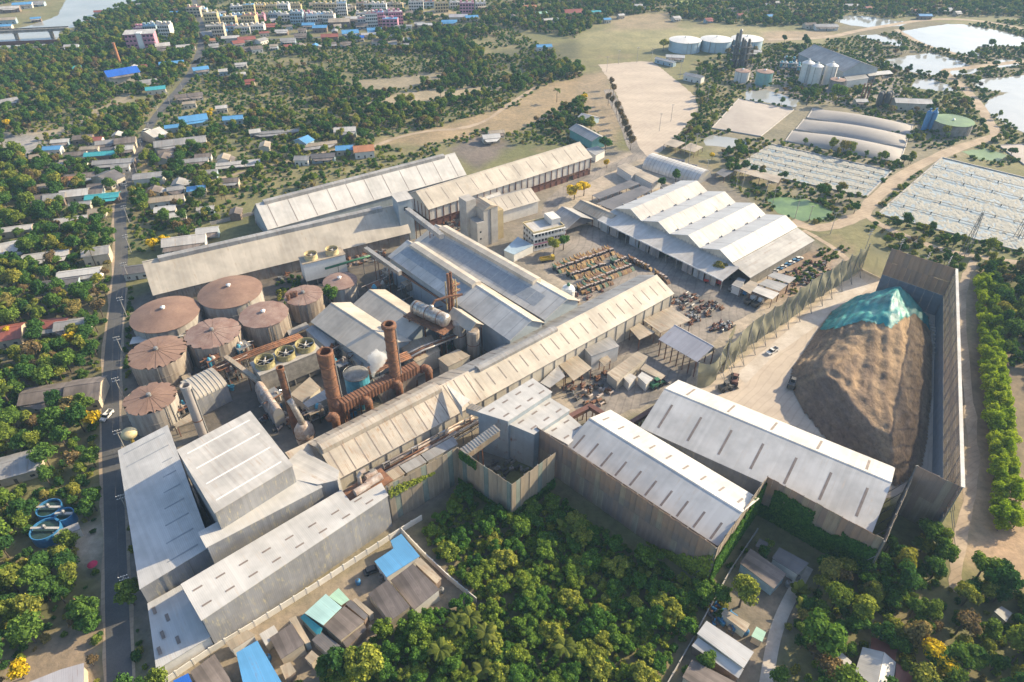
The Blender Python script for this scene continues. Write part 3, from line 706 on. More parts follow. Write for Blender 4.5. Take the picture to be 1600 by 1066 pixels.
screen('very long brown sheet screen standing before the nearer white gabled shed', (838.5,667), (1121,856), 17.5, tiers=2, mats=brd+scr[:1])
f5 = screen('climber-covered screen closing the end of the nearer white gabled shed', (1121,857), (1199.5,744), 17.5, tiers=2, mats=scr)
f6 = screen('brown screen with a big dark climber before the farther white gabled shed', (1199.5,744), (1380,842), 17.5, tiers=2, mats=brd+scr[:1])
f7 = screen('narrow screen along the end of the farther white gabled shed', (1384,846), (1434,728), 18.0, tiers=2, mats=scr)
screen('dark screen at the lower right corner of the heap yard', (1434,728), (1502,761), 22.0, tiers=2, mats=brd[2:]+scr[1:2])
def netty(name, c, k):
    m = mottled(name, c, .25, .4, .9, c2=dark(c, .75), sc3=(1,1,.1)); nt = m.node_tree; b = nt.nodes['Principled BSDF']; t = N(nt, 'ShaderNodeBsdfTransparent'); mx = N(nt, 'ShaderNodeMixShader'); mx.inputs[0].default_value = k
    nt.links.new(b.outputs[0], mx.inputs[1]); nt.links.new(t.outputs[0], mx.inputs[2]); nt.links.new(mx.outputs[0], nt.nodes['Material Output'].inputs[0]); return m
nets = [netty('wind_net_brown', (.34,.25,.21), .5), netty('wind_net_tan', (.37,.28,.23), .5)]
RW = screen('straight high brown netted wall along the right side of the heap', (1502,761), (1493,420), 24.0, pw=2.6, mats=nets, low=10, back=-1, name='board_wall')
screen('reddish brown board wall closing the far end of the heap yard', (1493,420), (1394,388), 25.0, pw=2.2, tiers=2, mats=brd, low=11, back=-1, name='board_wall')
o_, a_, u_, L_ = RW
part('wall_coping', MB().box(0, -1.0, 23.9, L_, 0.1, 24.15), whiteb, o_)

# green shade-net curtain on steel trestles
netm, nt, b = nodes('shade_net')
tc = N(nt, 'ShaderNodeTexCoord'); f = noise(nt, tc.outputs['Object'], .25, 5); nt.links.new(ramp(nt, f, [(.3, (.20,.195,.13)), (.7, (.35,.325,.225))]), b.inputs['Base Color']); b.inputs['Roughness'].default_value = .9
tr = N(nt, 'ShaderNodeBsdfTransparent'); tl = N(nt, 'ShaderNodeBsdfTranslucent'); tl.inputs[0].default_value = (.26,.25,.16,1)
mx = N(nt, 'ShaderNodeMixShader'); mx.inputs[0].default_value = .35; mx2 = N(nt, 'ShaderNodeMixShader'); mx2.inputs[0].default_value = .12
out = nt.nodes['Material Output']; nt.links.new(b.outputs[0], mx.inputs[1]); nt.links.new(tl.outputs[0], mx.inputs[2]); nt.links.new(mx.outputs[0], mx2.inputs[1]); nt.links.new(tr.outputs[0], mx2.inputs[2]); nt.links.new(mx2.outputs[0], out.inputs[0])
def curtain(label, base, H, name='shade_net_screen'):
    line = smooth_line(gp(base), 1); o = thing(name, label, 'screen', (line[0][0], line[0][1], 0))
    ox, oy = line[0]; pts = []
    for (x0, y0), (x1, y1) in zip(line, line[1:]):
        k = max(1, int(math.hypot(x1-x0, y1-y0)/.8))
        pts += [(x0+(x1-x0)*j/k-ox, y0+(y1-y0)*j/k-oy) for j in range(k)]
    pts.append((line[-1][0]-ox, line[-1][1]-oy)); nr = 13; s_ = 0; acc = [0]
    for p, q in zip(pts, pts[1:]): acc.append(acc[-1]+math.hypot(q[0]-p[0], q[1]-p[1]))
    bay = 9.0; nb = max(1, int(acc[-1]/bay)); bay = acc[-1]/nb; rr = random.Random(len(base)); hb = [H+rr.uniform(-1.2, 1.2) for _ in range(nb+2)]
    for bi in range(nb):
        idx = [i for i, d in enumerate(acc) if bi*bay-1e-6 <= d <= (bi+1)*bay+.81]
        mb = MB(); vs = []; 
        for i in idx:
            x, y = pts[i]; x1, y1 = pts[min(i+1, len(pts)-1)]; x0, y0 = pts[max(i-1, 0)]; dx, dy = x1-x0, y1-y0; k = math.hypot(dx, dy) or 1; nx_, ny_ = -dy/k, dx/k
            t = min(1, max(0, (acc[i]-bi*bay)/bay)); top = hb[bi]*(1-t)+hb[bi+1]*t - 1.2*math.sin(math.pi*t)
            for j in range(nr):
                f = j/(nr-1); bl = .9*math.sin(math.pi*t)*math.sin(math.pi*f*2+bi) + .35*math.sin(t*9+f*5+bi*2)*math.sin(math.pi*f)
                vs.append((x+nx_*bl, y+ny_*bl, .1+f*top))
        mb.add(vs, [(i*nr+j, (i+1)*nr+j, (i+1)*nr+j+1, i*nr+j+1) for i in range(len(idx)-1) for j in range(nr-1)])
        part('net_panel', mb, netm, o, smooth=True)
        x, y = pts[idx[0]]; part('mast', MB().tube((x, y, 0), (x, y, hb[bi]+.3), .22, n=6), steel, o)
        i = idx[0]; x1, y1 = pts[min(i+1, len(pts)-1)]; dx, dy = x1-x, y1-y; k = math.hypot(dx, dy) or 1
        ex, ey = x+dy/k*4.5, y-dx/k*4.5
        part('brace', MB().tube((x, y, hb[bi]*.75), (ex, ey, 0), .14, n=5), steel, o); part('brace', MB().tube((x, y, hb[bi]*.4), (ex, ey, 0), .1, n=5), steel, o)
    return o
curtain('long olive shade net hung on steel masts beside the concrete apron', [(1130,582),(1180,534),(1260,481),(1345,420)], 15.5)
curtain('olive shade net wrapped round the open lilac-roofed shed', [(1084,606),(1106,606),(1120,592),(1130,572),(1140,548)], 12.5)
curtain('thin see-through net joining the long net with the board wall', [(1346,420),(1362,428),(1382,437)], 15)

# ------------------------------------------------------------- the brown heap under its turquoise sheet
heapm, nt, b = nodes('heap_bagasse'); tc = N(nt, 'ShaderNodeTexCoord'); co = tc.outputs['Object']
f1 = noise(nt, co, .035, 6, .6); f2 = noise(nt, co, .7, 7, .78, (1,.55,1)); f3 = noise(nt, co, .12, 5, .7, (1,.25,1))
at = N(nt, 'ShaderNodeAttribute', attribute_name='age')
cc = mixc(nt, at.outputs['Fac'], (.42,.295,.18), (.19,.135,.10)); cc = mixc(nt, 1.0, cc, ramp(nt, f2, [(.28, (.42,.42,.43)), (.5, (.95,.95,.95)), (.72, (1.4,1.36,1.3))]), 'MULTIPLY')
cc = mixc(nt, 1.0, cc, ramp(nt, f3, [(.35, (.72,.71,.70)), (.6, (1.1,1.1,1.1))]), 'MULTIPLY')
nt.links.new(cc, b.inputs['Base Color']); b.inputs['Roughness'].default_value = 1
bp = N(nt, 'ShaderNodeBump'); bp.inputs['Strength'].default_value = .9; bp.inputs['Distance'].default_value = 1.2; nt.links.new(f2, bp.inputs['Height']); nt.links.new(bp.outputs[0], b.inputs['Normal'])
tarpm, nt, b = nodes('tarp_turquoise'); tc = N(nt, 'ShaderNodeTexCoord'); f1 = noise(nt, tc.outputs['Object'], .10, 5, .6, (1,.45,1)); f2 = noise(nt, tc.outputs['Object'], .9, 5, .7)
cc = ramp(nt, f1, [(.34, (.004,.13,.15)), (.47, (.012,.23,.235)), (.58, (.035,.30,.28)), (.70, (.16,.40,.33))]); cc = mixc(nt, 1.0, cc, ramp(nt, f2, [(.3, (.7,.75,.75)), (.7, (1.1,1.08,1.05))]), 'MULTIPLY'); nt.links.new(cc, b.inputs['Base Color']); b.inputs['Roughness'].default_value = .45
bp = N(nt, 'ShaderNodeBump'); bp.inputs['Strength'].default_value = .6; bp.inputs['Distance'].default_value = .5; nt.links.new(f2, bp.inputs['Height']); nt.links.new(bp.outputs[0], b.inputs['Normal'])
HB = gp([(1232,600),(1236,575),(1252,553),(1272,523),(1296,488),(1335,464),(1382,458),(1425,474),(1452,500),(1458,545),(1457,620),(1450,690),(1442,732),(1425,750),(1402,762),(1370,752),(1330,722),(1290,688),(1255,645)])
hx = np.array([p[0] for p in HB]); hy = np.array([p[1] for p in HB]); ox, oy = float(hx.mean()), float(hy.mean())
gx = np.arange(hx.min()-2, hx.max()+2, .8); gy = np.arange(hy.min()-2, hy.max()+2, .8); HX, HY = np.meshgrid(gx, gy)
ins = inpoly(HX, HY, HB); dd = np.where(ins, dpoly(HX, HY, HB), 0)
dd = dd*(1+.18*(fbm(HX, HY, 14, 5)-.5)*2)
sp = (HX-hx.min())/(hx.max()-hx.min()); tp = (HY-hy.min())/(hy.max()-hy.min())
pkx, pky = G(1385,470,15); Hmax = 11.0 + 2.5*tp + 9*np.exp(-((HX-pkx)**2+(HY-pky)**2)/(2*17.0**2)) + 2.0*(fbm(HX, HY, 22, 2)-.5)
hh = Hmax*(1-np.exp(-dd*.85/np.maximum(Hmax, 1)*1.05)) if False else np.minimum(dd*.72, Hmax) - .10*np.maximum(0, dd*.72-Hmax)*0
k_ = 1.1; hh = -np.log(np.exp(-dd*.92/k_)+np.exp(-Hmax/k_))*k_; hh = np.where(ins, np.maximum(hh, 0), 0)
px0, py0 = G(1330,545,15); ang = np.arctan2(HY-py0, HX-px0)
hh += np.where(hh > 1.5, .22*(vnoise(ang*7, np.hypot(HX-px0, HY-py0)/9, 1.0, 3)-.5)*np.minimum(hh/4, 1)*2, 0)
stp = 2.6; hq = hh/stp; fr = hq-np.floor(hq); hh = np.where(hh > 2, hh*.45+.55*(np.floor(hq)+np.clip(fr*2.2-.6, 0, 1))*stp, hh)
hh += np.where(hh > .6, (fbm(HX, HY, 9, 14)-.5)*1.8 + (fbm(HX, HY, 3.2, 15)-.5)*.8 + (fbm(HX, HY, 5, 8)-.5)*.9 + (fbm(HX, HY, 2, 4)-.5)*.4, 0)
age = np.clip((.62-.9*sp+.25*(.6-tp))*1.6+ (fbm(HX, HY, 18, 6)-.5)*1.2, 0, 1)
trk = np.zeros_like(hh); dmin = np.full(hh.shape, 1e9)
for pl in ([(1255,548),(1275,530),(1305,520),(1340,522),(1352,535),(1335,552),(1310,560)], [(1262,556),(1285,540),(1320,533),(1345,545)], [(1372,512),(1378,560),(1372,610),(1385,660)], [(1392,512),(1398,560),(1396,620),(1410,680)], [(1350,515),(1350,560),(1340,600)], [(1410,510),(1420,560),(1425,620)], [(1252,566),(1290,570),(1320,588),(1345,618),(1372,648),(1395,690)]):
    w_ = smooth_line([G(a, b_, 13) for a, b_ in pl], 2)
    for (x0, y0), (x1, y1) in zip(w_, w_[1:]):
        dx, dy = x1-x0, y1-y0; t_ = np.clip(((HX-x0)*dx+(HY-y0)*dy)/(dx*dx+dy*dy+1e-9), 0, 1); dmin = np.minimum(dmin, np.hypot(HX-x0-t_*dx, HY-y0-t_*dy))
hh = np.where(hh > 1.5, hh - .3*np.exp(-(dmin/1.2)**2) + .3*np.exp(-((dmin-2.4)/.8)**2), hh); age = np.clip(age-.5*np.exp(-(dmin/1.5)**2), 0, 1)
BND = [(1200,528),(1272,522),(1310,513),(1345,506),(1375,509),(1393,514),(1403,508),(1416,500),(1430,493),(1445,507),(1462,530)]
def heap_mesh(name, mask, lift, mat):
    idx = -np.ones(HX.shape, int); fs = []; vs = []; ag = []
    cm = mask[:-1,:-1] & mask[1:,:-1] & mask[:-1,1:] & mask[1:,1:]
    js, is_ = np.nonzero(cm)
    for j, i in zip(js, is_):
        q = []
        for (b1, a1) in ((j,i),(j,i+1),(j+1,i+1),(j+1,i)):
            if idx[b1,a1] < 0: idx[b1,a1] = len(vs); vs.append((HX[b1,a1]-ox, HY[b1,a1]-oy, hh[b1,a1]+lift)); ag.append(age[b1,a1])
            q.append(int(idx[b1,a1]))
        fs.append(q)
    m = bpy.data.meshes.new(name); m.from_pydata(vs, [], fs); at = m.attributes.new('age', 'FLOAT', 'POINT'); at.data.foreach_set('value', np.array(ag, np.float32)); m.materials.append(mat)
    m.polygons.foreach_set('use_smooth', [True]*len(m.polygons)); return m
heap = thing('bagasse_heap', 'huge brown heap of crushed cane fibre in the walled yard', 'heap', (ox, oy, .06)); BLOCK.append(HB)
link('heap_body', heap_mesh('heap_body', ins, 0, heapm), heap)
d_ = HY*_c-(hh-HC)*_s; hpx = CX+F*HX/d_; hpy = CY-F*(HY*_s+(hh-HC)*_c)/d_
bx = np.interp(hpx, [p[0] for p in BND], [p[1] for p in BND]) + (fbm(HX, HY, 4, 11)-.5)*8
tarpmask = ins & (hpy < bx) & (hh > .4)
hh2 = hh.copy(); hh = hh + .22 + .5*np.maximum(0, fbm(HX, HY, 7, 31)-.5)
cover = thing('heap_tarpaulin', 'wrinkled turquoise tarpaulin spread over the far end of the brown heap', 'tarpaulin', (ox, oy, .06))
link('sheet', heap_mesh('heap_tarpaulin', tarpmask, 0, tarpm), cover); hh = hh2
for i in range(17):   # row of sandbags along the far foot
    p = [(1400,479),(1420,487),(1440,497),(1452,506),(1459,518),(1462,535),(1463,555)]; t = i/16*6; k = min(5, int(t)); q = (p[k][0]+(p[k+1][0]-p[k][0])*(t-k), p[k][1]+(p[k+1][1]-p[k][1])*(t-k)); x, y = G(*q)
    solo('concrete_block', MB().rbox(0,0,0,2.1,1.2,1.1).rbox(.1,.05,1.1,1.2,.7,.12), slabc, 'pale concrete block, %s along the far foot of the heap counted from the left' % nth(i), 'block', 'blocks at the foot of the heap', (x, y, .05), R(random.uniform(-40, 20)))

# ------------------------------------------------------------- round tanks
def tank(label, c, wpx, z, mroof, mwall, cone=2.6, torn=0, seed=0, cat='tank', group=None, name='storage_tank', n=36, roofn=18, drip=True):
    x, y = G(c[0], c[1], z+cone*.3); r = wpx/2*PD(x, y, z)/F; rr = random.Random(seed)
    o = thing(name, label, cat, (x, y, 0), R(rr.uniform(0, 40)), group)
    BLOCK.append([(x+(r+2)*math.cos(k*.7854), y+(r+2)*math.sin(k*.7854)) for k in range(8)])
    part('tank_wall', MB().lathe([(r*.99,0),(r*.99,z*.5),(r,z*.5),(r,z*.52),(r*.99,z*.52),(r*.99,z)], n, cap=False), mwall, o, smooth=False)
    if torn:
        part('tank_floor', MB().lathe([(r*.97,z-1.2),(.2,z-1.1)], n), dsteel, o)
        for i in range(roofn):
            a0 = 2*math.pi*i/roofn; a1 = 2*math.pi*(i+1)/roofn; re = [r*1.03*(1-rr.random()*.16*torn*(rr.random() < .45)) for _ in range(4)]
            q = [(.6*math.cos(a0), .6*math.sin(a0), z+cone)]; zj = rr.uniform(-.06, .05)
            for k in range(4):
                a = a0+(a1-a0)*k/3*.985; q.append((re[k]*math.cos(a), re[k]*math.sin(a), z+.1+zj*k+cone*(1-re[k]/r)))
            part('roof_plate', MB().slab(q, .12), mroof, o)
        part('roof_hub', MB().lathe([(.9,z+cone-.2),(.8,z+cone+.9),(.2,z+cone+1.1)], 10), steel, o)
    else:
        part('tank_roof', MB().lathe([(r*1.025,z-.25),(r*1.03,z+.05),(r*.75,z+cone*.36),(r*.4,z+cone*.75),(.3,z+cone)], n), mroof, o, smooth=False)
        part('roof_vent', MB().lathe([(.7,z+cone-.2),(.7,z+cone+.8),(1.1,z+cone+.8),(.2,z+cone+1.3)], 10), whitep, o)
    for k in range(3):
        a = rr.uniform(0, 6.28); part('stiffener', MB().rbox(r*1.0*math.cos(a), r*1.0*math.sin(a), 0, .3, .35, z-.3, a), steel, o)
    a = rr.uniform(3.6, 5.2); part('ladder', MB().tube((r*1.03*math.cos(a), r*1.03*math.sin(a), .1), (r*1.03*math.cos(a+.04), r*1.03*math.sin(a+.04), z+.8), .16, n=5), steel, o)
    return o
tank('big tank with smooth rust-brown conical roof nearest the road', (257,488), 100, 9, tankroof, tankwall, 3.0, seed=1)
tank('big tank with smooth rust-brown conical roof farthest up the row', (359,453), 94, 10, tankroof, tankwall, 3.0, seed=2)
tank('stained tank with torn brown roof plates beside the white lean-to', (245,549), 85, 11, tankroof, tankwall2, 1.6, 1, 3)
tank('faded tank with ragged roof edge in the middle of the tank cluster', (332,519), 82, 11, tankroof2, tankwall2, 1.6, .6, 4)
tank('faded many-sided tank at the right of the tank cluster', (412,490), 74, 11, tankroof2, tankwall2, 1.2, 0, 5, n=12)
tank('separate tank with badly torn star-like brown roof above the roadside shed', (234,621), 77, 11.5, tankroof, tankwall, 1.4, 1.3, 6, roofn=20)
tank('small faded tank behind three brown vent stacks', (474,460), 58, 10, tankroof2, tankwall2, 1.2, .5, 7)
tank('small brown-topped tank next to the lone yard tree', (531,438), 52, 9, tankroof2, tankwall, 1.4, 0, 8, n=20)
for i, q in enumerate([(452,472),(458,469),(464,468)]):
    x, y = G(*q, 9); solo('vent_stack', MB().lathe([(.8,6),(.8,12.6),(1.0,12.6),(1.0,13.2),(.6,13.2)], 10), rustm, '%s from the left of three brown vent stacks between the faded tanks' % nth(i), 'stack', 'vent stacks', (x, y, 0))
shed('tank_lean_to', 'white strip roof between the big brown-roofed tank and the torn one', 'lean-to', [(202,538),(207,527),(284,517),(287,525)], [5,5.4,5.4,5], posts=True, roof=white)

# ------------------------------------------------------------- chimneys and flues
def chimney(label, top, z, r, mat, taper=1.15, rings=5, flange=1.25, fz=2.0, soot=None):
    x, y = G(*top, z); o = thing('chimney', label, 'chimney', (x, y, 0)); n = 20
    part('shaft', MB().lathe([(r*taper,0),(r*1.04,z*.5),(r,z-fz)], n, cap=False), mat, o, smooth=True)
    part('chimney_crown', MB().lathe([(r,z-fz),(r*flange,z-fz+.5),(r*flange,z-.3),(r*1.05,z),(r*.85,z),(r*.82,z-3)], n, cap=False), soot or mat, o)
    part('flue_bottom', MB().lathe([(r*.9,z-3.2),(r*.9,z-3)], n), blackr, o)
    for k in range(rings):
        zz = z*(.35+.6*k/rings); part('ring', MB().lathe([(r*1.02,zz),(r*1.13,zz+.05),(r*1.13,zz+.35),(r*1.02,zz+.4)], n, cap=False), rustm, o)
    part('ladder', MB().box(r*1.08,-.25,2,r*1.2,.25,z-1.5), steel, o)
    return o
chimney('rusty chimney with flanged top standing behind the ribbed flue', (607,506), 40, 2.0, rusto, soot=rustm, flange=1.35)
chimney('thickest rusty chimney rising from the bend of the ribbed flue', (507,549), 37, 2.5, rusto, soot=rustm, flange=1.15, fz=5)
chimney('slender brown chimney nearest the tall square shed', (437,574), 31, 1.25, rustm, flange=1.1)
chimney('pale grey smooth chimney between the torn tank and the square shed', (289,602), 25, 1.7, mottled('chimney_grey', (.42,.38,.36), .2, .4, .6, sc3=(1,1,.15)), taper=1.05, rings=1, flange=1.06)
def flue():
    z0 = 13.5; a = Vector(G(531,629,z0+3.4)); b_ = Vector(G(651,568,z0+3.4)); u = b_-a; L = u.length
    o = thing('flue_duct', 'big ribbed rust-coloured flue linking the rusty chimneys', 'flue', (a.x, a.y, 0), math.atan2(u.y, u.x))
    part('duct_body', MB().box(0,-1.9,z0,L,1.9,z0+3.4), rusto, o)
    for i in range(int(L/1.3)):
        x = .3+i*1.3; part('rib', MB().box(x,-2.1,z0-.2,x+.28,2.1,z0+3.58), rustm, o)
    for x in (2, L*.35, L*.68, L-1.5):
        part('support', MB().rbox(x,-1.2,0,.5,.5,z0).rbox(x,1.2,0,.5,.5,z0).box(x-.25,-1.2,z0*.5,x+.25,1.2,z0*.5+.4), rustm, o, kind=None)
    part('hopper', MB().add([(L*.45,-1.9,z0),(L*.98,-1.9,z0),(L*.98,1.9,z0),(L*.45,1.9,z0),(L*.5,-.8,6),(L*.93,-.8,6),(L*.93,.8,6),(L*.5,.8,6)], [(0,4,5,1),(1,5,6,2),(2,6,7,3),(3,7,4,0),(4,7,6,5)]), wallr, o)
    # chimney bend
    c = Vector(G(507,549,37)); ca, sa = math.cos(-math.atan2(u.y,u.x)), math.sin(-math.atan2(u.y,u.x)); dx, dy = c.x-a.x, c.y-a.y
    lx, ly = dx*ca-dy*sa, dx*sa+dy*ca
    part('flue_bend', MB().path([(lx,ly,z0+5),(lx,ly,z0+2.2),(lx*.7,ly*.7,z0+1.2),(lx*.2,ly*.2,z0+1.5),(.6,0,z0+1.7)], [2.6,2.5,2.2,1.9,1.8], 12), rusto, o, smooth=True)
    return o
flue()
for i, (t_, e_) in enumerate((((657,572),(671,594)),((611,597),(625,617)),((563,622),(578,643)),((513,649),(527,668)))):
    a = G(*t_, 15); b_ = G(*e_, 9); o = thing('boiler_outlet', '%s from the right of the rusty elbow pipes beside the ribbed flue' % nth(i), 'pipe', (b_[0], b_[1], 0), 0, 'elbow pipes on the boilers')
    dx, dy = a[0]-b_[0], a[1]-b_[1]; pts = []
    for k in range(9):
        t = k/8*math.pi*.62; pts.append((dx*(1-math.sin(t)) if k < 9 else 0, dy*(1-math.sin(t)), 9+7.5*math.cos(t*.9)*.55+3.5*math.sin(t)))
    pts[-1] = (0, 0, 8)
    part('elbow', MB().path(pts, [1.5]*9, 12), rustm, o, smooth=True)
    for k in (2, 4, 6):
        part('elbow_band', MB().path([Vector(pts[k])-(Vector(pts[k+1])-Vector(pts[k]))*.08, Vector(pts[k])+(Vector(pts[k+1])-Vector(pts[k]))*.08], 1.66, 12), rusto, o)
    part('drum', MB().lathe([(2.6,0),(2.6,6.5),(2.2,8),(1.4,9)], 14), tankwall2, o)
x, y = G(556,583,15); o = thing('blue_tank', 'cyan-sided tank with a dirty grey lid behind the ribbed flue', 'tank', (x, y, 0))
part('tank_wall', MB().lathe([(4.6,0),(4.6,14.6)], 22, cap=False), cyanp, o); part('tank_lid', MB().lathe([(4.75,14.4),(4.75,14.8),(3,15.3),(.3,15.6)], 22), concd, o); part('railing', MB().lathe([(4.7,15.5),(4.8,15.6),(4.7,15.7)], 22, cap=False), steel, o)
# scrubber at the slender chimney
x, y = G(474,668,9); o = thing('dust_scrubber', 'squat cream and rust scrubber drum below the slender brown chimney', 'scrubber', (x, y, 0))
part('drum', MB().lathe([(2.6,0),(3.4,3),(3.4,8.5),(2.2,10.5),(1.4,11.2)], 16), pipe, o, smooth=True)
x2, y2 = G(452,625,21); part('pipe_up', MB().path([(x2-x,y2-y,21),((x2-x)*.75,(y2-y)*.75,19.5),((x2-x)*.15,(y2-y)*.15,13),(0,0,10.8)], [1.15]*4, 12), alu, o, smooth=True)
part('band', MB().lathe([(3.45,5.4),(3.6,5.6),(3.45,5.8)], 16, cap=False), rustm, o)
# ------------------------------------------------------------- cooling towers with fans
def cooling(label, tl, tr, bk, z, fans, rf, ring, wall, deck):
    loc, rz, L, W, fl = frame(tl, tr, bk, z); o = thing('cooling_tower', label, 'cooling tower', loc, rz); footprint(loc, rz, L, W)
    part('casing', MB().box(0,0,3.2,L,W,z-.3), wall, o); part('deck', MB().box(-.3,-.3,z-.28,L+.3,W+.3,z), deck, o)
    for k in range(5):
        for y in (.4, W-.4): part('leg', MB().rbox(.4+(L-.8)*k/4, y, 0, .5, .5, 3.2), concd, o)
    part('louvre', MB().box(.5,.5,.6,L-.5,W-.5,3.1), dsteel, o)
    for k in range(fans):
        cx_, cy_ = L*(k+.5)/fans, W/2
        st = part('fan_stack', MB().lathe([(rf*1.08,z),(rf,z+1.2),(rf*1.05,z+2.6),(rf*1.0,z+2.6),(rf*.95,z+1.2),(rf*1.0,z+.05)], 26, (cx_,cy_,0), cap=False), ring, o)
        part('fan_floor', MB().lathe([(rf*.96,z+.06),(.1,z+.08)], 20, (cx_,cy_,0)), blackr, st)
        for b in range(6):
            a = b*math.pi/3+k; part('fan_blade', MB().slab([(cx_+.3*math.cos(a-.3),cy_+.3*math.sin(a-.3),z+1.5),(cx_+rf*.92*math.cos(a-.07),cy_+rf*.92*math.sin(a-.07),z+1.4),(cx_+rf*.92*math.cos(a+.09),cy_+rf*.92*math.sin(a+.09),z+1.65),(cx_+.3*math.cos(a+.3),cy_+.3*math.sin(a+.3),z+1.6)], .08), whiteb, st)
        part('fan_hub', MB().lathe([(.6,z+1.1),(.6,z+1.9),(.2,z+2.0)], 12, (cx_,cy_,0)), whiteb, st)
    return o
cooling('stained cooling tower with three yellow-ringed fans near the slender chimney', (406,586), (501,547), (393,566), 12, 3, 3.7, mottled('fan_ring_dull_yellow', (.42,.36,.17), .4, .8, .6), concd, conc)
cooling('white cooling tower with two cream-ringed fans against the steep-roofed store', (473,413), (539,397), (465,402), 13, 2, 3.0, fcream, whitep, tan)

# ------------------------------------------------------------- process plant between the halls
gable('beige_hall', 'beige gabled hall with a notched corner, nearer of the pair by the chimneys', 'factory hall', (488,502), (580,566), (552,476), 9.5, 13.5, .55, wall=wallb, roof=cream, roof2=cream, block=True)
gable('beige_hall', 'beige gabled hall, farther of the pair by the chimneys', 'factory hall', (553,476), (632,530), (606,456), 9.5, 13.0, .55, wall=wallb, roof=cream, roof2=cream)
def roofs(tbl):
    for (lab, cat, pts, z, rm, kind) in tbl:
        shed('shed_roof' if kind != 'b' else 'small_building', lab, cat, pts, z, roof=rm, posts=(kind == 'p'), wall=wallc if kind != 'b' else plaster, th=.18)
roofs([
 ('tan sheet roof between the slender chimney and the cooling tower fans', 'shed', [(453,616),(484,589),(501,606),(473,629)], 6, tan, 'w'),
 ('narrow grey roof beside the thickest rusty chimney', 'shed', [(473,630),(512,606),(515,621),(481,637)], 7.5, greyr, 'w'),
 ('blue-grey lean-to along the notched beige hall', 'lean-to', [(477,515),(488,508),(524,533),(511,544)], [6.5,7.5,7.5,6.5], greyr, 'w'),
 ('low grey lean-to roof under the notch of the beige hall', 'lean-to', [(533,545),(541,538),(572,563),(562,570)], 5.5, greyr, 'w'),
 ('beige flat roof between the rusty chimney and the small gabled pan house', 'shed', [(621,539),(674,523),(688,548),(650,566)], 8, tan, 'w'),
 ('small tan roof beside the end of the ribbed flue', 'shed', [(684,560),(716,545),(735,556),(700,573)], 9, tan, 'w'),
 ('brown slatted platform roof between the grey chimney and the torn tank', 'shed', [(270,664),(298,645),(306,655),(276,668)], 5, tan, 'p'),
 ('little grey roof on the pipe yard behind the tank cluster', 'shed', [(448,517),(478,503),(484,510),(452,525)], 4, greyr, 'p'),
 ('small square tan roof beside the pipe rack by the roadside tank', 'shed', [(283,588),(297,582),(299,588),(286,594)], 3.5, tan, 'p')])
gable('pan_house', 'small gabled shelter roof over two stained vertical vessels', 'shelter', (701,493), (734,516), (719,483), 16, 18.5, .45, wall=tan, roof=cream, open_=True, posts=1, block=False)
for i, q in enumerate([(717,507),(739,521)]):
    x, y = G(*q, 14); o = thing('vertical_vessel', ('pale' if i == 0 else 'rust-stained') + ' vertical vessel under the small gabled shelter', 'vessel', (x, y, 0), 0, 'vessels under the shelter')
    part('shell', MB().lathe([(.8,0),(2.7,3.5),(2.7,15.2),(2.2,15.8)], 18), tank_m := (tankwall if i == 0 else tankwall2), o, smooth=False); part('band', MB().lathe([(2.75,9),(2.95,9.2),(2.75,9.4)], 18, cap=False), rustm, o)
def drum():
    z = 15; a = Vector(G(648,478,z+3)); b_ = Vector(G(697,500,z+3)); u = b_-a; L = u.length; o = thing('insulated_drum', 'silver insulated drum lying on a rusty platform by the process hall', 'drum', (a.x, a.y, 0), math.atan2(u.y, u.x))
    part('platform', MB().box(-2.5,-5,z-1,L+2.5,5,z-.6), rusto, o)
    for i in range(10): part('platform_rail', MB().rbox(-2.2+(L+4.4)*i/9,-4.8,z-.6,.12,.12,1.2), rustm, o)
    part('handrail', MB().box(-2.5,-4.9,z+.5,L+2.5,-4.75,z+.65), rustm, o)
    part('shell', MB().path([(-.8,0,z+2.4),(0,0,z+2.6),(L,0,z+2.6),(L+.8,0,z+2.4)], [1.9,3.0,3.0,1.9], 16), alu, o, smooth=True)
    for i in range(8): part('lagging_band', MB().tube((L*(i+.5)/8-.15,0,z+2.6),(L*(i+.5)/8+.15,0,z+2.6),3.1,n=16), rustm if i % 3 == 0 else alu, o)
    part('dome', MB().lathe([(1.1,0),(1.1,1.6),(.5,2.3)], 12, (L*.55,0,z+5)), alu, o)
    for x in (0, L*.5, L):
        for y in (-4, 4): part('leg', MB().rbox(x,y,0,.5,.5,z-1), rustm, o)
    part('vapour_pipe', MB().path([(L*.55,0,z+6.5),(L*.55,2.5,z+8),(L*.7,8,z+8.2),(L*.9,13,z+8)], .55, 8), rustm, o)
drum()
x, y = G(702,469,20); o = thing('steel_tower', 'rusty steel stair tower with twin pipes standing on the process hall', 'tower', (x, y, 0), R(43))
for i, (dx, dy, h) in enumerate(((0,0,33),(1.6,.2,33),(3.4,-.5,29),(3.8,1.8,28),(.2,2.2,28))): part('upright', MB().tube((dx,dy,14),(dx,dy,h),.6 if i < 2 else .3,n=8), rustm if i < 2 else fcream, o)
for z in (20,23,26): part('landing', MB().box(1.5,-1,z,5.5,2.8,z+.2), rusto, o)
for z in (21,24,27): part('landing_rail', MB().box(1.5,-1.05,z,5.5,-.95,z+.12), fcream, o)
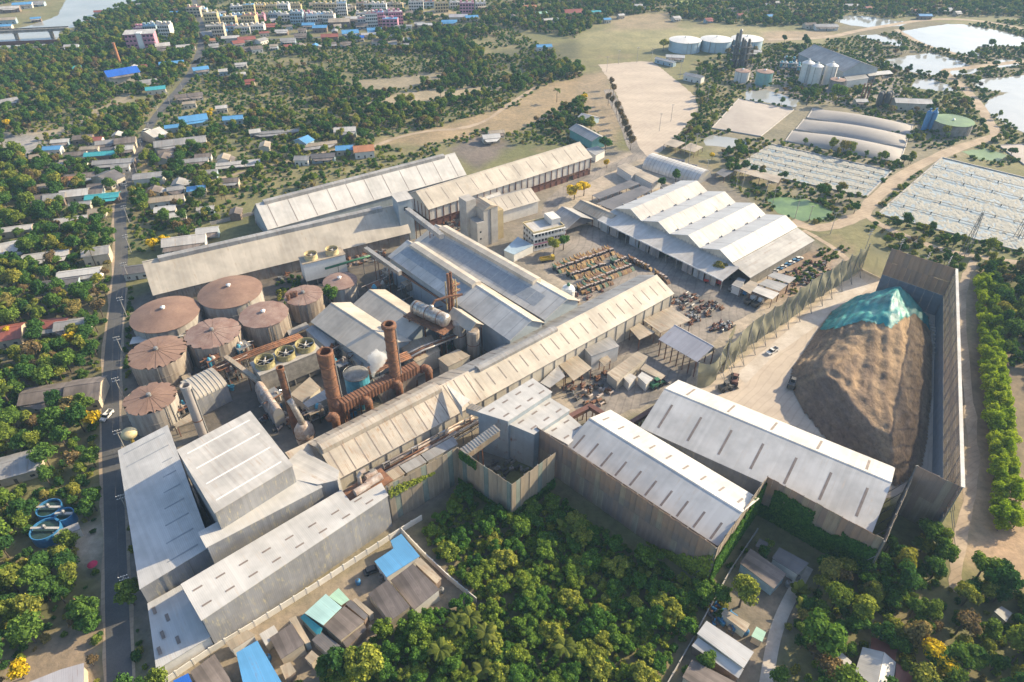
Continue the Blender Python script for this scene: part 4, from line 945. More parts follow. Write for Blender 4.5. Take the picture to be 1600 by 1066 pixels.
# conveyor galleries
def gallery(label, p, q, zp, zq, wd=2.2, h=2.4, mat=greyr, wall=wallm, legs=2, name='conveyor_gallery', ribs=0):
    a = Vector((*G(*p, zp), zp)); b_ = Vector((*G(*q, zq), zq)); o = thing(name, label, 'conveyor', (a.x, a.y, 0)); d = b_-a; u = Vector((d.x, d.y, 0)).normalized(); n = Vector((-u.y, u.x, 0))*wd/2
    A, B_ = Vector((0,0,a.z)), Vector((d.x, d.y, b_.z)); up = Vector((0,0,-h))
    part('gallery_roof', MB().slab([tuple(A-n*1.15), tuple(B_-n*1.15), tuple(B_+n*1.15), tuple(A+n*1.15)], .15), mat, o)
    part('gallery_wall', MB().slab([tuple(A-n+Vector((0,0,-.16))), tuple(B_-n+Vector((0,0,-.16))), tuple(B_+n+Vector((0,0,-.16))), tuple(A+n+Vector((0,0,-.16)))], h), wall, o)
    for i in range(ribs):
        t = (i+.5)/ribs; c = A.lerp(B_, t); part('rib', MB().slab([tuple(c-n*1.2-u*.15+Vector((0,0,.12))), tuple(c-n*1.2+u*.15+Vector((0,0,.12))), tuple(c+n*1.2+u*.15+Vector((0,0,.12))), tuple(c+n*1.2-u*.15+Vector((0,0,.12)))], .2), steel, o)
    for i in range(legs):
        t = (i+.7)/(legs+.4); c = A.lerp(B_, t)
        for s_ in (-1, 1): part('trestle_leg', MB().tube((c.x+n.x*s_*1.3, c.y+n.y*s_*1.3, 0), (c.x+n.x*s_*.8, c.y+n.y*s_*.8, c.z-h), .22, n=5), rustm, o)
    return o
gallery('inclined conveyor from the store tower to the farther process hall', (636,325), (690,366), 22, 24, legs=2)
gallery('rusty conveyor dropping from the white cooling tower to the process hall', (571,386), (625,424), 17, 17, 1.8, 2.0, legs=2, wall=wallr)
gallery('short ribbed conveyor tube passing over the sheet-walled pit', (777,668), (722,707), 18.5, 15.5, 3.0, 2.8, mat=creamr, wall=tan, legs=1, ribs=14)
gallery('covered conveyor between the dormer of the boiler hall and the stepped roofs', (732,634), (757,642), 17, 19, 2.6, 2.4, mat=tan, wall=wallb, legs=0, ribs=6)
gallery('brown pipe conveyor from the pipe yard to the torn tank', (352,556), (405,595), 9, 8, 1.6, 1.5, mat=tan, wall=wallr, legs=2)
gallery('low brown conveyor crossing the gap beside the stepped roofs', (890,650), (925,632), 7, 7, 1.8, 1.6, mat=brownp, wall=brownp, legs=2)
gallery('red-brown conveyor running back from the gap to the nearer white gabled shed', (921,632), (950,650), 7, 9, 1.8, 1.6, mat=brownp, wall=brownp, legs=2)
gallery('straight red-brown conveyor reaching the farther white gabled shed', (985,660), (1038,627), 8, 9, 1.6, 1.6, mat=brownp, wall=brownp, legs=2)
x, y = G(628,308,24); o = thing('store_tower', 'small white-roofed conveyor head tower at the end of the steep-roofed store', 'tower', (x, y, 0), R(30))
part('shaft', MB().box(-4,-4,0,4,4,24), wallb, o); part('tower_roof', MB().slab([(-4.5,-4.5,24),(4.5,-4.5,24),(4.5,4.5,25),(-4.5,4.5,25)], .25), whiteb, o); part('tower_window', MB().box(-1,-4.08,18,1,-4.02,20), glassd, o)
# dormer on the boiler hall
def dormer():
    z = 17.5; a = G(697,606,z); b_ = G(722,640,z); c = G(735,626,z)
    o = thing('roof_dormer', 'triangular blue-sided dormer on the boiler hall roof above the stepped roofs', 'dormer', (a[0], a[1], 0)); q = [(0,0), (b_[0]-a[0], b_[1]-a[1]), (c[0]-a[0], c[1]-a[1])]
    part('dormer_cheek', MB().add([(q[0][0],q[0][1],z+1.5),(q[1][0],q[1][1],z-4),(q[1][0],q[1][1],z+1),(q[0][0],q[0][1],z+1.6)], [(0,1,2,3)]), wallb, o)
    part('dormer_roof', MB().slab([(q[0][0],q[0][1],z+1.7),(q[1][0],q[1][1],z+1.1),(q[2][0],q[2][1],z+.3)], .2), whiteb, o)
dormer()
# pipe racks beside the boiler hall
def pipes(label, pxs, z, r, mat, n=3, gap=.8, name='pipe_run', loops=0):
    line = [Vector((*G(*p, z), z)) for p in pxs]; o = thing(name, label, 'pipework', (line[0].x, line[0].y, 0)); d = (line[1]-line[0]).normalized(); nn = Vector((-d.y, d.x, 0)); l0 = Vector((line[0].x, line[0].y, 0))
    for k in range(n):
        off = nn*(k-(n-1)/2)*gap; part('pipe', MB().path([tuple(p-l0+off+Vector((0,0,.15*k))) for p in line], r*(1 if k % 2 == 0 else .7), 8), mat if k % 3 != 1 else rustm, o, smooth=True)
    L = (line[-1]-line[0]).length; k = max(2, int(L/9))
    for i in range(k):
        p = line[0].lerp(line[-1], (i+.5)/k)-l0; w_ = n*gap/2+.3
        part('support', MB().box(p.x-.15,p.y-.15,0,p.x+.15,p.y+.15,z-r), steel, o)
    for i in range(loops):
        t = (i+.6)/loops; p = line[0].lerp(line[-1], t)-l0; e = 2.4
        part('expansion_loop', MB().path([tuple(p), tuple(p+Vector((0,0,e))+nn*.1), tuple(p+d*e+Vector((0,0,e))), tuple(p+d*e)], r*.8, 8), alu, o)
    return o
pipes('bundle of pale and rusty pipes running along the lower side of the boiler hall', [(572,748),(650,705),(742,655)], 9, .45, pipe, 4, 1.1, loops=4)
pipes('second pipe bundle nearest the sheet-walled pit with rectangular loops', [(640,722),(700,690),(755,658)], 7, .35, alu, 3, 1.0, loops=3)
pipes('long pipe rack crossing from the tank cluster to the cooling tower', [(292,600),(350,570),(400,550),(470,525)], 6, .4, rustm, 4, 1.0)
pipes('grey pipes leading from the beige flat roof to the vertical vessels', [(622,565),(660,545),(712,525)], 10, .45, alu, 3, 1.1)
pipes('rusty pipe rack between chimney and steam vent', [(560,590),(590,575),(640,555)], 11, .4, rustm, 5, .9, loops=1)
pipes('long dark pipe run along the shaded side of the nearer process hall', [(608,412),(690,465),(735,497)], 11, .5, rustm, 3, 1.2)
pipes('green pipe from the white cooling tower to the conveyor', [(508,420),(560,405),(585,398)], 9, .6, greenp, 1)
x, y = G(570,758,14); o = thing('gearbox_unit', 'grimy machine with drums and motors on a rust-brown deck beside the front shed', 'machine', (x, y, 0), R(43))
part('deck', MB().box(-7,-4,13.2,8,3,13.6), rusto, o); part('base', MB().box(-6,-3,0,7,2.4,13.2), wallr, o)
for i, (dx, dy, r, l) in enumerate(((-4.5,-1.5,1.2,5),(0,-1.2,1.3,5.5),(1.5,1.4,1.0,4))): part('drum', MB().tube((dx,dy,15),(dx+l,dy,15),r,n=14), pipe, o)
part('motor', MB().box(2,-2.6,13.6,4,-.6,16.6).mesh and MB().box(3.5,1.2,13.6,5.2,2.6,16), concd, o); part('stack_pipe', MB().path([(-1,1,13.6),(-1,1,18),(0,1,19),(1.5,1,19)], .7, 10), pipe, o)
# flat roofs between the boiler hall and the screen
roofs([('tan flat roof behind the teal-striped screen, nearest the front shed', 'shed', [(588,747),(622,728),(633,740),(602,758)], 10, tan, 'w'),
 ('dark grey flat roof behind the teal-striped screen, in the middle', 'shed', [(624,728),(656,711),(667,722),(635,739)], 10, greyr, 'w'),
 ('grey flat roof behind the teal-striped screen, nearest the pit', 'shed', [(658,710),(708,682),(716,694),(668,721)], 10, greyr, 'w')])
# steam
st, nt, b = nodes('steam'); nt.nodes.remove(b); v = N(nt, 'ShaderNodeVolumePrincipled'); v.inputs['Color'].default_value = (.95,.95,.95,1); v.inputs['Density'].default_value = .55; v.inputs['Anisotropy'].default_value = .2
nt.links.new(v.outputs[0], nt.nodes['Material Output'].inputs['Volume'])
bm = bmesh.new(); rr = random.Random(3); x, y = G(583,585,14)
for (dx, dy, dz, r) in ((0,0,0,.9),(.3,.2,1.6,1.3),(.9,.6,3.4,2.0),(2.3,1.0,5.4,2.7),(.6,1.8,5.8,2.3),(4.0,1.6,7.2,2.0),(2.0,2.2,7.8,1.8)):
    import mathutils
    bmesh.ops.create_icosphere(bm, subdivisions=3, radius=r, matrix=mathutils.Matrix.Translation((dx, dy, dz)))
for vt in bm.verts:
    k = math.sin(vt.co.x*2.1+1)*math.sin(vt.co.y*2.3)*math.sin(vt.co.z*1.9+.5); vt.co += vt.normal*k*.8
mme = bpy.data.meshes.new('steam_plume'); bm.to_mesh(mme); mme.materials.append(st); so = link('steam_plume', mme, None, (x, y, 14)); rm = so.modifiers.new('blend', 'REMESH'); rm.mode = 'VOXEL'; rm.voxel_size = .35
tag(so, 'small white puff of steam beside the rusty chimney', 'steam')

# ------------------------------------------------------------- smaller buildings inside the works
roofs([
 ('large tan canopy roof beside the far end of the long mill hall', 'canopy', [(1005,500),(1048,479),(1080,500),(1032,520)], 7, tan, 'p'),
 ('weathered tan canopy next to the large one along the long mill hall', 'canopy', [(984,514),(999,505),(1024,519),(999,531)], 6, tan, 'p'),
 ('tan square roof on posts along the near half of the long mill hall', 'canopy', [(872,568),(900,554),(925,575),(896,595)], 7, tan, 'p'),
 ('pale roof between the stepped roofs and the tan square canopy', 'canopy', [(844,598),(872,571),(883,588),(859,606)], [6,7.5,7.5,6], whiteb, 'p'),
 ('narrow long beige roof on the work yard below the net screen', 'shed', [(948,583),(996,549),(1013,557),(964,596)], 5, tan, 'w'),
 ('tiny beige hut roof in the work yard', 'hut', [(974,590),(984,583),(995,589),(983,600)], 4, whiteb, 'b'),
 ('tiny white hut roof beside the green tractor in the work yard', 'hut', [(996,588),(1003,581),(1021,591),(1010,601)], 4, white, 'b'),
 ('brown strip roof at the edge of the work yard', 'shed', [(1000,577),(1008,568),(1040,587),(1033,593)], 4, tan, 'p'),
 ('small tan roof propped between canopy and window house', 'shed', [(936,563),(948,554),(955,562),(944,572)], 5, tan, 'p'),
 ('grey repair shed roof highest in the cluster by the olive net', 'shed', [(1199,431),(1210,425),(1244,434),(1233,443)], 6, greyr, 'p'),
 ('blue-grey repair shed roof in the middle of the cluster by the olive net', 'shed', [(1185,444),(1198,436),(1232,444),(1218,455)], 5.5, greyr, 'p'),
 ('white repair shed roof lowest in the cluster by the olive net', 'shed', [(1175,455),(1184,446),(1218,458),(1207,468)], 5, whiteb, 'p'),
 ('tan square roof left of the repair shed cluster', 'shed', [(1156,450),(1172,438),(1186,443),(1172,459)], 5, tan, 'p'),
 ('single grey hut roof beside the lean-to of the four-bay warehouse', 'hut', [(1143,445),(1154,433),(1165,437),(1158,451)], 4.5, greyr, 'b'),
 ('dark long roof behind the flowering tree, left of a pair', 'shed', [(925,305),(985,281),(1000,287),(936,311)], 5, darkr, 'p'),
 ('dark long roof behind the flowering tree, right of a pair', 'shed', [(932,318),(1004,290),(1019,296),(959,329)], 5, darkr, 'p'),
 ('tan office roof left of the white barrel vault', 'office', [(964,260),(978,255),(1004,266),(987,275)], 5, tan, 'b'),
 ('tan office roof between barrel vault and four-bay warehouse', 'office', [(991,272),(1004,267),(1036,281),(1019,287)], 5, tan, 'b'),
 ('open shelter with dark shade beneath, left of two near the sand lot', 'shelter', [(1037,225),(1051,217),(1071,223),(1056,231)], 4, tan, 'p'),
 ('open shelter with dark shade beneath, right of two near the sand lot', 'shelter', [(1064,232),(1079,223),(1099,230),(1085,238)], 4, tan, 'p'),
 ('grey roofed house at the far end of the brown-framed store', 'house', [(914,233),(934,228),(946,235),(931,243)], 5, greyr, 'b'),
 ('long pinkish roof beside the foaming basin', 'shed', [(1146,266),(1158,261),(1222,276),(1216,286)], 5, tan, 'p'),
 ('small dark roof by the long pinkish one', 'shed', [(1118,270),(1130,263),(1147,268),(1132,277)], 4, darkr, 'p')])
gable('tan_long_shed', 'tan gabled shed with a white sign front below the flowering tree', 'shed', (897,324), (949,347), (917,314), 6, 8.5, .5, wall=plaster, roof=tan)
gable('arch_shed', 'dark grey gabled vehicle shed with an open end next to the office', 'shed', (857,342), (884,358), (928,343), 5, 9.5, .5, wall=darkr, roof=greyr, open_=True, posts=3)
gable('lilac_shed', 'lilac-grey gabled shed half wrapped in olive net', 'shed', (1032,530), (1089,563), (1057,511), 9, 11.5, .8, wall=wallb, roof=lilac, roof2=white, open_=True, posts=6)
gable('teal_house', 'teal-walled building with grey roof beside the service track', 'building', (890,201), (925,220), (904,193), 6.5, 9, .5, wall=mottled('wall_teal', (.13,.33,.31), .2, .5), roof=greyr)
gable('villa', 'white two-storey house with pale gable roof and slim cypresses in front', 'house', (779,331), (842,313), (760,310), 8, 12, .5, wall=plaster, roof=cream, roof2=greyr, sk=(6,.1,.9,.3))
gable('brick_tower_annex', 'pale barn-like roof behind the white cypress house', 'building', (762,318), (786,309), (752,309), 8, 10, .5, wall=plaster, roof=whiteb)
def windows(o, x0, x1, y, z, n, w_, h, mat=glassd, frame_=True):
    for i in range(n):
        x = x0+(x1-x0)*(i+.5)/n; wo = part('window', MB().box(x-w_/2, y-.05, z, x+w_/2, y-.01, z+h), mat, o)
def office():
    loc, rz, L, W, fl = frame((834,365), (881,354), (807,352), 10); o = thing('office_block', 'three-storey white office block with ribbon windows and parapet roof', 'office', loc, rz); footprint(loc, rz, L, W)
    part('wall', MB().box(0,0,0,L,W,10), plaster, o); part('parapet', MB().box(-.3,-.3,10.02,L+.3,.1,10.9).box(-.3,W-.1,10.02,L+.3,W+.3,10.9).box(-.3,.1,10.02,.1,W-.1,10.9).box(L-.1,.1,10.02,L+.3,W-.1,10.9), fcream, o, kind=None)
    part('roof_deck', MB().box(.2,.2,10.02,L-.2,W-.2,10.1), whiteb, o)
    part('stair_tower', MB().box(L*.7,W*.3,10.1,L,W,13.5), plaster, o)
    for f in range(3):
        z = f*3.3; part('balcony_slab', MB().box(-.6,-1.2,z+3.0,L+.6,-.02,z+3.25), whitep, o); part('balcony_rail', MB().box(-.6,-1.2,z+.1 if f else .1,L+.6,-1.1,z+.9), pinkp if f == 1 else whitep, o)
        windows(o, .5, L-.5, -.0, z+1.0, 9, 1.6, 1.5)
        for i in range(10): part('pillar', MB().rbox(L*i/9, -1.0, z, .3, .3, 3.0), whitep, o)
        for i in range(4):
            y = W*(i+.5)/4; part('window', MB().box(-.05,y-.9,z+1,-.01,y+.9,z+2.4), glassd, o)
office()
shed('office_wing', 'low wing with light blue flat roof tray before the office block', 'office', [(787,391),(809,370),(834,383),(803,398)], 4.5, wall=plaster, roof=mottled('roof_tray_blue', (.38,.48,.56), .25, .2, .3))
def ctower():
    x, y = G(757,385); o = thing('concrete_tower', 'tall pale concrete tower of stacked boxes behind the farther process hall', 'tower', (x, y, 0), R(36)); BLOCK.append([(x-16,y-4),(x+16,y-4),(x+16,y+22),(x-16,y+22)])
    part('main_shaft', MB().box(0,0,0,9,11,21), conc, o); part('shaft_roof', MB().add([(-.4,-.4,21),(9.4,-.4,21),(9.4,11.4,21),(-.4,11.4,21),(4.5,-.4,23),(4.5,11.4,23)], [(0,1,4),(1,2,5,4),(2,3,5),(3,0,4,5)]), tan, o)
    part('side_shaft', MB().box(-6,7,0,-.02,14,25), conc, o); part('front_block', MB().box(-4.5,-.5,0,-.02,6.9,15), conc, o); part('tan_block', MB().box(9.02,2,0,14,10,17), mottled('tower_tan', (.42,.33,.18), .2, .3), o)
    part('pier', MB().box(4.2,-.35,0,4.6,-.02,21), concd, o)
    for z in (5,9): part('window', MB().box(-3,-.56,z,-2,-.52,z+1), glassd, o)
ctower()
def vault(label, p0, p1, p2, z, h, mat, name='barrel_vault', rings=16, n=12):
    loc, rz, L, W, fl = frame(p0, p1, p2, z); o = thing(name, label, 'building', loc, rz); footprint(loc, rz, L, W)
    for k in range(rings):
        mb = MB(); x0, x1 = L*k/rings, L*(k+1)/rings; vs = []
        for x in (x0, x1):
            for i in range(n+1):
                t = math.pi*i/n; vs.append((x, W/2-W/2*math.cos(t), z+h*math.sin(t)))
        mb.add(vs, [(i, n+1+i, n+2+i, i+1) for i in range(n)]); part('vault_bay', mb, mat, o)
        if k: 
            mb = MB(); mb.path([(x0, W/2-(W/2+.05)*math.cos(math.pi*i/n), z+(h+.05)*math.sin(math.pi*i/n)) for i in range(n+1)], .14, 5); part('vault_rib', mb, greyr, o)
    for x in (.02, L-.02):
        part('end_wall', MB().add([(x, W/2-W/2*math.cos(math.pi*i/n), z+h*math.sin(math.pi*i/n)) for i in range(n+1)], [tuple(range(n+1))]), wallm, o)
    if z > .5: part('wall', MB().box(.1,.1,0,L-.1,W-.1,z), wallm, o)
    return o
vault('long white barrel-vaulted tent behind the four-bay warehouse', (1003,263), (1088,291), (1022,250), 0, 7.5, white)
vault('cream rounded roof beside the pale grey chimney', (307,626), (356,602), (276,601), 8, 2.4, cream, 'rounded_shed', 8)
vault('row of cream barrel-shaped evaporator bodies left of the slender chimney', (399,612), (428,655), (412,601), 5, 4.2, pipe, 'evaporator_bank', 5)
wh = shed('window_house', 'small building with a row of square windows along the long mill hall', 'building', [(913,545),(953,525),(968,541),(924,557)], 8, wall=plaster, roof=greyr)

# ------------------------------------------------------------- houses
RK = dict(w=whiteb, W=white, g=greyr, d=darkr, f=fibre, b=bluer, B=bluevr, t=tealr, r=redr, o=orar, l=lilac, n=tan, p=paletr, P=palegr)
CN = dict(w='off-white', W='white', g='grey', d='dark grey', f='brown fibre-cement', b='blue', B='deep blue', t='turquoise', r='red', o='orange tiled', l='lilac', n='tan', p='pale turquoise', P='pale green')
wallsel = [plaster, wallc, mottled('wall_house_cream', (.55,.47,.36), .2, .5), mottled('wall_house_blue', (.34,.44,.50), .2, .5), mottled('wall_house_brown', (.26,.19,.15), .3, .6)]
def house(px, py, L, W, ang, k, h, rr, near=False):
    x, y = G(px, py, h); o = thing('house', '', 'house', (x, y, 0), R(ang)); m = RK[k]; wl = rr.choice(wallsel); zr = h+W*rr.uniform(.13, .2)
    ca, sa = math.cos(R(ang)), math.sin(R(ang))
    BLOCK.append([(x+a*ca-b_*sa, y+a*sa+b_*ca) for a, b_ in ((-L/2-1.5,-W/2-1.5),(L/2+1.5,-W/2-1.5),(L/2+1.5,W/2+1.5),(-L/2-1.5,W/2+1.5))])
    i = .6
    part('wall', MB().add([(-L/2+i,-W/2+i,0),(L/2-i,-W/2+i,0),(L/2-i,W/2-i,0),(-L/2+i,W/2-i,0),(-L/2+i,-W/2+i,h),(L/2-i,-W/2+i,h),(L/2-i,W/2-i,h),(-L/2+i,W/2-i,h),(-L/2+i,0,zr-.25),(L/2-i,0,zr-.25)], [(0,1,5,4),(2,3,7,6),(1,2,6,9,5),(3,0,4,8,7)]), wl, o)
    part('roof_slope', MB().slab([(-L/2,-W/2,h-.1),(L/2,-W/2,h-.1),(L/2,0,zr),(-L/2,0,zr)], .14), m, o); part('roof_slope', MB().slab([(-L/2,W/2,h-.1),(-L/2,0,zr),(L/2,0,zr),(L/2,W/2,h-.1)], .14), m, o)
    part('ridge_cap', MB().box(-L/2-.05,-.2,zr-.08,L/2+.05,.2,zr+.08), m, o)
    part('door', MB().box(-.5,-W/2+i-.06,0,.5,-W/2+i-.02,2.1), dsteel, o)
    for s_ in (-.3, .3):
        part('window', MB().box(L*s_-.7,-W/2+i-.06,1,L*s_+.7,-W/2+i-.02,2.1), glassd, o)
    if rr.random() < .45:
        d = rr.uniform(2, 3.5); part('porch_roof', MB().slab([(-L/2*rr.uniform(.4,1),-W/2-d,h-1.2),(L/2*rr.uniform(.3,1),-W/2-d,h-1.2),(L/2*.9,-W/2+.1,h-.45),(-L/2*.9,-W/2+.1,h-.45)], .1), rr.choice([greyr, fibre, m]), o)
    return o
CL = {
 'in the upper left village': [(190,113,27,18,38,'B',7),(243,138,16,9,22,'t',4),(232,127,14,10,30,'g',4),(254,70,14,12,25,'w',6),(313,107,14,10,30,'b',5),(302,185,20,13,25,'b',5),(275,197,16,7,20,'b',4),(364,184,15,9,15,'b',4),(240,208,12,16,60,'w',5),(282,221,34,13,20,'g',5),(306,250,16,7,15,'g',4),(120,105,8,7,30,'t',4),(112,72,14,8,10,'w',4),(10,157,16,9,40,'g',4),(325,52,16,14,40,'g',5),(350,110,10,8,20,'w',4),(285,150,12,8,25,'f',4),(305,148,12,8,25,'f',4),(290,72,18,8,20,'w',4),(268,98,22,9,20,'b',4),(372,66,12,10,30,'r',4)],
 'crowded left of the road': [(94,220,12,7,15,'w',4),(82,231,12,8,10,'b',4),(130,214,13,9,15,'f',4),(149,217,10,8,10,'r',4),(166,222,14,8,20,'g',4),(196,219,14,12,20,'f',5),(157,240,20,8,12,'t',4),(118,240,14,8,12,'f',4),(114,251,16,7,15,'n',4),(178,252,26,8,12,'g',4),(195,231,12,8,15,'w',4),(140,231,12,6,10,'n',4),(170,232,11,6,15,'d',4),(60,310,12,11,18,'f',4),(86,308,12,12,18,'g',4),(117,301,16,11,16,'w',4),(160,306,19,8,14,'t',4),(125,318,12,6,16,'g',4),(168,276,12,18,65,'d',5),(125,274,18,8,16,'f',4),(108,279,8,6,16,'o',4),(146,299,11,9,15,'f',4)],
 'among trees left of the road': [(112,343,17,8,20,'w',4),(22,357,18,7,18,'w',4),(18,385,13,14,30,'w',4),(72,398,22,8,18,'w',4),(124,425,20,7,16,'W',4),(92,441,18,7,16,'d',4),(150,392,13,10,20,'g',6),(78,505,15,8,12,'r',4),(8,520,14,13,20,'r',4),(113,506,14,9,14,'g',4),(95,611,28,11,14,'f',5),(133,609,13,15,14,'f',5),(22,726,17,12,25,'g',4)],
 'behind the long stores': [(232,274,18,10,15,'g',5),(260,310,20,8,18,'n',4),(258,326,12,8,18,'W',4),(278,335,9,7,20,'W',4),(307,294,11,8,15,'b',4),(321,325,10,5,15,'w',4),(288,375,22,11,16,'w',5),(324,359,12,7,14,'W',4),(213,420,12,9,16,'d',4),(475,219,9,12,60,'b',5),(538,231,12,9,10,'b',4),(568,232,14,12,15,'o',5),(539,202,16,10,10,'w',5),(505,243,16,8,10,'d',4),(497,225,26,6,20,'n',3),(472,247,10,8,0,'g',4),(370,254,30,6,15,'w',3),(430,206,34,5,12,'g',3)],
 'in the top market town': [(515,56,18,11,10,'r',5),(547,50,18,13,15,'b',5),(560,58,12,8,10,'B',4),(530,32,24,16,10,'n',6),(552,28,18,10,10,'W',5),(500,42,16,10,5,'b',5),(482,38,14,9,5,'b',4),(576,53,16,8,10,'w',4),(585,46,16,10,10,'b',5),(470,55,14,10,10,'f',4),(450,62,16,10,10,'g',4),(440,48,14,8,5,'w',4),(408,62,12,10,60,'g',4),(400,75,12,10,30,'f',4),(345,48,14,10,20,'b',4),(385,60,18,12,20,'r',5),(360,58,18,10,15,'w',5),(716,25,22,12,5,'l',5),(737,26,15,11,10,'b',5),(702,33,18,8,5,'b',4),(666,38,20,9,0,'W',4),(655,36,12,8,10,'g',4),(495,33,12,10,5,'f',4),(612,28,22,10,5,'w',5),(630,40,20,6,5,'g',4),(590,30,14,9,8,'r',4),(565,38,14,9,8,'f',4)],
 'far along the upper edge': [(845,20,14,9,20,'P',4),(895,18,22,14,10,'r',5),(931,18,12,8,10,'t',4),(860,30,18,8,20,'w',4),(828,10,16,9,10,'o',4),(1445,24,16,8,0,'b',4),(1290,40,26,12,0,'g',4),(1330,8,16,8,0,'w',4),(1265,38,14,9,10,'f',4),(1475,14,18,8,0,'w',4),(15,12,22,10,20,'w',5),(35,6,22,10,20,'b',5),(10,30,20,10,20,'n',5),(58,4,18,9,10,'g',4),(5,40,18,9,15,'b',4),(850,72,16,8,10,'b',4),(1000,8,14,8,0,'w',4),(775,206,12,7,15,'n',4),(767,213,13,8,15,'W',4),(920,183,14,10,-40,'w',4)],
 'near the distillery tanks': [(1055,88,18,9,-10,'W',4),(1040,94,22,6,-45,'w',4),(1085,118,18,8,-40,'g',5),(1180,80,12,7,0,'w',4),(1425,158,28,12,-8,'w',6),(1345,157,10,8,0,'w',4)]}
rr = random.Random(11); allh = []
for ph, n, (x0, x1, y0, y1), ks in (('in the top market town', 62, (325,640,18,72), 'wgfnrbwgogfw'), ('in the upper left village', 15, (205,420,55,255), 'wgfnfr'), ('crowded left of the road', 12, (60,200,205,330), 'wgfn'), ('far along the upper edge', 26, (-20,1500,-4,30), 'wgfrbn'), ('behind the long stores', 6, (215,420,260,350), 'wgf')):
    for _ in range(n*3):
        px, py = rr.uniform(x0,x1), rr.uniform(y0,y1); wx, wy = G(px, py)
        if n <= 0: break
        if any(abs(px-h[0]) < (h[2]+14)*1.0*F/PD(wx,wy)/2 and abs(py-h[1]) < 7 for h in CL[ph]): continue
        if any(bool(inpoly(np.array([wx]), np.array([wy]), b)[0]) for b in BLOCK[:12]): continue
        CL[ph].append((px, py, rr.uniform(8,12), rr.uniform(6,8.5), rr.choice([10,15,20,100,25]), rr.choice(ks), 4)); n -= 1
for ph, lst in CL.items():
    byc = {}
    for h in lst: byc.setdefault(h[5], []).append(h)
    for k, hs in byc.items():
        hs.sort(key=lambda q: q[0])
        for i, (px, py, L, W, a, k, h) in enumerate(hs):
            o = house(px, py, L, W, a, k, h, rr); o['group'] = 'houses ' + ph
            o['label'] = (CN[k]+' roofed house '+ph) if len(hs) == 1 else ('%s from left of the %s roofed houses %s' % (nth(i), CN[k], ph))
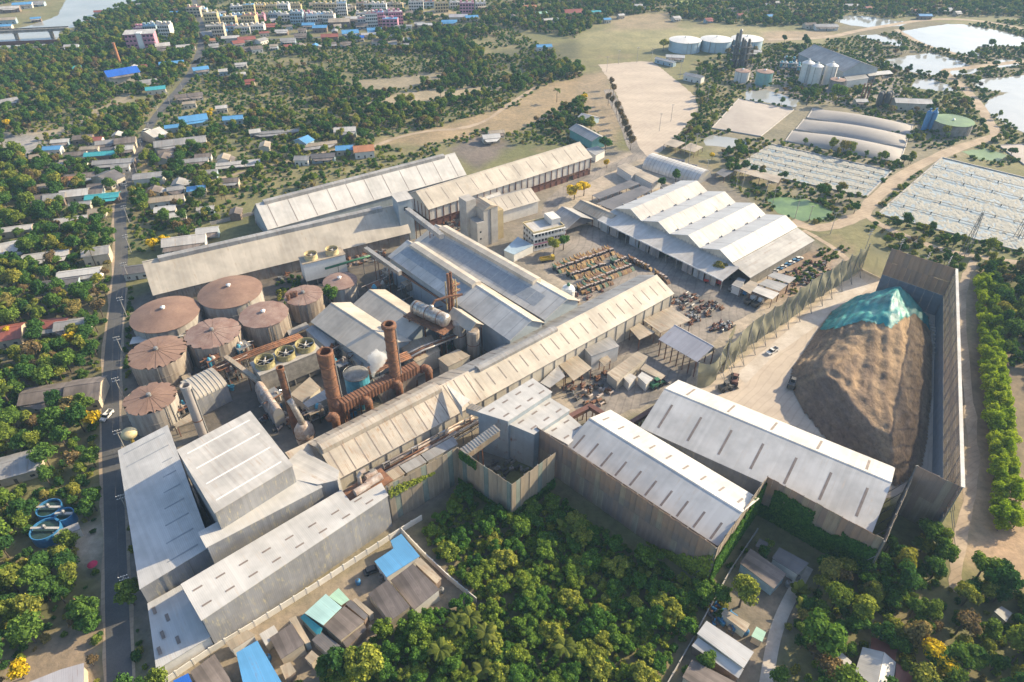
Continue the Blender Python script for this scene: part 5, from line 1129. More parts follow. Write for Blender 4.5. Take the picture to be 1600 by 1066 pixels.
# houses in front of the factory, one by one
def hroof(lab, pts, z, k, kind='b', **kw): return shed('house', lab, 'house', pts, z, roof=RK[k], wall=rr.choice(wallsel), th=.15, **kw)
FR = [
 ('blue metal roof in an L shape beside the white boundary wall', [(585,877),(615,857),(610,845),(627,834),(656,869),(604,902)], 4.5, 'b'),
 ('large brown fibre-cement roof next to the blue L-shaped one', [(610,907),(645,881),(687,921),(647,953)], [4,5.6,5.6,4], 'f'),
 ('narrow tan lean-to roof against the large brown one', [(648,880),(657,871),(690,904),(682,912)], 4, 'n'),
 ('brown fibre-cement roof in the middle of the front houses', [(575,928),(606,906),(641,948),(609,971)], [4,5.4,5.4,4], 'f'),
 ('tiny mint green roof at the corner of the large brown house', [(640,942),(650,934),(657,945),(648,953)], 3.4, 'P'),
 ('pale turquoise roof in the middle of the front houses', [(476,958),(509,928),(534,949),(505,977)], 5.0, 'p'),
 ('pale green roof touching the pale turquoise one', [(514,932),(529,919),(546,937),(533,946)], 4.2, 'P'),
 ('brown roof adjoining the pale turquoise one', [(506,978),(538,947),(570,971),(532,1001)], [4.4,4.8,4.8,4.4], 'f'),
 ('bright turquoise strip roof below the pale turquoise one', [(469,965),(475,959),(504,982),(498,995)], [3.4,4.2,4.2,3.4], 't'),
 ('dark roof below the bright turquoise strip', [(487,1000),(501,987),(532,1009),(512,1022)], 3.6, 'd'),
 ('brown narrow roof below the adjoining brown one', [(535,1003),(569,975),(573,983),(541,1012)], 3.6, 'f'),
 ('dark blue-grey strip roof beside the adjoining brown one', [(540,944),(548,937),(575,962),(570,969)], 4, 'd'),
 ('grey narrow roof right of the dark blue-grey strip', [(550,938),(556,934),(584,957),(577,962)], 3.4, 'n'),
 ('brown roof with tan edges near the bright blue hall', [(421,997),(456,974),(476,1006),(439,1030)], [4.2,5.2,5.2,4.2], 'f'),
 ('white-blue small roof beside the brown roof with tan edges', [(405,991),(428,977),(435,988),(415,1009)], 3.8, 'w'),
 ('cream strip roof right of the brown roof with tan edges', [(451,968),(462,962),(485,1003),(477,1006)], 4, 'n'),
 ('bright blue hall roof at the lower edge of the picture', [(369,1020),(402,1001),(440,1066),(385,1092)], 5.5, 'b'),
 ('small pale hut roof right of the bright blue hall', [(437,1041),(453,1034),(463,1049),(446,1062)], 3.4, 'n'),
 ('tiny cream hut roof under the leafy tree by the front houses', [(476,1028),(487,1016),(499,1026),(486,1038)], 3.2, 'n'),
 ('cream flat roof along the boundary wall left of the bright blue hall', [(352,1004),(386,984),(399,992),(362,1016)], 4, 'n'),
 ('brown roof left of the bright blue hall', [(297,1050),(335,1022),(365,1070),(320,1092)], 4, 'f'),
 ('deep blue small roof at the lower edge beside the boundary wall', [(270,1064),(294,1052),(306,1080),(285,1090)], 4, 'B'),
 ('white striped roof behind the concrete lane', [(1089,990),(1104,970),(1178,1019),(1162,1044)], [5,5.6,5.6,5], 'W'),
 ('lower white roof with rusty end below the white striped one', [(1081,1009),(1091,996),(1162,1046),(1154,1060)], [3.6,4.2,4.2,3.6], 'w'),
 ('brown-grey roof at the bottom beside the concrete lane', [(1066,1058),(1081,1031),(1150,1066),(1130,1100)], 4, 'f'),
 ('rusty patched roof beside the white striped one', [(1127,959),(1133,951),(1172,975),(1165,988)], 3.4, 'n'),
 ('little green gable roof near the concrete lane', [(1174,994),(1182,979),(1197,988),(1191,1003)], 3.2, 'P'),
 ('big brown-grey roof in the shade of the climber screen', [(1156,880),(1173,857),(1229,897),(1209,920)], [4,4.8,4.8,4], 'f'),
 ('dark roof in the shade next to the big brown-grey one', [(1206,872),(1218,855),(1264,880),(1247,898)], [4,4.6,4.6,4], 'd'),
 ('small dark roof nearest the foot of the climber screen', [(1180,853),(1187,841),(1202,849),(1193,861)], 3.5, 'd'),
 ('grey roof half of the house at the lower right, sunless side', [(1336,1050),(1348,1011),(1381,1019),(1370,1075)], [3.6,3.6,5.2,5.2], 'w'),
 ('pale roof half of the house at the lower right, sunny side', [(1381.5,1019),(1400,1035),(1393,1085),(1370.5,1075)], [5.2,3.6,3.6,5.2], 'W'),
 ('rusty red roof behind the pale roofed house at the lower right', [(1362,996),(1368,997),(1402,1014),(1399,1033),(1360,1014)], [3.2]*5, 'r'),
 ('rusty red roof right of the pale roofed house at the lower right', [(1401,1036),(1426,1052),(1420,1090),(1396,1080)], 3.2, 'r'),
 ('small white shack roof left of the pale roofed house', [(1307,1024),(1316,1020),(1331,1034),(1326,1048)], 3, 'w'),
 ('small grey shack roof under the bushy tree at the right edge', [(1553,955),(1565,947),(1582,958),(1572,972)], 3, 'g'),
 ('blue-grey roof at the lower left corner beyond the asphalt road', [(45,1066),(95,1046),(131,1036),(131,1090),(60,1110)], 4, 'l')]
for lab, pts, z, k in FR: hroof(lab, pts, z, k)
# boundary walls
def bwall(label, pxs, h=2.2, mat=plaster, pier=4.0, th=.25):
    line = gp(pxs); o = thing('boundary_wall', label, 'wall', (line[0][0], line[0][1], 0)); ox, oy = line[0]
    for (x0, y0), (x1, y1) in zip(line, line[1:]):
        L = math.hypot(x1-x0, y1-y0); a = math.atan2(y1-y0, x1-x0); k = max(1, round(L/pier))
        for i in range(k):
            t = (i+.5)/k; part('wall_panel', MB().rbox(x0+(x1-x0)*t-ox, y0+(y1-y0)*t-oy, 0, L/k-.1, th, h, a), mat, o)
            t = i/k; part('pier', MB().rbox(x0+(x1-x0)*t-ox, y0+(y1-y0)*t-oy, 0, .4, .4, h+.2, a), mat, o)
    return o
bwall('white panelled boundary wall between the front shed and the small houses', [(250,1075),(330,1020),(400,978),(500,915),(627,832),(660,812)], 2.4)
bwall('white boundary wall running down beside the blue L-shaped roof', [(627,832),(665,872),(700,905),(745,942)], 2.4)
bwall('thin concrete wall at the edge of the jungle by the white striped roof', [(1182,832),(1140,895),(1105,958),(1080,1005),(1040,1075)], 1.8, conc)
bwall('brick boundary wall behind the steep-roofed store', [(330,352),(400,335),(400,352)], 2.0, conc)

# ------------------------------------------------------------- town blocks with storeys
def block(label, px, py, L, W, ang, fl, mat, roofm, bays, group='shop-house rows'):
    h = fl*3.4; x, y = G(px, py, h); o = thing('shop_house_row', label, 'building', (x, y, 0), R(ang), group); ca, sa = math.cos(R(ang)), math.sin(R(ang))
    BLOCK.append([(x+a*ca-b_*sa, y+a*sa+b_*ca) for a, b_ in ((-L/2-3,-W/2-3),(L/2+3,-W/2-3),(L/2+3,W/2+3),(-L/2-3,W/2+3))])
    part('wall', MB().box(-L/2,-W/2,0,L/2,W/2,h), mat, o); part('roof_deck', MB().box(-L/2+.4,-W/2+.4,h+.02,L/2-.4,W/2-.4,h+.12), roofm, o); part('parapet', MB().box(-L/2-.1,-W/2-.15,h-.2,L/2+.1,-W/2-.02,h+.9), mat, o)
    for f in range(fl):
        for i in range(bays):
            xx = -L/2+L*(i+.5)/bays; part('window', MB().box(xx-L/bays*.33,-W/2-.06,f*3.4+.9,xx+L/bays*.33,-W/2-.02,f*3.4+2.6), glassd, o)
        part('floor_band', MB().box(-L/2-.2,-W/2-.5,f*3.4+2.9,L/2+.2,-W/2-.03,f*3.4+3.15), mat, o)
    for i in range(0, bays, 2): part('roof_shed', MB().rbox(-L/2+L*(i+.5)/bays, W*.15, h+.12, 2.5, 3, 2.2), mat, o)
rt = random.Random(21); TB = []
for (x0, y0, x1, y1, n) in ((298,8,345,26,4),(352,24,452,20,7),(455,20,520,24,5),(528,12,552,8,2),(560,6,628,5,5),(562,20,622,17,5),(360,10,470,6,6),(640,3,760,4,6),(330,42,412,38,4),(215,42,262,37,4),(490,5,540,3,3),(560,30,620,28,3)):
    for i in range(n):
        t = (i+.5)/n; TB.append((x0+(x1-x0)*t+rt.uniform(-2,2), y0+(y1-y0)*t+rt.uniform(-2,2), rt.uniform(11,18), rt.uniform(10,14), rt.choice([3,5,8,12]), rt.choice([2,2,3,3,4]), rt.choice([plaster,plaster,plaster,fcream,pinkp,wallsel[3],wallsel[2]]), rt.choice('wwgnrfb'), rt.choice([4,5,6])))
TB.sort(key=lambda q: q[0])
for i, (px, py, L, W, a, fl, m, k, bays) in enumerate(TB):
    block('%s from the left of the windowed town buildings near the top edge, %d storeys' % (nth(i), fl), px, py, L, W, a, fl, m, RK[k], bays)
x, y = G(224,82); o = thing('pink_apartment', 'pink four-storey apartment building with white stair bay in the upper left', 'building', (x, y, 0), R(12)); BLOCK.append([(x-16,y-4),(x+16,y-4),(x+16,y+16),(x-16,y+16)])
part('wing', MB().box(-13,0,0,-2,12,17), pinkp, o); part('wing', MB().box(3,0,0,14,12,17), pinkp, o); part('stair_bay', MB().box(-1.98,-1,0,2.98,12,18), whitep, o); part('roof', MB().slab([(-14,-1,17.3),(15,-1,17.3),(15,13,18.6),(-14,13,18.6)], .25), whiteb, o)
for f in range(4):
    for xx in (-11.5,-8,-4.5,5,8.5,12): part('balcony', MB().box(xx-1.4,-1.1,f*4.1+.6,xx+1.4,-.02,f*4.1+1.7), pinkp, o); part('window', MB().box(xx-1.1,-.05,f*4.1+1.9,xx+1.1,-.01,f*4.1+3.5), glassd, o)
x, y = G(187,98); solo('orange_chimney', MB().lathe([(1.5,0),(1.3,10),(1.2,17),(1.5,17.2),(1.5,17.8),(1.0,17.8)], 10), orar, 'slim orange chimney beside the deep blue roofed hall', 'chimney', None, (x, y, 0))

# ------------------------------------------------------------- distillery and lagoons at the upper right
tkb = mottled('tank_pale_blue', (.40,.52,.60), .15, .3, .5); tkw = mottled('tank_white', (.68,.66,.63), .15, .4, .5); tkt = mottled('tank_teal', (.20,.38,.36), .2, .4, .5)
for i, (c, w_) in enumerate((((1071,61),49),((1120,60),48),((1168,59),48))):
    tank('%s from left of three big pale blue tanks in the far field' % nth(i), c, w_, 10, tkw, tkb, 2.0, 0, 20+i, n=32, group='pale blue tanks')
tank('stained grey tank beside the dark column tower', (1161,110), 23, 9, tankroof2, tkw, .8, 0, 31, n=20)
tank('teal tank beside the stained grey one', (1196,111), 26, 11, tankroof2, tkt, .8, 0, 32, n=20)
for i, c in enumerate(((1264,97),(1278,102),(1301,101))): tank('%s from the left of the white silos before the distillery hall' % nth(i), c, 18.5, 16, tkw, tkw, 2.2, 0, 33+i, n=18, group='white silos', name='silo', cat='silo')
tank('wide grey tank behind the round green tree', (1310,124), 23, 9, tankroof2, concd, .6, 0, 37, n=20)
tank('broad low concrete digester by the dirt road bend', (1490,188), 58, 8, algae, concd, .1, 0, 38, n=32, name='digester', cat='digester')
gable('distillery_hall', 'large grey gabled hall behind the white silos', 'hall', (1248,84), (1318,112), (1383,110), 10, 17, .42, wall=wallb, roof=greyr, roof2=whiteb, lap=10)
shed('distillery_store', 'white-walled grey-roofed store in front of the distillery hall', 'building', [(1318,118),(1352,116),(1358,122),(1324,127)], 6, wall=plaster, roof=greyr)
shed('distillery_canopy', 'pale canopy at the right end of the distillery hall', 'canopy', [(1353,113),(1390,110),(1396,115),(1358,119)], 6, posts=True, roof=whiteb)
x, y = G(1155,105); o = thing('column_tower', 'dark steel tower of distillation columns right of the tanks', 'tower', (x, y, 0))
for i, (dx, dy, r, h) in enumerate(((-7,0,1.2,30),(-4,1,1.4,33),(-1,0,1.1,26),(2,2,1.5,24),(5,0,1.3,25),(7,2,1.0,20),(-5,-2,.8,22),(3,-2,.9,18))): part('column', MB().lathe([(r,0),(r,h-1),(r*.4,h)], 10, (dx,dy,0)), steel if i % 2 else dsteel, o)
for z in (6,12,18): part('deck', MB().box(-9,-4,z,9,4,z+.25), dsteel, o)
for dx in (-9,-3,3,9):
    for dy in (-4,4): part('frame_post', MB().rbox(dx,dy,0,.4,.4,21), dsteel, o)
for i, q in enumerate(((1225,112),(1240,113),(1252,118),(1232,104),(1260,127))):
    x, y = G(*q); o = thing('process_skid', '%s from the left of the low steel process skids before the silos' % nth(sorted([1225,1240,1252,1232,1260]).index(q[0])), 'skid', (x, y, 0), R(-20), 'process skids')
    for dx in (-5,0,5):
        for dy in (-2.5,2.5): part('post', MB().rbox(dx,dy,0,.4,.4,8), steel, o)
    part('deck', MB().box(-5.5,-3,4,5.5,3,4.3), dsteel, o); part('upper_deck', MB().box(-5.5,-3,7.6,3.5,3,7.9), steel, o)
    for k in range(3): part('vessel', MB().lathe([(1.1,4.3),(1.1,8.6),(.5,9.4)], 10, (-3.5+k*3.4,0,0)), tkw if k % 2 else cyanp, o)
for i in range(4):
    x, y = G(1371+i*6, 166); solo('dark_vessel', MB().lathe([(1.6,0),(1.6,.3),(2.0,2.2),(2.0,10),(1.2,11.2)], 12), dsteel, '%s from the left of four dark vertical vessels by the gas covers' % nth(i), 'vessel', 'dark vessels', (x, y+(i % 2)*3, 0))
for i in range(3):
    x, y = G(1343+i*5, 160); solo('flare_stack', MB().lathe([(.7,0),(.5,14),(.7,14.2),(.7,15),(.4,15)], 8), rustm, '%s from the left of three slim dark flare stacks' % nth(i), 'stack', 'flare stacks', (x, y, 0))
for i in range(2):
    x, y = G(1443+i*9, 203); solo('blue_scrubber', MB().lathe([(2.0,0),(2.0,13),(1.2,14.2),(.7,14.2),(.7,16)], 12), bluep, '%s of two bright blue scrubber columns beside the concrete digester' % ('left' if i == 0 else 'right'), 'column', 'blue scrubbers', (x, y, 0))
def bulge(name, label, cat, cs, h, mat, n=14, z0=.3):
    w4 = [Vector(G(*c)) for c in cs]; o = thing(name, label, cat, (w4[0].x, w4[0].y, 0)); mb = MB(); vs = []
    for j in range(n+1):
        for i in range(n+1):
            u, v = i/n, j/n; p = w4[0].lerp(w4[1], u).lerp(w4[3].lerp(w4[2], u), v)-w4[0]
            k = (math.sin(math.pi*u)**.55)*(math.sin(math.pi*v)**.7) if 0 < u < 1 and 0 < v < 1 else 0
            vs.append((p.x, p.y, z0+h*k))
    mb.add(vs, [(j*(n+1)+i, j*(n+1)+i+1, (j+1)*(n+1)+i+1, (j+1)*(n+1)+i) for j in range(n) for i in range(n)]); part('membrane', mb, mat, o, smooth=True)
    for a, b_ in ((0,1),(1,2),(2,3),(3,0)):
        p, q = w4[a]-w4[0], w4[b_]-w4[0]; part('rim', MB().path([(p.x,p.y,.25),(q.x,q.y,.25)], .55, 6), conc, o)
    BLOCK.append([tuple(v) for v in w4]); return o
memb = mottled('gas_membrane', (.33,.30,.275), .16, .03, .75, c2=(.27,.25,.235)); membp = mottled('pond_liner_pale', (.43,.38,.335), .16, .025, .85, c2=(.35,.305,.27))
bulge('gas_cover', 'swollen grey gas cover, farthest of three side by side', 'gas cover', [(1270,170),(1426,196),(1422,211),(1261,185)], 4, memb)
bulge('gas_cover', 'swollen grey gas cover, middle one of three side by side', 'gas cover', [(1256,187),(1419,212),(1414,231),(1243,203)], 4.5, memb)
bulge('gas_cover', 'swollen grey gas cover, nearest of three side by side', 'gas cover', [(1238,205),(1413,233),(1405,255),(1227,221)], 4.5, memb)
bulge('lined_pond', 'flat pale covered pond left of the three gas covers', 'pond cover', [(1154,155),(1240,172),(1188,214),(1112,201)], .8, membp)
bulge('lined_pond', 'pale covered pond cut by the right edge above the foaming basin', 'pond cover', [(1560,228),(1660,224),(1680,262),(1600,258)], .6, membp)
foamm = mottled('foam', (.42,.40,.35), .3, .4, .9, c2=(.30,.30,.27))
def basin(label, cs, lanes, nf, seed, nfoam_w=2.2):
    w4 = [Vector(G(*c)) for c in cs]; o = thing('foaming_basin', label, 'basin', (w4[0].x, w4[0].y, 0)); BLOCK.append([tuple(v) for v in w4]); L0 = w4[0]; rr = random.Random(seed)
    P_ = lambda u, v: w4[0].lerp(w4[1], u).lerp(w4[3].lerp(w4[2], u), v)-L0
    part('water', MB().add([(p.x,p.y,.12) for p in (P_(0,0),P_(1,0),P_(1,1),P_(0,1))], [(0,1,2,3)] if (w4[1]-w4[0]).cross(w4[3]-w4[0]) > 0 else [(3,2,1,0)]), milky, o)
    for a, b_ in (((0,0),(1,0)),((1,0),(1,1)),((1,1),(0,1)),((0,1),(0,0))):
        p, q = P_(*a), P_(*b_); d = q-p; part('rim', MB().rbox((p.x+q.x)/2,(p.y+q.y)/2,0,d.length,.9,.7,math.atan2(d.y,d.x)), conc, o)
    for k in range(1, lanes):
        p, q = P_(0,k/lanes), P_(1,k/lanes); d = q-p; a = math.atan2(d.y,d.x); part('walkway', MB().rbox((p.x+q.x)/2,(p.y+q.y)/2,.9,d.length,.6,.2,a), concd, o)
        m = int(d.length/14)
        for i in range(m):
            c = p.lerp(q, (i+.5)/m); part('aerator', MB().rbox(c.x,c.y,.2,.6,.6,.9,a).rbox(c.x,c.y,1.12,.35,.35,.3,a), concd, o)
    mb = MB()
    for i in range(nf):
        u = rr.random(); v = (rr.randrange(lanes)+.5+rr.gauss(0,.2))/lanes
        if u > .97 or v < .02 or v > .98: continue
        c = P_(u, v); a = rr.uniform(-.4,.4)+1.2; l, w_, h = rr.uniform(1.0,3.6), rr.uniform(.6,1.5), rr.uniform(.1,.4); ca, sa = math.cos(a), math.sin(a); q = []
        for t in range(6):
            x_, y_ = l*math.cos(t*1.047)*rr.uniform(.7,1.1), w_*math.sin(t*1.047)*rr.uniform(.7,1.1); q.append((c.x+x_*ca-y_*sa, c.y+x_*sa+y_*ca, .16))
        mb.add(q+[(c.x,c.y,.16+h)], [(t,(t+1) % 6,6) for t in range(6)])
    part('foam', mb, foamm, o, kind='stuff', smooth=True)
basin('foaming aeration basin between the gas covers and the algae pond', [(1205,226),(1393,268),(1353,308),(1147,263)], 5, 1500, 5)
basin('largest foaming aeration basin at the right edge', [(1472,247),(1720,308),(1720,426),(1372,335)], 6, 2600, 6)

# packed process equipment between the chimneys and the halls
MF = sorted([(540,582),(596,612),(372,592),(340,580),(497,655),(548,652),(632,612),(645,462),(612,440),(655,575),(592,462),(430,520),(385,560),(300,648),(432,640),(575,600),(700,545),(665,515),(520,560),(318,540)])
for i, q in enumerate(MF):
    rq = random.Random(i*13); x, y = G(*q); o = thing('machine_frame', '%s from left of the dark steel machine frames among tanks and chimneys' % nth(i), 'machinery', (x, y, 0), R(43+rq.uniform(-6,6)), 'machine frames'); lx, ly, h = rq.uniform(6,10), rq.uniform(4,6), rq.uniform(5,9)
    for sx in (-1,0,1):
        for sy in (-1,1): part('post', MB().rbox(sx*lx/2,sy*ly/2,0,.35,.35,h), rq.choice([rustm,dsteel,steel]), o)
    part('deck', MB().box(-lx/2,-ly/2,h*.55,lx/2,ly/2,h*.55+.2), dsteel, o); part('top_deck', MB().box(-lx/2,-ly/2,h,lx*rq.uniform(0,.5),ly/2,h+.2), rq.choice([rustm,steel,tan]), o)
    for k in range(rq.randint(2,4)):
        dx, dy = rq.uniform(-lx/2.4,lx/2.4), rq.uniform(-ly/3,ly/3); r = rq.uniform(.6,1.3)
        part('vessel', MB().lathe([(r,h*.55+.2),(r,h*.55+rq.uniform(2,4)),(r*.4,h*.55+4.6)], 10, (dx,dy,0)), rq.choice([alu,pipe,rustm,cyanp,tankwall2]), o)
    for k in range(3):
        z = rq.uniform(1,h+1.5); y0 = rq.uniform(-ly/2,ly/2); part('pipe', MB().path([(-lx*.8,y0,z),(lx*.3,y0,z),(lx*.45,y0+.3,z+rq.uniform(-1.5,1.5)),(lx*.9,y0+.5,z)], rq.uniform(.15,.35), 6), rq.choice([pipe,rustm,alu]), o)
    part('motor', MB().rbox(lx*.2,0,0,2.2,1.4,1.5,.2).rbox(lx*.2,0,1.5,.8,.8,.6,.2), rq.choice([bluep,greenp,concd]), o)
WD = sorted([(560,912),(596,905),(470,990),(580,985),(640,960),(545,1010),(1165,990),(1140,985),(1245,905),(1230,915),(690,925),(420,1030)])
for i, q in enumerate(WD):
    x, y = G(*q); o = thing('water_drum', '%s from left of the small water drums beside the front houses' % nth(i), 'drum', (x, y, 0), 0, 'water drums'); part('drum_body', MB().lathe([(.75,0),(.8,.2),(.8,1.5),(.5,1.9)], 12), (bluep, steel, concd)[i % 3], o); part('drum_lid', MB().lathe([(.35,1.9),(.35,2.05),(.1,2.1)], 8), dsteel, o)
# ------------------------------------------------------------- machines and vehicles
def harvester(kind):
    body = {'y': mottled('paint_gold', (.33,.19,.055), .4, .9, .6), 'g': mottled('paint_bottle_green', (.05,.12,.07), .4, .9, .6), 'o': mottled('paint_ochre', (.21,.105,.05), .4, .9, .7)}[kind]
    o = thing('cane_harvester', 'x', 'harvester'); part('chassis', MB().box(-3,-.9,.7,3,.9,1.5), dsteel, o); part('engine_hood', MB().box(-3.2,-1.0,1.5,-.2,1.0,2.9), body, o)
    cb = part('cab', MB().add([(0,-.8,1.5),(1.8,-.8,1.5),(1.8,.8,1.5),(0,.8,1.5),(.1,-.75,3.4),(1.4,-.75,3.4),(1.4,.75,3.4),(.1,.75,3.4)], [(4,5,6,7),(0,1,5,4),(1,2,6,5),(2,3,7,6),(3,0,4,7)]), pipe, o); part('windscreen', MB().add([(1.82,-.7,1.9),(1.82,.7,1.9),(1.47,.7,3.2),(1.47,-.7,3.2)], [(0,1,2,3)]), glassd, cb)
    part('elevator', MB().slab([(-3,-.4,2.4),(-5.0,-.4,3.6),(-5.0,.4,3.6),(-3,.4,2.4)][::-1], .7), body, o); part('header', MB().box(2.2,-1.3,.3,4.2,1.3,1.6).mesh and MB().add([(2.2,-1.3,.3),(4.4,-1.2,.2),(4.4,1.2,.2),(2.2,1.3,.3),(2.2,-1.3,2),(3.4,-1,1.4),(3.4,1,1.4),(2.2,1.3,2)], [(0,1,5,4),(1,2,6,5),(2,3,7,6),(4,5,6,7),(3,0,4,7),(3,2,1,0)]), body, o)
    for x, r in ((-2,.95),(2,.7)):
        for y in (-1.25,1.25): part('wheel', MB().tube((x,y-.25,r),(x,y+.25,r),r,n=12), blackr, o)
    return o
HK = {k: None for k in 'ygo'}; HN = []
ROWS = [('back row', (868,424), (957,394), 22, 'gyogygoyoyoyyoyoyoooyo'), ('second row', (889,434), (945,417), 14, 'gyooyoyygygooy'), ('third row', (917,445), (985,419), 17, 'gyoyooygyoygoyoog'), ('short front row', (905,456), (952,440), 11, 'yogooygogoo'), ('loose group by the mill hall', (958,415), (976,407), 4, 'ggyo'), ('outer corner group', (988,410), (1012,421), 5, 'oyoyy'), ('last group by the hall end', (1026,432), (1040,440), 3, 'yoo')]
rr = random.Random(5)
for rn, a, b_, n, ks in ROWS:
    for i in range(n):
        t = (i+.5)/n; x, y = G(a[0]+(b_[0]-a[0])*t, a[1]+(b_[1]-a[1])*t); k = ks[i]
        nm = {'y':'yellow','g':'green','o':'ochre'}[k]; lab = '%s from left in the %s of parked harvesters, %s' % (nth(i), rn, nm); rz = R(-55+rr.uniform(-10,10))
        if HK[k] is None: HK[k] = o = harvester(k); o.scale = (.74,.74,.74); o.location = (x, y, .05); o.rotation_euler = (0,0,rz); o['label'] = lab; o['group'] = 'parked cane harvesters'
        else: dup(HK[k], (x+rr.uniform(-.4,.4), y+rr.uniform(-.4,.4), .05), rz, lab, rr.uniform(.74,.9), 'parked cane harvesters')
def car(label, px, py, ang, body, pickup=False, sc=1.0, group=None):
    x, y = G(px, py); o = thing('pickup_truck' if pickup else 'car', label, 'pickup' if pickup else 'car', (x, y, .06), R(ang), group); o.scale = (sc,)*3
    part('body', MB().slab([(-2.4,-.9,.95),(2.0,-.9,.95),(2.45,-.75,.85),(2.45,.75,.85),(2.0,.9,.95),(-2.4,.9,.95)], .6), body, o)
    x0, x1 = (-.3,1.3) if pickup else (-1.8,1.1)
    c = part('cabin', MB().add([(x0,-.85,.95),(x1,-.85,.95),(x1,.85,.95),(x0,.85,.95),(x0+.25,-.7,1.6),(x1-.6,-.7,1.6),(x1-.6,.7,1.6),(x0+.25,.7,1.6)], [(0,1,5,4),(1,2,6,5),(2,3,7,6),(3,0,4,7)]), glassd, o); part('car_roof', MB().box(x0+.22,-.72,1.6,x1-.56,.72,1.66), body, o)
    if pickup: part('load_bed', MB().box(-2.3,-.75,.96,-.4,.75,1.0), dsteel, o); part('bed_side', MB().box(-2.4,-.9,.95,-.35,-.8,1.35), body, o); part('bed_side', MB().box(-2.4,.8,.95,-.35,.9,1.35), body, o); part('tailgate', MB().box(-2.4,-.8,.95,-2.32,.8,1.35), body, o)
    for xx in (-1.5,1.5):
        for yy in (-.8,.8): part('wheel', MB().tube((xx,yy-.12,.35),(xx,yy+.12,.35),.35,n=10), blackr, o)
    for yy in (-.6,.6): part('headlight', MB().box(2.44,yy-.2,.6,2.48,yy+.2,.75), whitep, o)
    return o
car('white pickup parked on the pale ground left of the brown heap', 1206, 551, 215, whitep, True, 1.25)
car('white pickup driving along the asphalt road', 168, 652, 260, whitep, True, 1.2)
car('white car parked by the cream water tower near the road', 213, 678, 60, whitep)
car('dark car parked under the blue L-shaped roof edge', 583, 893, 25, dsteel, False, 1.2)
car('white car on the upper part of the road', 229, 206, 70, whitep, False, 1.3)
car('white car near the junction at the sand lot', 989, 216, 70, whitep, False, 1.3)
car('white car beside the office block lawn', 806, 402, 30, whitep); car('silver car beside the white one at the office block', 814, 400, 30, steel)
for i in range(7): car('%s from the left of the small cars in the scrub by the four-bay warehouse' % nth(i), 1209+i*6.5, 425-i*3.2, 20, whitep if i % 2 == 0 else bluep, False, 1.0, 'cars in the scrub')
def truck(label, px, py, ang, cabm, bedm, L=7.0, name='truck', load=None):
    x, y = G(px, py); o = thing(name, label, 'truck', (x, y, .06), R(ang))
    part('chassis', MB().box(-L/2,-1,.6,L/2,1,1.0), dsteel, o); cb = part('cab', MB().add([(L/2-2,-1.15,.7),(L/2,-1.15,.7),(L/2,1.15,.7),(L/2-2,1.15,.7),(L/2-1.9,-1.1,2.9),(L/2-.3,-1.1,2.9),(L/2-.3,1.1,2.9),(L/2-1.9,1.1,2.9)], [(4,5,6,7),(0,1,5,4),(1,2,6,5),(2,3,7,6),(3,0,4,7)]), cabm, o); part('windscreen', MB().add([(L/2-.08,-.95,1.7),(L/2-.08,.95,1.7),(L/2-.24,.95,2.6),(L/2-.24,-.95,2.6)], [(0,1,2,3)]), glassd, cb)
    part('load_box', MB().box(-L/2,-1.2,1.05,L/2-2.2,1.2,1.25).box(-L/2,-1.25,1.25,L/2-2.2,-1.15,2.3).box(-L/2,1.15,1.25,L/2-2.2,1.25,2.3).box(-L/2-.05,-1.25,1.25,-L/2+.05,1.25,2.3), bedm, o, kind=None)
    for xx in (-L*.36,-L*.2,L*.34):
        for yy in (-1,1): part('wheel', MB().tube((xx,yy-.2,.5),(xx,yy+.2,.5),.5,n=10), blackr, o)
    return o
truck('red lorry standing in the open yard before the four-bay warehouse', 1113, 443, -20, redp, redp, 8.5)
truck('orange tipper standing on the drive below the office block', 855, 408, 15, yellowp, yellowp, 8)
truck('blue-grey lorry parked before the tan square roof by the repair sheds', 1152, 458, -30, bluep, steel, 9)
truck('white-cabbed lorry parked at the repair sheds, left one', 1171, 473, 40, whitep, dsteel, 7); truck('white-cabbed lorry parked at the repair sheds, right one', 1183, 477, 40, whitep, dsteel, 7)
truck('flat dark trailer lorry parked under the yard tree', 1131, 437, 20, dsteel, tan, 8)
for i, q in enumerate(((1054,258),(1073,266))): 
    x, y = G(*q); o = thing('dark_trailer', ('left' if i == 0 else 'right')+' one of two dark blue trailers beside the barrel vault', 'trailer', (x, y, 0), R(-25), 'dark trailers'); part('trailer_box', MB().box(-6,-1.6,1,6,1.6,4), mottled('paint_navy%d' % i, (.03,.04,.08), .2), o)
    for xx in (-4,-2.6,4): part('axle_wheels', MB().tube((xx,-1.5,.6),(xx,1.5,.6),.6,n=10), blackr, o)
def loader(label, px, py, ang, mat, arm=True):
    x, y = G(px, py); o = thing('wheel_loader', label, 'loader', (x, y, .08), R(ang)); part('rear_body', MB().box(-3.2,-1.2,.9,-.2,1.2,2.6), mat, o); part('front_frame', MB().box(.1,-.9,.8,1.8,.9,1.6), mat, o); part('cab', MB().box(-1.2,-.8,2.62,.4,.8,4.0), glassd, o); part('cab_roof', MB().box(-1.3,-.9,4.0,.5,.9,4.15), mat, o)
    part('lift_arm', MB().slab([(1.2,-.6,2.0),(4.0,-.6,1.2),(4.0,.6,1.2),(1.2,.6,2.0)], .4), mat, o); part('bucket', MB().add([(3.8,-1.5,.2),(5.3,-1.5,.2),(3.8,-1.5,1.6),(3.8,1.5,.2),(5.3,1.5,.2),(3.8,1.5,1.6)], [(0,1,2),(5,4,3),(0,3,4,1),(2,5,3,0)]), dsteel, o)
    for xx in (-2.1,1.3):
        for yy in (-1.2,1.2): part('wheel', MB().tube((xx,yy-.35,.85),(xx,yy+.35,.85),.85,n=12), blackr, o)
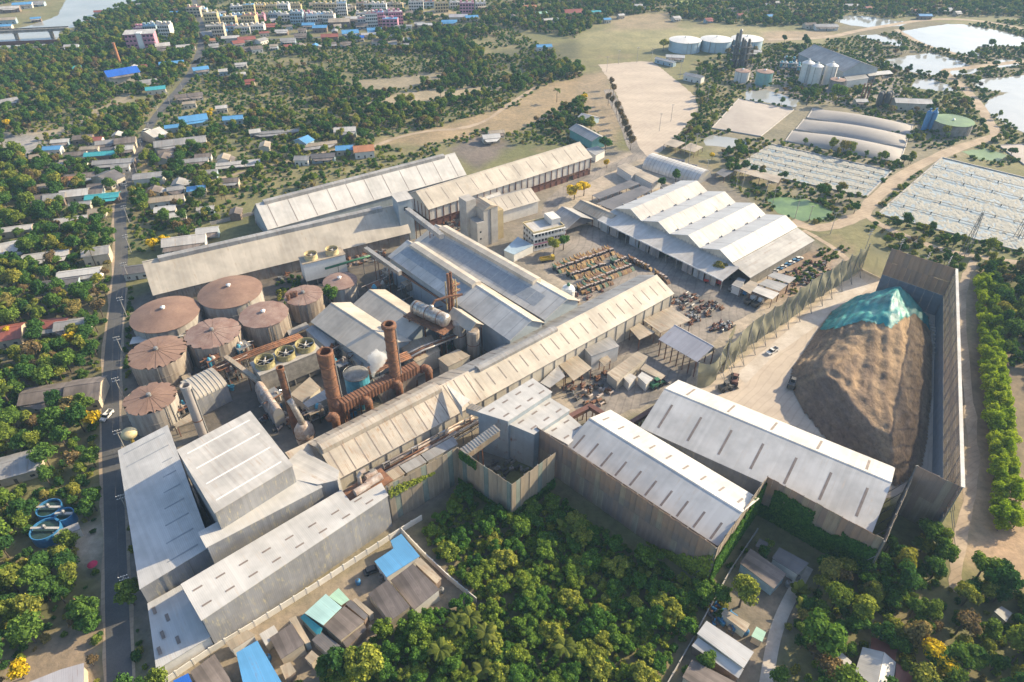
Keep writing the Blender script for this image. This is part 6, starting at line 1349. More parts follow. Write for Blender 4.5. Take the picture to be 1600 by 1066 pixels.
loader('dark wheel loader working at the left foot of the brown heap', 1237, 603, 60, dsteel); loader('dark wheel loader parked at the corner of the farther white shed', 1134, 609, 20, dsteel); loader('second dark machine on the black spot near the net corner', 1147, 597, 70, brownp)
loader('green tractor loader beside the tiny white hut in the work yard', 1026, 604, 30, greenp)
def scrap(label, px, py, rx, ry, n, seed, ang=30, mats=None):
    x, y = G(px, py); o = thing('scrap_heap', label, 'scrap', (x, y, .05), R(ang)); rr = random.Random(seed); mats = mats or [rustm, dsteel, brownp, steel]
    for i in range(n):
        dx, dy = rr.uniform(-rx,rx), rr.uniform(-ry,ry); m = rr.choice(mats)
        if rr.random() < .5: part('scrap_axle', MB().tube((dx-1,dy,.5),(dx+1.2,dy+rr.uniform(-.8,.8),.6),.45,n=7).tube((dx-1.1,dy,.5),(dx-.8,dy,.5),.8,n=9), m, o)
        else: part('scrap_crate', MB().rbox(dx,dy,0,rr.uniform(1,2.6),rr.uniform(.7,1.6),rr.uniform(.5,1.7),rr.uniform(0,3)).rbox(dx,dy,.3,.4,.4,rr.uniform(1.2,2.2),.4), m, o)
scrap('jumble of rusty axles on the yard by the long mill hall end', 1072, 471, 7, 5, 34, 1); scrap('long row of dark scrap trailers in the yard', 1096, 489, 11, 4, 44, 2, 35); scrap('small dark scrap group by the net screen', 1128, 512, 6, 3, 20, 3, 35)
scrap('scrap strewn beside the white water tank', 908, 463, 11, 4, 34, 4, 35, [rustm, brownp, pipe]); scrap('rusty parts piled behind the concrete tower', 728, 352, 12, 7, 44, 5, 30); scrap('debris on the ground by the three vent stacks', 455, 425, 16, 6, 34, 6, 25)
scrap('rusty junk between white cooling tower and process hall', 570, 405, 12, 5, 40, 7, 25, [rusto, rustm, pipe, steel]); scrap('scrap metal on the red soil by the scrub cars', 1265, 428, 16, 7, 46, 8, 30); scrap('junk under the tan square canopy', 920, 600, 10, 5, 26, 9, 40)
scrap('timbers stacked below the stepped roofs', 930, 622, 7, 5, 26, 10, 40, [rusto, bark, pipe]); scrap('clutter of machines under the cream rounded roof', 330, 622, 9, 4, 26, 11, 35, [rustm, cyanp, steel, pipe]); scrap('pipework jumble around the slender chimney', 445, 655, 8, 6, 34, 12, 40, [rustm, pipe, steel, dsteel])
scrap('loose pipes and planks by the tank cluster', 395, 545, 16, 4, 34, 13, 30, [rustm, bark, brownp]); scrap('boxes on the floor of the dark sheet-walled pit', 785, 735, 7, 6, 30, 14, 40, [concd, dsteel, steel]); scrap('green machines along the canopy of the four-bay warehouse', 1030, 395, 12, 2.2, 22, 15, -42, [greenp, greenp, steel]); scrap('junk beside the white striped roof', 1128, 966, 5, 3, 20, 16, -40, [dsteel, bluep, rustm])
x, y = G(888,452,9); o = thing('water_tank', 'white round tank on stilts with a green hatch beside the parked harvesters', 'tank', (x, y, 0)); part('tank_body', MB().lathe([(3.1,4),(3.1,9),(2.6,10.2),(.9,11)], 18), whitep, o); part('hatch', MB().lathe([(.8,11),(.8,12),(.3,12.4)], 10), greenp, o)
for k in range(4): part('stilt', MB().rbox(2*math.cos(k*1.57+.8),2*math.sin(k*1.57+.8),0,.4,.4,4), steel, o)
x, y = G(201,676,12); o = thing('water_tower', 'cream mushroom-shaped water tower at the road beside the torn tank', 'water tower', (x, y, 0)); part('bowl', MB().lathe([(.6,9),(2.4,10.5),(2.7,11.8),(2.2,12.6),(.4,13.2)], 16), fcream, o, smooth=True); part('stem', MB().lathe([(.8,0),(.6,9)], 10), yellowp, o)
for i, (cx_, cy_, w_) in enumerate(((76,793,3.8),(70,826,4.4),(100,803,2.8))):
    x, y = G(cx_, cy_, 4); o = thing('blue_water_basin', ('upper','lower','smallest')[i]+' of the round blue water treatment basins left of the road', 'basin', (x, y, 0), 0, 'blue basins'); part('basin_wall', MB().lathe([(w_,0),(w_,4),(w_-.3,4),(w_-.3,3.2)], 24, cap=False), bluep, o); part('water', MB().lathe([(w_-.3,3.2),(.1,3.21)], 24), mottled('basin_water%d' % i, (.03,.06,.05), .2, .2, .1), o); part('bridge', MB().box(-w_,-.4,4.1,w_,.4,4.4), whiteb, o); part('motor', MB().lathe([(.6,4.4),(.6,5.4),(.2,5.8)], 8), steel, o)
    BLOCK.append([(x-w_-1,y-w_-1),(x+w_+1,y-w_-1),(x+w_+1,y+w_+1),(x-w_-1,y+w_+1)])
shed('pump_house', 'grey pump house roof beside the round blue basins', 'building', [(82,832),(122,816),(126,826),(86,842)], 3.5, roof=greyr, wall=plaster)
x, y = G(468,52) ; x, y = G(127,955); o = thing('spirit_house', 'tiny orange-roofed spirit house on a post beside the road bush', 'shrine', (x, y, 0)); part('post', MB().rbox(0,0,0,.5,.5,4), whitep, o); part('shrine_roof', MB().add([(-1.2,-1.2,4.6),(1.2,-1.2,4.6),(1.2,1.2,4.6),(-1.2,1.2,4.6),(0,0,6)], [(0,1,4),(1,2,4),(2,3,4),(3,0,4)]), orar, o); part('shrine_box', MB().box(-.7,-.7,4,.7,.7,4.6), whitep, o)
x, y = G(148,888); o = thing('red_umbrella', 'small bright red parasol on the grass by the road', 'umbrella', (x, y, 0)); part('canopy', MB().lathe([(1.5,2.0),(.8,2.5),(.1,2.7)], 10), mottled('cloth_magenta', (.55,.03,.10), .2), o); part('pole', MB().tube((0,0,0),(0,0,2.6),.05,n=5), whitep, o)

# ------------------------------------------------------------- poles, wires, bridge
def pole(label, px, py, h, arms=1, group='road poles', wire=None, ang=0.0, loc=None, name='utility_pole', hf=False):
    x, y = loc or G(px, py); o = thing(name, label, 'pole', (x, y, 0), ang, group)
    part('shaft', MB().tube((0,0,0),(0,0,h),.20,.13,n=7), conc, o)
    if hf: part('shaft', MB().tube((2.4,0,0),(2.4,0,h),.20,.13,n=7), conc, o)
    for k in range(arms):
        z = h-.4-k*1.3; part('crossarm', MB().box(-1.3,-.09,z,1.3 if not hf else 3.7,.09,z+.16), conc, o)
        for xx in (-1.1,-.4,.4,1.1): part('insulator', MB().lathe([(.1,z+.16),(.14,z+.3),(.06,z+.42)], 6, (xx,0,0)), whitep, o)
    return o
i = 0; acc = 0; lastp = None; rl, rr_ = edges_of(road_line, 9.4); pp = []
for p, q in zip(rr_, rr_[1:]):
    d = math.hypot(q[0]-p[0], q[1]-p[1]); acc += d
    if acc > 30 and 60 < p[1] < 620: acc = 0; pp.append((p, math.atan2(q[1]-p[1], q[0]-p[0])-math.pi/2))
for i, (p, a) in enumerate(pp):
    o = pole('%s concrete pole counted up the road from the bottom of the picture' % nth(i), 0, 0, 10.5, 2, 'road poles', ang=a, loc=p)
wire = dsteel
for k in (-1.1, 1.1):
    mb = MB()
    for (p, a), (q, a2) in zip(pp, pp[1:]):
        pts = []
        for t in range(7):
            f = t/6; pts.append((p[0]+(q[0]-p[0])*f+k*math.cos(a), p[1]+(q[1]-p[1])*f+k*math.sin(a), 10.5-1.2*4*f*(1-f)*.6))
        mb.path(pts, .035, 4)
    w_ = tag(link('power_line', mb.mesh('power_line', wire)), ('left' if k < 0 else 'right')+' sagging power line strung between the road poles', 'cable', 'power lines')
PL = [(1149,297,13),(1159,296,12),(1193,318,13),(1207,320,10),(1102,280,13),(1075,259,15),(1069,241,13),(1242,341,14),(1263,347,10),(1297,366,13),(1086,238,13)]
for i, (a, b_, h) in enumerate(sorted(PL)): pole('%s from the left of the slim poles around the algae pond and shelters' % nth(i), a, b_, h, 1, 'lagoon poles')
for i, (a, b_) in enumerate(((1362,361),(1411,376),(1453,397),(1486,404))):
    pole('%s from the left of the triple-armed poles rising behind the board wall' % nth(i), 0, 0, 17, 3, 'poles behind the board wall', loc=G(a, b_, 16), ang=R(20+i*7))
SL = [(948,112,13),(966,100,12),(995,98,14),(1018,96,12),(1047,108,13),(1062,122,13),(1090,145,14),(1105,160,13),(1030,205,13),(1048,190,13)]
for i, (a, b_, h) in enumerate(sorted(SL)): pole('%s from the left of the poles around the pale sand lot' % nth(i), a, b_, h, 1, 'sand lot poles')
for i, (a, b_) in enumerate(((1506,398),(1590,372))):
    x, y = G(a, b_); o = thing('lattice_mast', ('steel lattice mast at the corner of the board wall', 'steel lattice mast standing at the right edge by the foaming basin')[i], 'mast', (x, y, 0), R(20), 'lattice masts')
    for sx, sy in ((-1,-1),(1,-1),(1,1),(-1,1)): part('mast_leg', MB().tube((sx*1.5,sy*1.5,0),(sx*.35,sy*.35,24),.16,n=5), steel, o)
    for k in range(6):
        z = 2+k*4; s_ = 1.5-1.15*z/24; s2 = 1.5-1.15*(z+3.6)/24
        part('lattice', MB().tube((-s_,-s_,z),(s2,-s2,z+3.6),.08,n=4), steel, o); part('lattice', MB().tube((s_,s_,z),(-s2,s2,z+3.6),.08,n=4), steel, o)
    for z in (18,20.5,23): part('crossarm', MB().box(-3,-.1,z,3,.1,z+.2), steel, o)
def bridge(label, pa, pb, z, wd, mat):
    a = Vector(G(*pa, z)); b_ = Vector(G(*pb, z)); d = b_-a; L = d.length; o = thing('river_bridge', label, 'bridge', (a.x, a.y, 0), math.atan2(d.y, d.x))
    part('deck', MB().box(0,-wd/2,z-1.6,L,wd/2,z), mat, o)
    for s_ in (-1,1): part('parapet', MB().box(0,s_*wd/2-.15,z+.01,L,s_*wd/2+.15,z+1.1), mat, o)
    k = max(2, int(L/28))
    for i in range(k): x_ = L*(i+.5)/k; part('pier', MB().box(x_-1,-wd*.35,0,x_+1,wd*.35,z-2.4), mat, o); part('pier_cap', MB().box(x_-1.4,-wd*.45,z-2.4,x_+1.4,wd*.45,z-1.6), mat, o)
bridge('concrete road bridge over the river in the upper left, farther one', (-120,54), (105,44), 9, 9, concd); bridge('low rust-brown rail bridge over the river in the upper left, nearer one', (-120,73), (100,64), 5, 5, brownp)
# straw-coloured cypress row and lamp posts are set with the plants below

# ------------------------------------------------------------- plants
def leafmat(name, stops, trans=.3):
    m = bpy.data.materials.new(name); m.use_nodes = True; nt = m.node_tree; nt.nodes.clear()
    oi = N(nt, 'ShaderNodeObjectInfo'); at = N(nt, 'ShaderNodeAttribute', attribute_name='tint')
    base = ramp(nt, oi.outputs['Random'], stops)
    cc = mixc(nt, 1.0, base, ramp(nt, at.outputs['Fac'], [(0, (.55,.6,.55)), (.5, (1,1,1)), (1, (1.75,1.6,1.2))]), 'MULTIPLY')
    d = N(nt, 'ShaderNodeBsdfDiffuse'); t = N(nt, 'ShaderNodeBsdfTranslucent'); mx = N(nt, 'ShaderNodeMixShader'); mx.inputs[0].default_value = trans
    nt.links.new(cc, d.inputs[0]); nt.links.new(mixc(nt, 1.0, cc, (1.15,1.15,.6), 'MULTIPLY'), t.inputs[0]); nt.links.new(d.outputs[0], mx.inputs[1]); nt.links.new(t.outputs[0], mx.inputs[2])
    o = N(nt, 'ShaderNodeOutputMaterial'); nt.links.new(mx.outputs[0], o.inputs[0]); return m
leaf_g = leafmat('leaves_green', [(0, (.038,.095,.030)), (.3, (.064,.140,.036)), (.55, (.105,.180,.038)), (.78, (.175,.220,.042)), (.93, (.24,.24,.055)), (1, (.24,.19,.09))])
leaf_j = leafmat('leaves_jungle', [(0, (.052,.130,.030)), (.35, (.090,.185,.036)), (.7, (.17,.24,.042)), (1, (.28,.29,.06))])
leaf_p = leafmat('leaves_pale', [(0, (.22,.33,.03)), (1, (.34,.42,.04))], .5)
leaf_y = leafmat('blossom_yellow', [(0, (.50,.36,.02)), (1, (.62,.47,.04))], .3)
leaf_d = leafmat('leaves_dry', [(0, (.13,.095,.055)), (1, (.20,.145,.075))], .25)
frond = leafmat('palm_fronds', [(0, (.06,.10,.02)), (1, (.14,.16,.04))], .35)
def leaf_mesh(name, P, Nn, size, mat, rng, aspect=.8, core=None, trunk=None):
    n = len(P); a = rng.normal(size=(n,3)); T = np.cross(Nn, a); T /= np.linalg.norm(T, axis=1)[:,None]+1e-9; B = np.cross(Nn, T)
    s_ = size*rng.uniform(.6,1.35,(n,1)); fold = Nn*s_*.25
    V = np.stack([P-T*s_-fold, P-B*s_*aspect, P+T*s_-fold, P+B*s_*aspect], 1).reshape(-1,3)
    Fc = np.arange(4*n).reshape(-1,4).tolist(); tint = np.repeat(rng.random(n), 4); Vl = V.tolist(); mi = [0]*n
    if core is not None:
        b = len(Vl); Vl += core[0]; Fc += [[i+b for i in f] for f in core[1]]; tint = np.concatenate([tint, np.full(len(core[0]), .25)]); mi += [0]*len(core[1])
    if trunk is not None:
        b = len(Vl); Vl += [list(v) for v in trunk.v]; Fc += [[i+b for i in f] for f in trunk.f]; tint = np.concatenate([tint, np.full(len(trunk.v), .5)]); mi += [1]*len(trunk.f)
    me = bpy.data.meshes.new(name); me.from_pydata(Vl, [], Fc); at = me.attributes.new('tint', 'FLOAT', 'POINT'); at.data.foreach_set('value', tint.astype(np.float32)); me.materials.append(mat); me.materials.append(bark); me.polygons.foreach_set('material_index', mi); return me
def crown(seed, R_=4.0, zc=6.0, flat=.75, nl=8, nleaf=900, size=.42, mat=None, trunk=True, spread=.62, name='crown', rl=(.36,.58)):
    rng = np.random.default_rng(seed); c = rng.normal(size=(nl,3)); c /= np.linalg.norm(c,axis=1)[:,None]; c *= (rng.random((nl,1))**.4)*R_*spread; c[:,2] = c[:,2]*flat*.8+abs(rng.normal(0,.12,nl))*R_; c[0] = (0,0,R_*.2)
    r = rng.uniform(rl[0],rl[1],nl)*R_; P = []; Nn = []
    per = (nleaf*(r**2)/sum(r**2)).astype(int)
    for k in range(nl):
        d = rng.normal(size=(per[k]*2,3)); d /= np.linalg.norm(d,axis=1)[:,None]; d = d[d[:,2] > -.55][:per[k]]
        p = c[k]+d*(r[k]*rng.uniform(.78,1.12,(len(d),1)))*np.array((1,1,flat+.1))
        keep = np.ones(len(p), bool)
        for j in range(nl):
            if j != k: keep &= np.linalg.norm((p-c[j])/np.array((1,1,flat+.1)),axis=1) > r[j]*.72
        P.append(p[keep]); nn = d[keep]+rng.normal(0,.45,(keep.sum(),3)); nn[:,2] += .25; nn /= np.linalg.norm(nn,axis=1)[:,None]; Nn.append(nn)
    P = np.concatenate(P); Nn = np.concatenate(Nn); P[:,2] += zc
    bm = bmesh.new()
    for k in range(nl):
        bmesh.ops.create_icosphere(bm, subdivisions=1, radius=float(r[k]*.74), matrix=mathutils.Matrix.Translation((float(c[k][0]),float(c[k][1]),float(c[k][2]+zc))))
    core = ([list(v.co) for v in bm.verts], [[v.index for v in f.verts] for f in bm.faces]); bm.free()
    tk = MB()
    if trunk:
        h = zc-.2*R_; tk.path([(0,0,-.2),(.1,.05,h*.5),(0,.1,h)], [.07*R_,.055*R_,.035*R_], 6)
        for k in range(1, min(5, nl)): tk.path([(0,.1,h*.7),(float(c[k][0])*.5,float(c[k][1])*.5,h*.9),(float(c[k][0])*.8,float(c[k][1])*.8,zc+float(c[k][2])*.6)], [.03*R_,.025*R_,.012*R_], 5)
    return P, Nn, size, core, tk, rng
def tree_models(n, seed0, mat, **kw):
    out_ = []
    for i in range(n):
        P, Nn, sz, core, tk, rng = crown(seed0+i, mat=mat, **kw)
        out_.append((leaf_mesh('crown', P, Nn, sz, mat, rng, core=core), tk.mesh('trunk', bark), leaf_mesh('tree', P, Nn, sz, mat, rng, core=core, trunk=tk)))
    return out_
BROAD = tree_models(7, 100, leaf_g, nl=12, rl=(.24,.46), spread=.74, nleaf=1000, size=.40) + tree_models(3, 130, leaf_g, flat=1.0, zc=7, nl=10)
JUNG = tree_models(6, 200, leaf_j, nl=20, nleaf=1500, size=.36, zc=4.4, rl=(.16,.38), spread=.92, flat=.62)
YEL = tree_models(2, 300, leaf_y, nleaf=800, zc=5.5)
DRY = tree_models(3, 320, leaf_d, nleaf=420, size=.34, zc=6)
ROUND = tree_models(3, 340, leaf_j, nl=16, nleaf=1700, size=.30, zc=6, spread=.64, rl=(.24,.44))
BUSH = tree_models(4, 400, leaf_g, R_=1.5, zc=.7, nl=5, nleaf=220, size=.26, trunk=False)
BUSHJ = tree_models(3, 420, leaf_j, R_=1.5, zc=.8, nl=5, nleaf=240, size=.26, trunk=False)
def poplar(seed):
    rng = np.random.default_rng(seed); n = 1500; z = rng.random(n)**.8; H = 13.0; rad = (np.sin(np.pi*np.clip(z*.9+.08,0,1))**.7)*2.0*(1+.25*np.sin(z*23+rng.random()*6)); a = rng.random(n)*6.283; q = rng.uniform(.55,1.08,n)
    P = np.stack([rad*q*np.cos(a), rad*q*np.sin(a), 1.2+z*H], 1); Nn = np.stack([np.cos(a), np.sin(a), np.full(n,.5)], 1)+rng.normal(0,.4,(n,3)); Nn /= np.linalg.norm(Nn,axis=1)[:,None]
    tk = MB().path([(0,0,0),(0,0,H*.8)], [.22,.06], 6); return (leaf_mesh('crown', P, Nn, .36, leaf_p, rng, .55), tk.mesh('trunk', bark), None)
POP = tree_models(4, 360, leaf_p, R_=2.7, zc=4.8, flat=1.35, nl=15, nleaf=1200, size=.28, rl=(.24,.48), spread=.8)
def cypress(seed):
    rng = np.random.default_rng(seed); n = 260; z = rng.random(n); a = rng.random(n)*6.283; rad = .75*(1-z*.75)*rng.uniform(.7,1.05,n)
    P = np.stack([rad*np.cos(a), rad*np.sin(a), .4+z*8], 1); Nn = np.stack([np.cos(a), np.sin(a), np.full(n,.4)], 1); Nn /= np.linalg.norm(Nn,axis=1)[:,None]
    return (leaf_mesh('crown', P, Nn, .28, leaf_g, rng), MB().path([(0,0,0),(0,0,6)], [.12,.04], 5).mesh('trunk', bark), None)
CYP = [cypress(4)]
def palm(seed, h=6.0, nf=13, fl=3.2, banana=False):
    rng = np.random.default_rng(seed); vs, fs, tint = [], [], []
    for k in range(nf):
        a = k*2.399+rng.random()*.4; el = rng.uniform(.15,1.05) if not banana else rng.uniform(.5,1.25); wd = (.28 if not banana else .42); m = 6; l = fl*rng.uniform(.8,1.1); t0 = rng.random(); z = h; r = 0.0; b = len(vs)
        for i in range(m+1):
            f = i/m; ca, sa = math.cos(a), math.sin(a); w_ = wd*math.sin(math.pi*min(1,f*.93+.07))**.6*(1+.25*(i % 2))
            for s_ in (-1,0,1): vs.append((r*ca-s_*w_*sa*2, r*sa+s_*w_*ca*2, z-abs(s_)*w_*.7)); tint.append(t0)
            r += l/m*math.cos(el); z += l/m*math.sin(el); el -= .26 if not banana else .2
        for i in range(m):
            for s_ in (0,1): q = b+i*3+s_; fs.append([q,q+1,q+4,q+3])
    me = bpy.data.meshes.new('palm_crown'); me.from_pydata(vs, [], fs); at = me.attributes.new('tint','FLOAT','POINT'); at.data.foreach_set('value', np.array(tint,np.float32)); me.materials.append(frond)
    return (me, MB().path([(0,0,0),(.15,.1,h*.5),(0,0,h)], [.2,.15,.13] if not banana else [.22,.2,.12], 6).mesh('trunk', bark), None)
PALM = [palm(1), palm(2, 7.5), palm(3, 5.2)]; BAN = [palm(5, 1.8, 9, 2.6, True), palm(6, 2.2, 8, 2.9, True)]
def put_tree(name, models, i, x, y, sc, label, cat, group, rz, sq=1.0):
    m = models[i % len(models)]; o = thing(name, label, cat, (x, y, 0), rz, group); o.scale = (sc, sc, sc*sq)
    link('crown', m[0], o); link('trunk', m[1], o); return o
CLEAR = [gp(q[0]) for i, q in enumerate(SOILS) if i not in (0,9,15,19,20,24,25,26,27)]
GAPS = [gp(q) for q in ([(1540,560),(1640,545),(1640,700),(1590,720)],)]
def scatter(region, sp, seed, dens=.85, thr=None, clear=True, bbox=None, margin=0):
    wp = gp(region); x0, x1 = min(p[0] for p in wp), max(p[0] for p in wp); y0, y1 = min(p[1] for p in wp), max(p[1] for p in wp); rng = np.random.default_rng(seed)
    X, Y = np.meshgrid(np.arange(x0,x1,sp), np.arange(y0,y1,sp)); X = (X+rng.uniform(-.48,.48,X.shape)*sp).ravel(); Y = (Y+rng.uniform(-.48,.48,Y.shape)*sp).ravel()
    k = inpoly(X, Y, wp) & (rng.random(X.shape) < dens)
    if thr is not None: k &= fbm(X, Y, 38, seed) > thr
    X, Y = X[k], Y[k]; k = np.ones(X.shape, bool)
    for b in BLOCK: k &= ~inpoly(X, Y, b)
    if clear:
        w_ = (fbm(X, Y, 14, 77)-.5)*8
        for b in CLEAR: ins_ = inpoly(X, Y, b); k &= ~(ins_ & (dpoly(X, Y, b) > 3+w_)) if ins_.any() else True
    return X[k], Y[k]
REG = [
 ('in the wood left of the asphalt road', [(-120,250),(60,250),(200,262),(180,330),(176,480),(162,640),(160,820),(165,1000),(-160,1100),(-200,700)], 5.2, .85, .22),
 ('in the woods around the upper left village', [(-300,85),(90,78),(130,35),(200,10),(300,8),(320,100),(240,180),(200,262),(-200,262)], 5.4, .9, .36),
 ('in the orchards right of the asphalt road', [(325,60),(420,62),(560,62),(640,45),(800,45),(900,100),(940,170),(930,230),(800,225),(740,215),(710,238),(400,318),(225,400),(196,385),(204,290),(260,170)], 5.0, .84, .49),
 ('in the distant woods along the upper edge', [(610,30),(1110,-14),(1750,-14),(1700,28),(1440,25),(1300,38),(1190,42),(960,22),(900,60),(800,45),(700,35)], 6.0, .95, .22),
 ('in the far town and beyond the river', [(-500,-14),(1100,-14),(900,8),(700,20),(620,45),(300,60),(240,25),(100,-5),(-300,45)], 11, .6, .42),
 ('along the ponds at the upper right', [(1090,100),(1190,70),(1300,62),(1640,25),(1720,240),(1560,260),(1440,235),(1330,170),(1250,160),(1120,215),(1060,235),(1085,180)], 7.5, .55, .5),
 ('on the banks between the basins and the board wall', [(1120,215),(1260,220),(1440,260),(1440,330),(1720,400),(1720,430),(1500,425),(1390,392),(1340,350),(1290,352),(1140,290)], 5.5, .6, .5),
 ('in the plantation beyond the board wall', [(1530,420),(1700,415),(1720,640),(1570,570),(1545,500)], 5.5, .95, None),
 ('at the lower right beside the concrete lane', [(1275,895),(1390,850),(1470,840),(1490,920),(1560,900),(1720,930),(1740,1120),(1180,1110),(1215,1010),(1235,960)], 5.2, .85, .28),
 ('beside the white striped roof', [(1110,920),(1180,840),(1270,890),(1235,950),(1150,1000),(1075,1080),(1060,1060)], 5.5, .55, .3),
 ('at the lower left among the small houses', [(180,960),(240,1060),(480,1095),(640,970),(590,1000),(500,1050),(430,1095),(-60,1095),(20,1060),(165,960)], 5.0, .55, .3)]
pts = []      # x, y, scale, region index, depth
for ri, (ph, poly, sp, dn, thr) in enumerate(REG):
    X, Y = scatter(poly, sp, 40+ri, dn, thr); rng = np.random.default_rng(900+ri); S = rng.uniform(.55,1.25,len(X))*(.75+.5*fbm(X, Y, 50, 5))
    if ri == 9 or ri == 10: S *= .8
    if ri in (1,2,3,4,5,6): S *= .80
    for x_, y_, s_ in zip(X, Y, S): pts.append((float(x_), float(y_), float(s_), ri, PD(x_, y_)))
JR = [(655,838),(700,800),(722,772),(800,818),(865,778),(960,845),(1112,925),(1060,1010),(1010,1095),(470,1095),(520,1040),(640,972),(752,945)]
XJ, YJ = scatter(JR, 4.0, 61, .74, None, clear=False); XJ2, YJ2 = scatter([(1300,890),(1388,852),(1480,858),(1488,920),(1420,960),(1300,950)], 4.0, 62, .8, None, clear=False)
rng = np.random.default_rng(3)
jp = [(float(a), float(b_), float(rng.uniform(.28,1.0)), 0) for a, b_ in zip(XJ, YJ)] + [(float(a), float(b_), float(rng.uniform(.35,.8)), 1) for a, b_ in zip(XJ2, YJ2)]
LM = [('the round blue basins',80,810),('the spirit house',127,955),('the yellow roadside tree',148,672),('the leftmost grey shed',28,726),('the long brown roof',100,612),('the roadside red roofs',78,505),('the roadside white houses',90,400),('the crowded village row',130,305),('the lower left corner',30,1050),('the roadside shed corner',210,950),('the bright blue hall',400,1040),('the front houses',560,1020),('the jungle palms',715,1020),('the sheet-walled pit',795,830),('the very long brown screen',980,850),('the middle of the jungle',900,930),('the jungle at the bottom edge',880,1055),('the white striped roof',1100,980),('the concrete lane',1225,960),('the big climber screen',1290,900),('the thicket by the heap screens',1430,890),('the bare field',1550,870),('the red roofed house',1390,1050),('the yellow tree at lower right',1452,1040),('the lower right corner',1570,1020),('the steep-roofed store',240,400),('the white boundary wall',690,880),('the jungle left of its palms',610,1060),('the right of the jungle',1020,960),('the plantation beyond the netted wall',1600,480),('the lower left edge',10,600)]
NAMED = []
def landmark(o, kind, x, y):
    a, b_ = PX(x, y, 3); lm = min(LM, key=lambda q: (q[1]-a)**2+((q[2]-b_)*1.2)**2)[0]; NAMED.append((kind, lm, a, o))
def name_trees():
    g = {}
    for kind, lm, a, o in NAMED: g.setdefault((kind, lm), []).append((a, o))
    for (kind, lm), L_ in g.items():
        L_.sort(key=lambda q: q[0])
        for i, (a, o) in enumerate(L_): o['label'] = ('%s near %s' % (kind, lm)) if len(L_) == 1 else '%s from left of the %ss near %s' % (nth(i), kind, lm)
# the trees that show largest are individuals, the rest one wood per region
vis = [p for p in pts if -60 < PX(p[0], p[1], 4)[0] < 1660 and -20 < PX(p[0], p[1], 4)[1] < 1110]
vis.sort(key=lambda p: -p[2]/p[4]); single = vis[:300]; sset = set(id(p) for p in single)
size_w = lambda s_: 'small' if s_ < .8 else ('mid-sized' if s_ < 1.15 else 'large')
for i, (x_, y_, s_, ri, d) in enumerate(single):
    rr2 = random.Random(i*17+3); dry = rr2.random() < .06
    o = put_tree('bare_tree' if dry else 'broadleaf_tree', DRY if dry else BROAD, rr2.randrange(10), x_, y_, s_*.95, '%s %s tree %s' % (size_w(s_), 'brown sparse' if dry else 'green broadleaf', REG[ri][0]), 'tree', 'trees '+REG[ri][0], rr2.uniform(0,6.28), rr2.uniform(.8,1.15)); landmark(o, size_w(s_)+(' brown sparse tree' if dry else ' broadleaf tree'), x_, y_)
jp.sort(key=lambda p: -p[2]/PD(p[0], p[1])); 
for i, (x_, y_, s_, q) in enumerate(jp[:290]):
    rr2 = random.Random(i*31+5); o = put_tree('jungle_tree', JUNG, rr2.randrange(6), x_, y_, s_, '%s leafy tree in the %s' % (size_w(s_*1.3), ('dense jungle before the tall screens', 'shady thicket below the heap yard screens')[q]), 'tree', ('jungle trees', 'thicket trees')[q], rr2.uniform(0,6.28), rr2.uniform(.75,1.1)); landmark(o, size_w(s_*1.3)+' leafy jungle tree', x_, y_)
name_trees()
# library for the uncountable woods
lib = bpy.data.collections.new('tree_models')
def lib_add(models):
    for m in models: ob = bpy.data.objects.new('model_%03d' % len(lib.objects), m[2]); lib.objects.link(ob)
lib_add(BROAD); n_b = len(BROAD); lib_add(DRY); lib_add(BUSH); n_bush0 = n_b+len(DRY); lib_add(BUSHJ); n_bj0 = n_bush0+len(BUSH); lib_add(JUNG); n_j0 = n_bj0+len(BUSHJ)
ng = bpy.data.node_groups.new('plant_scatter', 'GeometryNodeTree'); ng.interface.new_socket('Geometry', in_out='INPUT', socket_type='NodeSocketGeometry'); ng.interface.new_socket('Geometry', in_out='OUTPUT', socket_type='NodeSocketGeometry')
gi, gou = ng.nodes.new('NodeGroupInput'), ng.nodes.new('NodeGroupOutput'); ci = ng.nodes.new('GeometryNodeCollectionInfo'); ci.inputs[0].default_value = lib; ci.inputs[1].default_value = True; ci.inputs[2].default_value = True
iop = ng.nodes.new('GeometryNodeInstanceOnPoints'); iop.inputs['Pick Instance'].default_value = True
def nattr(nm, ty):
    a = ng.nodes.new('GeometryNodeInputNamedAttribute'); a.data_type = ty; a.inputs[0].default_value = nm; return next(o for o in a.outputs if o.enabled)
ng.links.new(gi.outputs[0], iop.inputs['Points']); ng.links.new(ci.outputs[0], iop.inputs['Instance']); ng.links.new(nattr('mi', 'INT'), iop.inputs['Instance Index']); ng.links.new(nattr('rot', 'FLOAT_VECTOR'), iop.inputs['Rotation']); ng.links.new(nattr('scl', 'FLOAT_VECTOR'), iop.inputs['Scale']); ng.links.new(iop.outputs[0], gou.inputs[0])
def stuff(name, label, cat, P, S, idx, seed):
    rng = np.random.default_rng(seed); n = len(P)
    if not n: return
    me = bpy.data.meshes.new(name); me.from_pydata([(p[0],p[1],0) for p in P], [], [])
    a = me.attributes.new('mi','INT','POINT'); a.data.foreach_set('value', np.array(idx,np.int32)); a = me.attributes.new('rot','FLOAT_VECTOR','POINT'); r_ = np.zeros((n,3),np.float32); r_[:,2] = rng.random(n)*6.28; a.data.foreach_set('vector', r_.ravel())
    a = me.attributes.new('scl','FLOAT_VECTOR','POINT'); s3 = np.stack([S,S,np.array(S)*rng.uniform(.8,1.15,n)],1).astype(np.float32); a.data.foreach_set('vector', s3.ravel())
    o = link(name, me); o['kind'] = 'stuff'; tag(o, label, cat); md = o.modifiers.new('plants','NODES'); md.node_group = ng; return o
rest = {}
for p in pts:
    if id(p) not in sset: rest.setdefault(p[3], []).append(p)
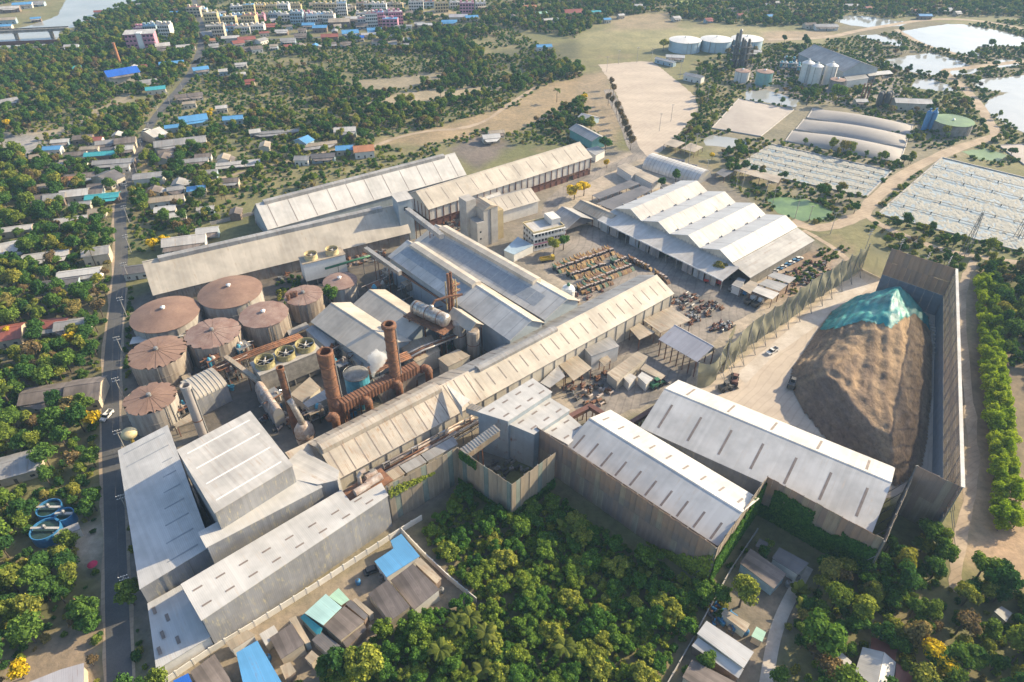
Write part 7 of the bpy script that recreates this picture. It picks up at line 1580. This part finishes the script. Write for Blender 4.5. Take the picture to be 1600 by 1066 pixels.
for ri, L_ in rest.items():
    rng = np.random.default_rng(70+ri); idx = np.where(rng.random(len(L_)) < .07, n_b+rng.integers(0,3,len(L_)), rng.integers(0,n_b,len(L_))); stuff('woodland', 'mixed green trees '+REG[ri][0], 'trees', [(p[0],p[1]) for p in L_], [p[2]*.95 for p in L_], idx, ri)
if len(jp) > 290: L_ = jp[290:]; stuff('woodland', 'smaller leafy trees filling the jungle before the screens', 'trees', [(p[0],p[1]) for p in L_], [p[2] for p in L_], [n_j0+i % 6 for i in range(len(L_))], 55)
for ri, (ph, poly, sp, dn, thr) in enumerate(REG):
    far = ri in (3,4); X, Y = scatter(poly, 3.2 if not far else 6, 140+ri, .62, .30 if not far else .4); rng = np.random.default_rng(ri); S = rng.uniform(.5,1.5,len(X))*(1.0 if not far else 1.8)
    stuff('undergrowth', 'low green and brown shrubs '+ph, 'shrubs', list(zip(X.tolist(), Y.tolist())), S, n_bush0+rng.integers(0,4,len(X)), 200+ri)
X, Y = scatter(JR, 1.9, 171, .95, None, clear=False); rng = np.random.default_rng(8); stuff('undergrowth', 'creeping green shrubs on the floor of the jungle', 'shrubs', list(zip(X.tolist(), Y.tolist())), rng.uniform(.5,1.3,len(X)), n_bj0+rng.integers(0,3,len(X)), 301)
ED = [[(176,720),(200,1066),(235,1066),(190,700)], [(170,430),(205,440),(215,530),(190,660),(178,640)], [(1225,395),(1330,385),(1255,460),(1180,475)], [(1000,250),(1100,200),(1100,160),(1060,210)], [(430,440),(520,420),(540,440),(440,480)], [(1140,290),(1310,320),(1320,350),(1270,355),(1200,330)]]
P_ = []
for i, q in enumerate(ED): X, Y = scatter(q, 2.6, 181+i, .7, None, clear=False); P_ += list(zip(X.tolist(), Y.tolist()))
rng = np.random.default_rng(18); stuff('undergrowth', 'weeds along walls, verges and embankments', 'shrubs', P_, rng.uniform(.4,1.2,len(P_)), n_bush0+rng.integers(0,4,len(P_)), 302)
# trees that stand out one by one
line = smooth_line(gp([(1524,438),(1532,500),(1536,560),(1543,640),(1552,720),(1558,800),(1560,828)]), 2); acc = 0; k = 0; rr2 = random.Random(2); PLN = []
for p, q in zip(line, line[1:]):
    d = math.hypot(q[0]-p[0], q[1]-p[1]); t = 0
    while acc+(d-t) > 3.0: t += 3.0-acc; acc = 0; PLN.append((p[0]+(q[0]-p[0])*t/d, p[1]+(q[1]-p[1])*t/d))
    acc += d-t
for k, p in enumerate(PLN):
    for j in (0,1): put_tree('feathery_tree', POP, k+j, p[0]+j*4.4+rr2.uniform(-.8,.8), p[1]+rr2.uniform(-.6,.6), rr2.uniform(.85,1.3), '%s feathery tree from the far end, %s file beyond the netted wall' % (nth(k), ('inner','outer')[j]), 'tree', 'feathery row', rr2.uniform(0,6), rr2.uniform(.62,.9))
for i, (a, b_, s_, ph) in enumerate(((112,398,1.0,'beside the white house left of the road'),(243,392,.9,'by the road near the steep-roofed store'),(262,386,.8,'against the wall of the steep-roofed store'),(148,672,1.0,'at the road edge below the white pickup'),(897,312,1.2,'above the tan gabled shed'),(912,306,1.1,'right beside the other flowering tree above the tan shed'),(1452,1052,1.25,'beside the red roofed house at the lower right'),(38,1060,.8,'in the lower left corner'),(948,262,.7,'at the bend of the yard lane'),(1112,250,.6,'near the shelters of the sand lot'),(330,184,.8,'between the blue village roofs'),(14,200,.8,'at the left edge by the paved lot'),(25,530,.8,'beside the red roof at the left edge'),(912,160,.8,'in the trees left of the sand lot'),(115,540,.8,'over the roadside red roofs'))):
    x, y = G(a, b_); put_tree('flowering_tree', YEL, i, x, y, s_, 'yellow flowering tree '+ph, 'tree', None, i*1.3)
for a, b_, s_, lab, md in ((520,478,1.25,'lone round green tree between the small tank and the beige halls',ROUND),(945,240,1.35,'round green tree at the near corner of the sand lot track',ROUND),(923,205,1.1,'dark spreading tree by the teal house',BROAD),(1055,286,1.0,'dark round tree in front of the barrel vault',BROAD),(865,398,1.1,'green tree on the office lawn, left one',ROUND),(880,391,1.0,'green tree on the office lawn, right one',ROUND),(1306,165,1.9,'biggest round tree beside the distillery tank',ROUND),(1260,165,1.5,'broad tree at the corner of the covered pond',BROAD),(1032,297,.9,'green tree behind the four-bay warehouse gable',ROUND),(1121,434,1.1,'dark green tree at the warehouse canopy corner',BROAD),(1334,334,.8,'round shrub at the dirt road junction',ROUND),(1036,80,1.3,'round tree left of the pale blue tanks',BROAD),(1090,118,.9,'round tree beside the sand lot pole line',ROUND),(575,1060,1.5,'tall broad tree below the front houses',ROUND),(540,1052,1.2,'leafy tree next to the tall broad one below the front houses',BROAD),(1155,948,1.35,'bushy tree shading the white striped roof',ROUND),(1270,1020,1.7,'big sunlit tree beside the concrete lane',ROUND),(1335,970,1.2,'olive round tree at the lower right',ROUND),(1525,905,1.2,'round green tree by the bare field',ROUND),(1545,920,1.3,'yellowish green tree by the bare field',JUNG),(210,945,1.0,'dark tree at the corner of the roadside shed',BROAD),(140,985,.9,'light green tree by the spirit house',JUNG),(1110,155,.9,'tree at the corner of the covered pond path',BROAD)):
    x, y = G(a, b_); put_tree('shade_tree', md, int(a), x, y, s_, lab, 'tree', None, a*.1)
for i, q in enumerate(((793,341),(802,339),(808,337),(823,334),(829,331))):
    x, y = G(*q); put_tree('cypress', CYP, 0, x, y, 1.0, '%s from the left of the slim cypresses at the white house' % nth(i), 'tree', 'slim cypresses', i)
PP = [(950,165),(956,170),(963,180),(968,190),(972,200),(976,208),(979,218),(983,226),(985,235),(958,150),(954,140)]
for i, q in enumerate(PP):
    x, y = G(*q); put_tree('dry_cypress', DRY, i, x, y, .8, '%s from the left in the straw-brown tree row along the sand lot' % nth(sorted(PP).index(q)), 'tree', 'dry tree row', i, 1.5)
PALMS = [(680,1005),(700,1010),(715,995),(730,1020),(690,1035),(745,1030),(760,1010),(705,1045),(720,1060),(670,1025),(755,1055),(735,985),(862,1010),(880,1030),(1005,905),(880,832)]
for i, q in enumerate(sorted(PALMS)): x, y = G(*q); put_tree('banana_plant', BAN+PALM[2:], i, x, y, 1.25, '%s from the left of the spiky palms in the jungle clearing' % nth(i), 'palm', 'jungle palms', i*1.1)
P2 = [(1265,985),(1252,960),(1280,985),(1400,950),(1412,945),(1375,945),(1450,870),(1358,950),(1410,1000),(1425,1000),(1245,930),(1300,985),(1437,862)]
for i, q in enumerate(sorted(P2)): x, y = G(*q); put_tree('banana_plant', BAN, i, x, y, 1.3, '%s from the left of the banana plants at the lower right' % nth(i), 'banana plant', 'banana plants', i*1.1)
P3 = [(20,640),(60,500),(150,415),(330,300),(385,240),(450,215),(520,200),(310,335),(355,320),(345,300),(120,360),(870,160),(880,175),(330,210),(10,500)]
for i, q in enumerate(sorted(P3)): x, y = G(*q); put_tree('coconut_palm', PALM, i, x, y, 1.3, '%s from the left of the coconut palms in the woods around the road' % nth(i), 'palm', 'coconut palms', i*1.1)
# climbers on the screens
def ivy(label, p0, p1, z, zmax, side, n, seed, z0=.2, name='climbing_ivy'):
    a = Vector(G(*p0, z)); b_ = Vector(G(*p1, z)); u = b_-a; L = u.length; rng = np.random.default_rng(seed); x = rng.random(n)*L
    top = np.array([zmax(t) for t in x/L]); zz = z0+rng.random(n)*np.maximum(top-z0, .1); k = rng.random(n) < np.clip((top+.5-zz)/1.5, 0, 1); k &= top > z0+.3; x, zz = x[k], zz[k]; n = len(x)
    P = np.stack([x, side*(.25+rng.random(n)*.5), zz], 1); Nn = np.stack([rng.normal(0,.4,n), np.full(n,float(side)), rng.uniform(0,.8,n)], 1); Nn /= np.linalg.norm(Nn,axis=1)[:,None]
    me = leaf_mesh(name, P, Nn, .36, leaf_j, rng); o = link(name, me, None, (a.x, a.y, 0), math.atan2(u.y, u.x)); o['kind'] = 'stuff'; tag(o, label, 'climber'); return o
wv = lambda t, a, s_: float(fbm(np.array([t*40+s_]), np.array([s_*1.0]), 7, 5)[0]-.5)*a
ivy('sunlit climber spilling over the end screen of the nearer white shed', (1121,857), (1199.5,744), 17.5, lambda t: 13.5+1.5*t+wv(t,5,1), -1, 8000, 1)
ivy('big dark climber covering the lower part of the brown screen', (1199.5,744), (1380,842), 17.5, lambda t: (15.0 if .10 < t < .47 else (9.5 if .45 <= t < .72 else 12.0 if t >= .72 else 6.0))+wv(t,4,2), -1, 11000, 2)
ivy('climber at the right end of the very long brown screen', (1000,776), (1121,856), 17.5, lambda t: 1+12*t*t+wv(t,6,3), -1, 3000, 3)
ivy('low creeper along the foot of the left pit screen', (714.5,699), (799,757), 17, lambda t: 3.2+wv(t,3,4), -1, 1300, 4)
ivy('low creeper along the foot of the sunlit pit screen', (799,757), (868,706.5), 17, lambda t: 4.2+wv(t,3,5), -1, 1500, 5)
ivy('creeper patch hanging from the top of the left pit screen', (718,701), (745,720), 17, lambda t: 16.8, -1, 500, 6, 13.0)
ivy('dry creeper strands hanging on the teal-striped screen', (605,760), (690,712), 17, lambda t: 16.8-6*t, -1, 700, 7, 11.5)

# ------------------------------------------------------------- hazy air
hz = bpy.data.materials.new('haze_air'); hz.use_nodes = True; nt = hz.node_tree; nt.nodes.clear(); v = N(nt, 'ShaderNodeVolumePrincipled'); v.inputs['Color'].default_value = (.45,.68,1.0,1); v.inputs['Density'].default_value = HAZE; v.inputs['Anisotropy'].default_value = .1
ho = N(nt, 'ShaderNodeOutputMaterial'); nt.links.new(v.outputs[0], ho.inputs['Volume'])
o = link('haze', MB().box(-3100,-700,-1,3100,4700,186).mesh('haze', hz)); o['kind'] = 'stuff'; tag(o, 'thin pale bluish haze filling the air over the valley', 'haze')
for o in bpy.data.objects:
    if '_f' in o.keys(): del o['_f']
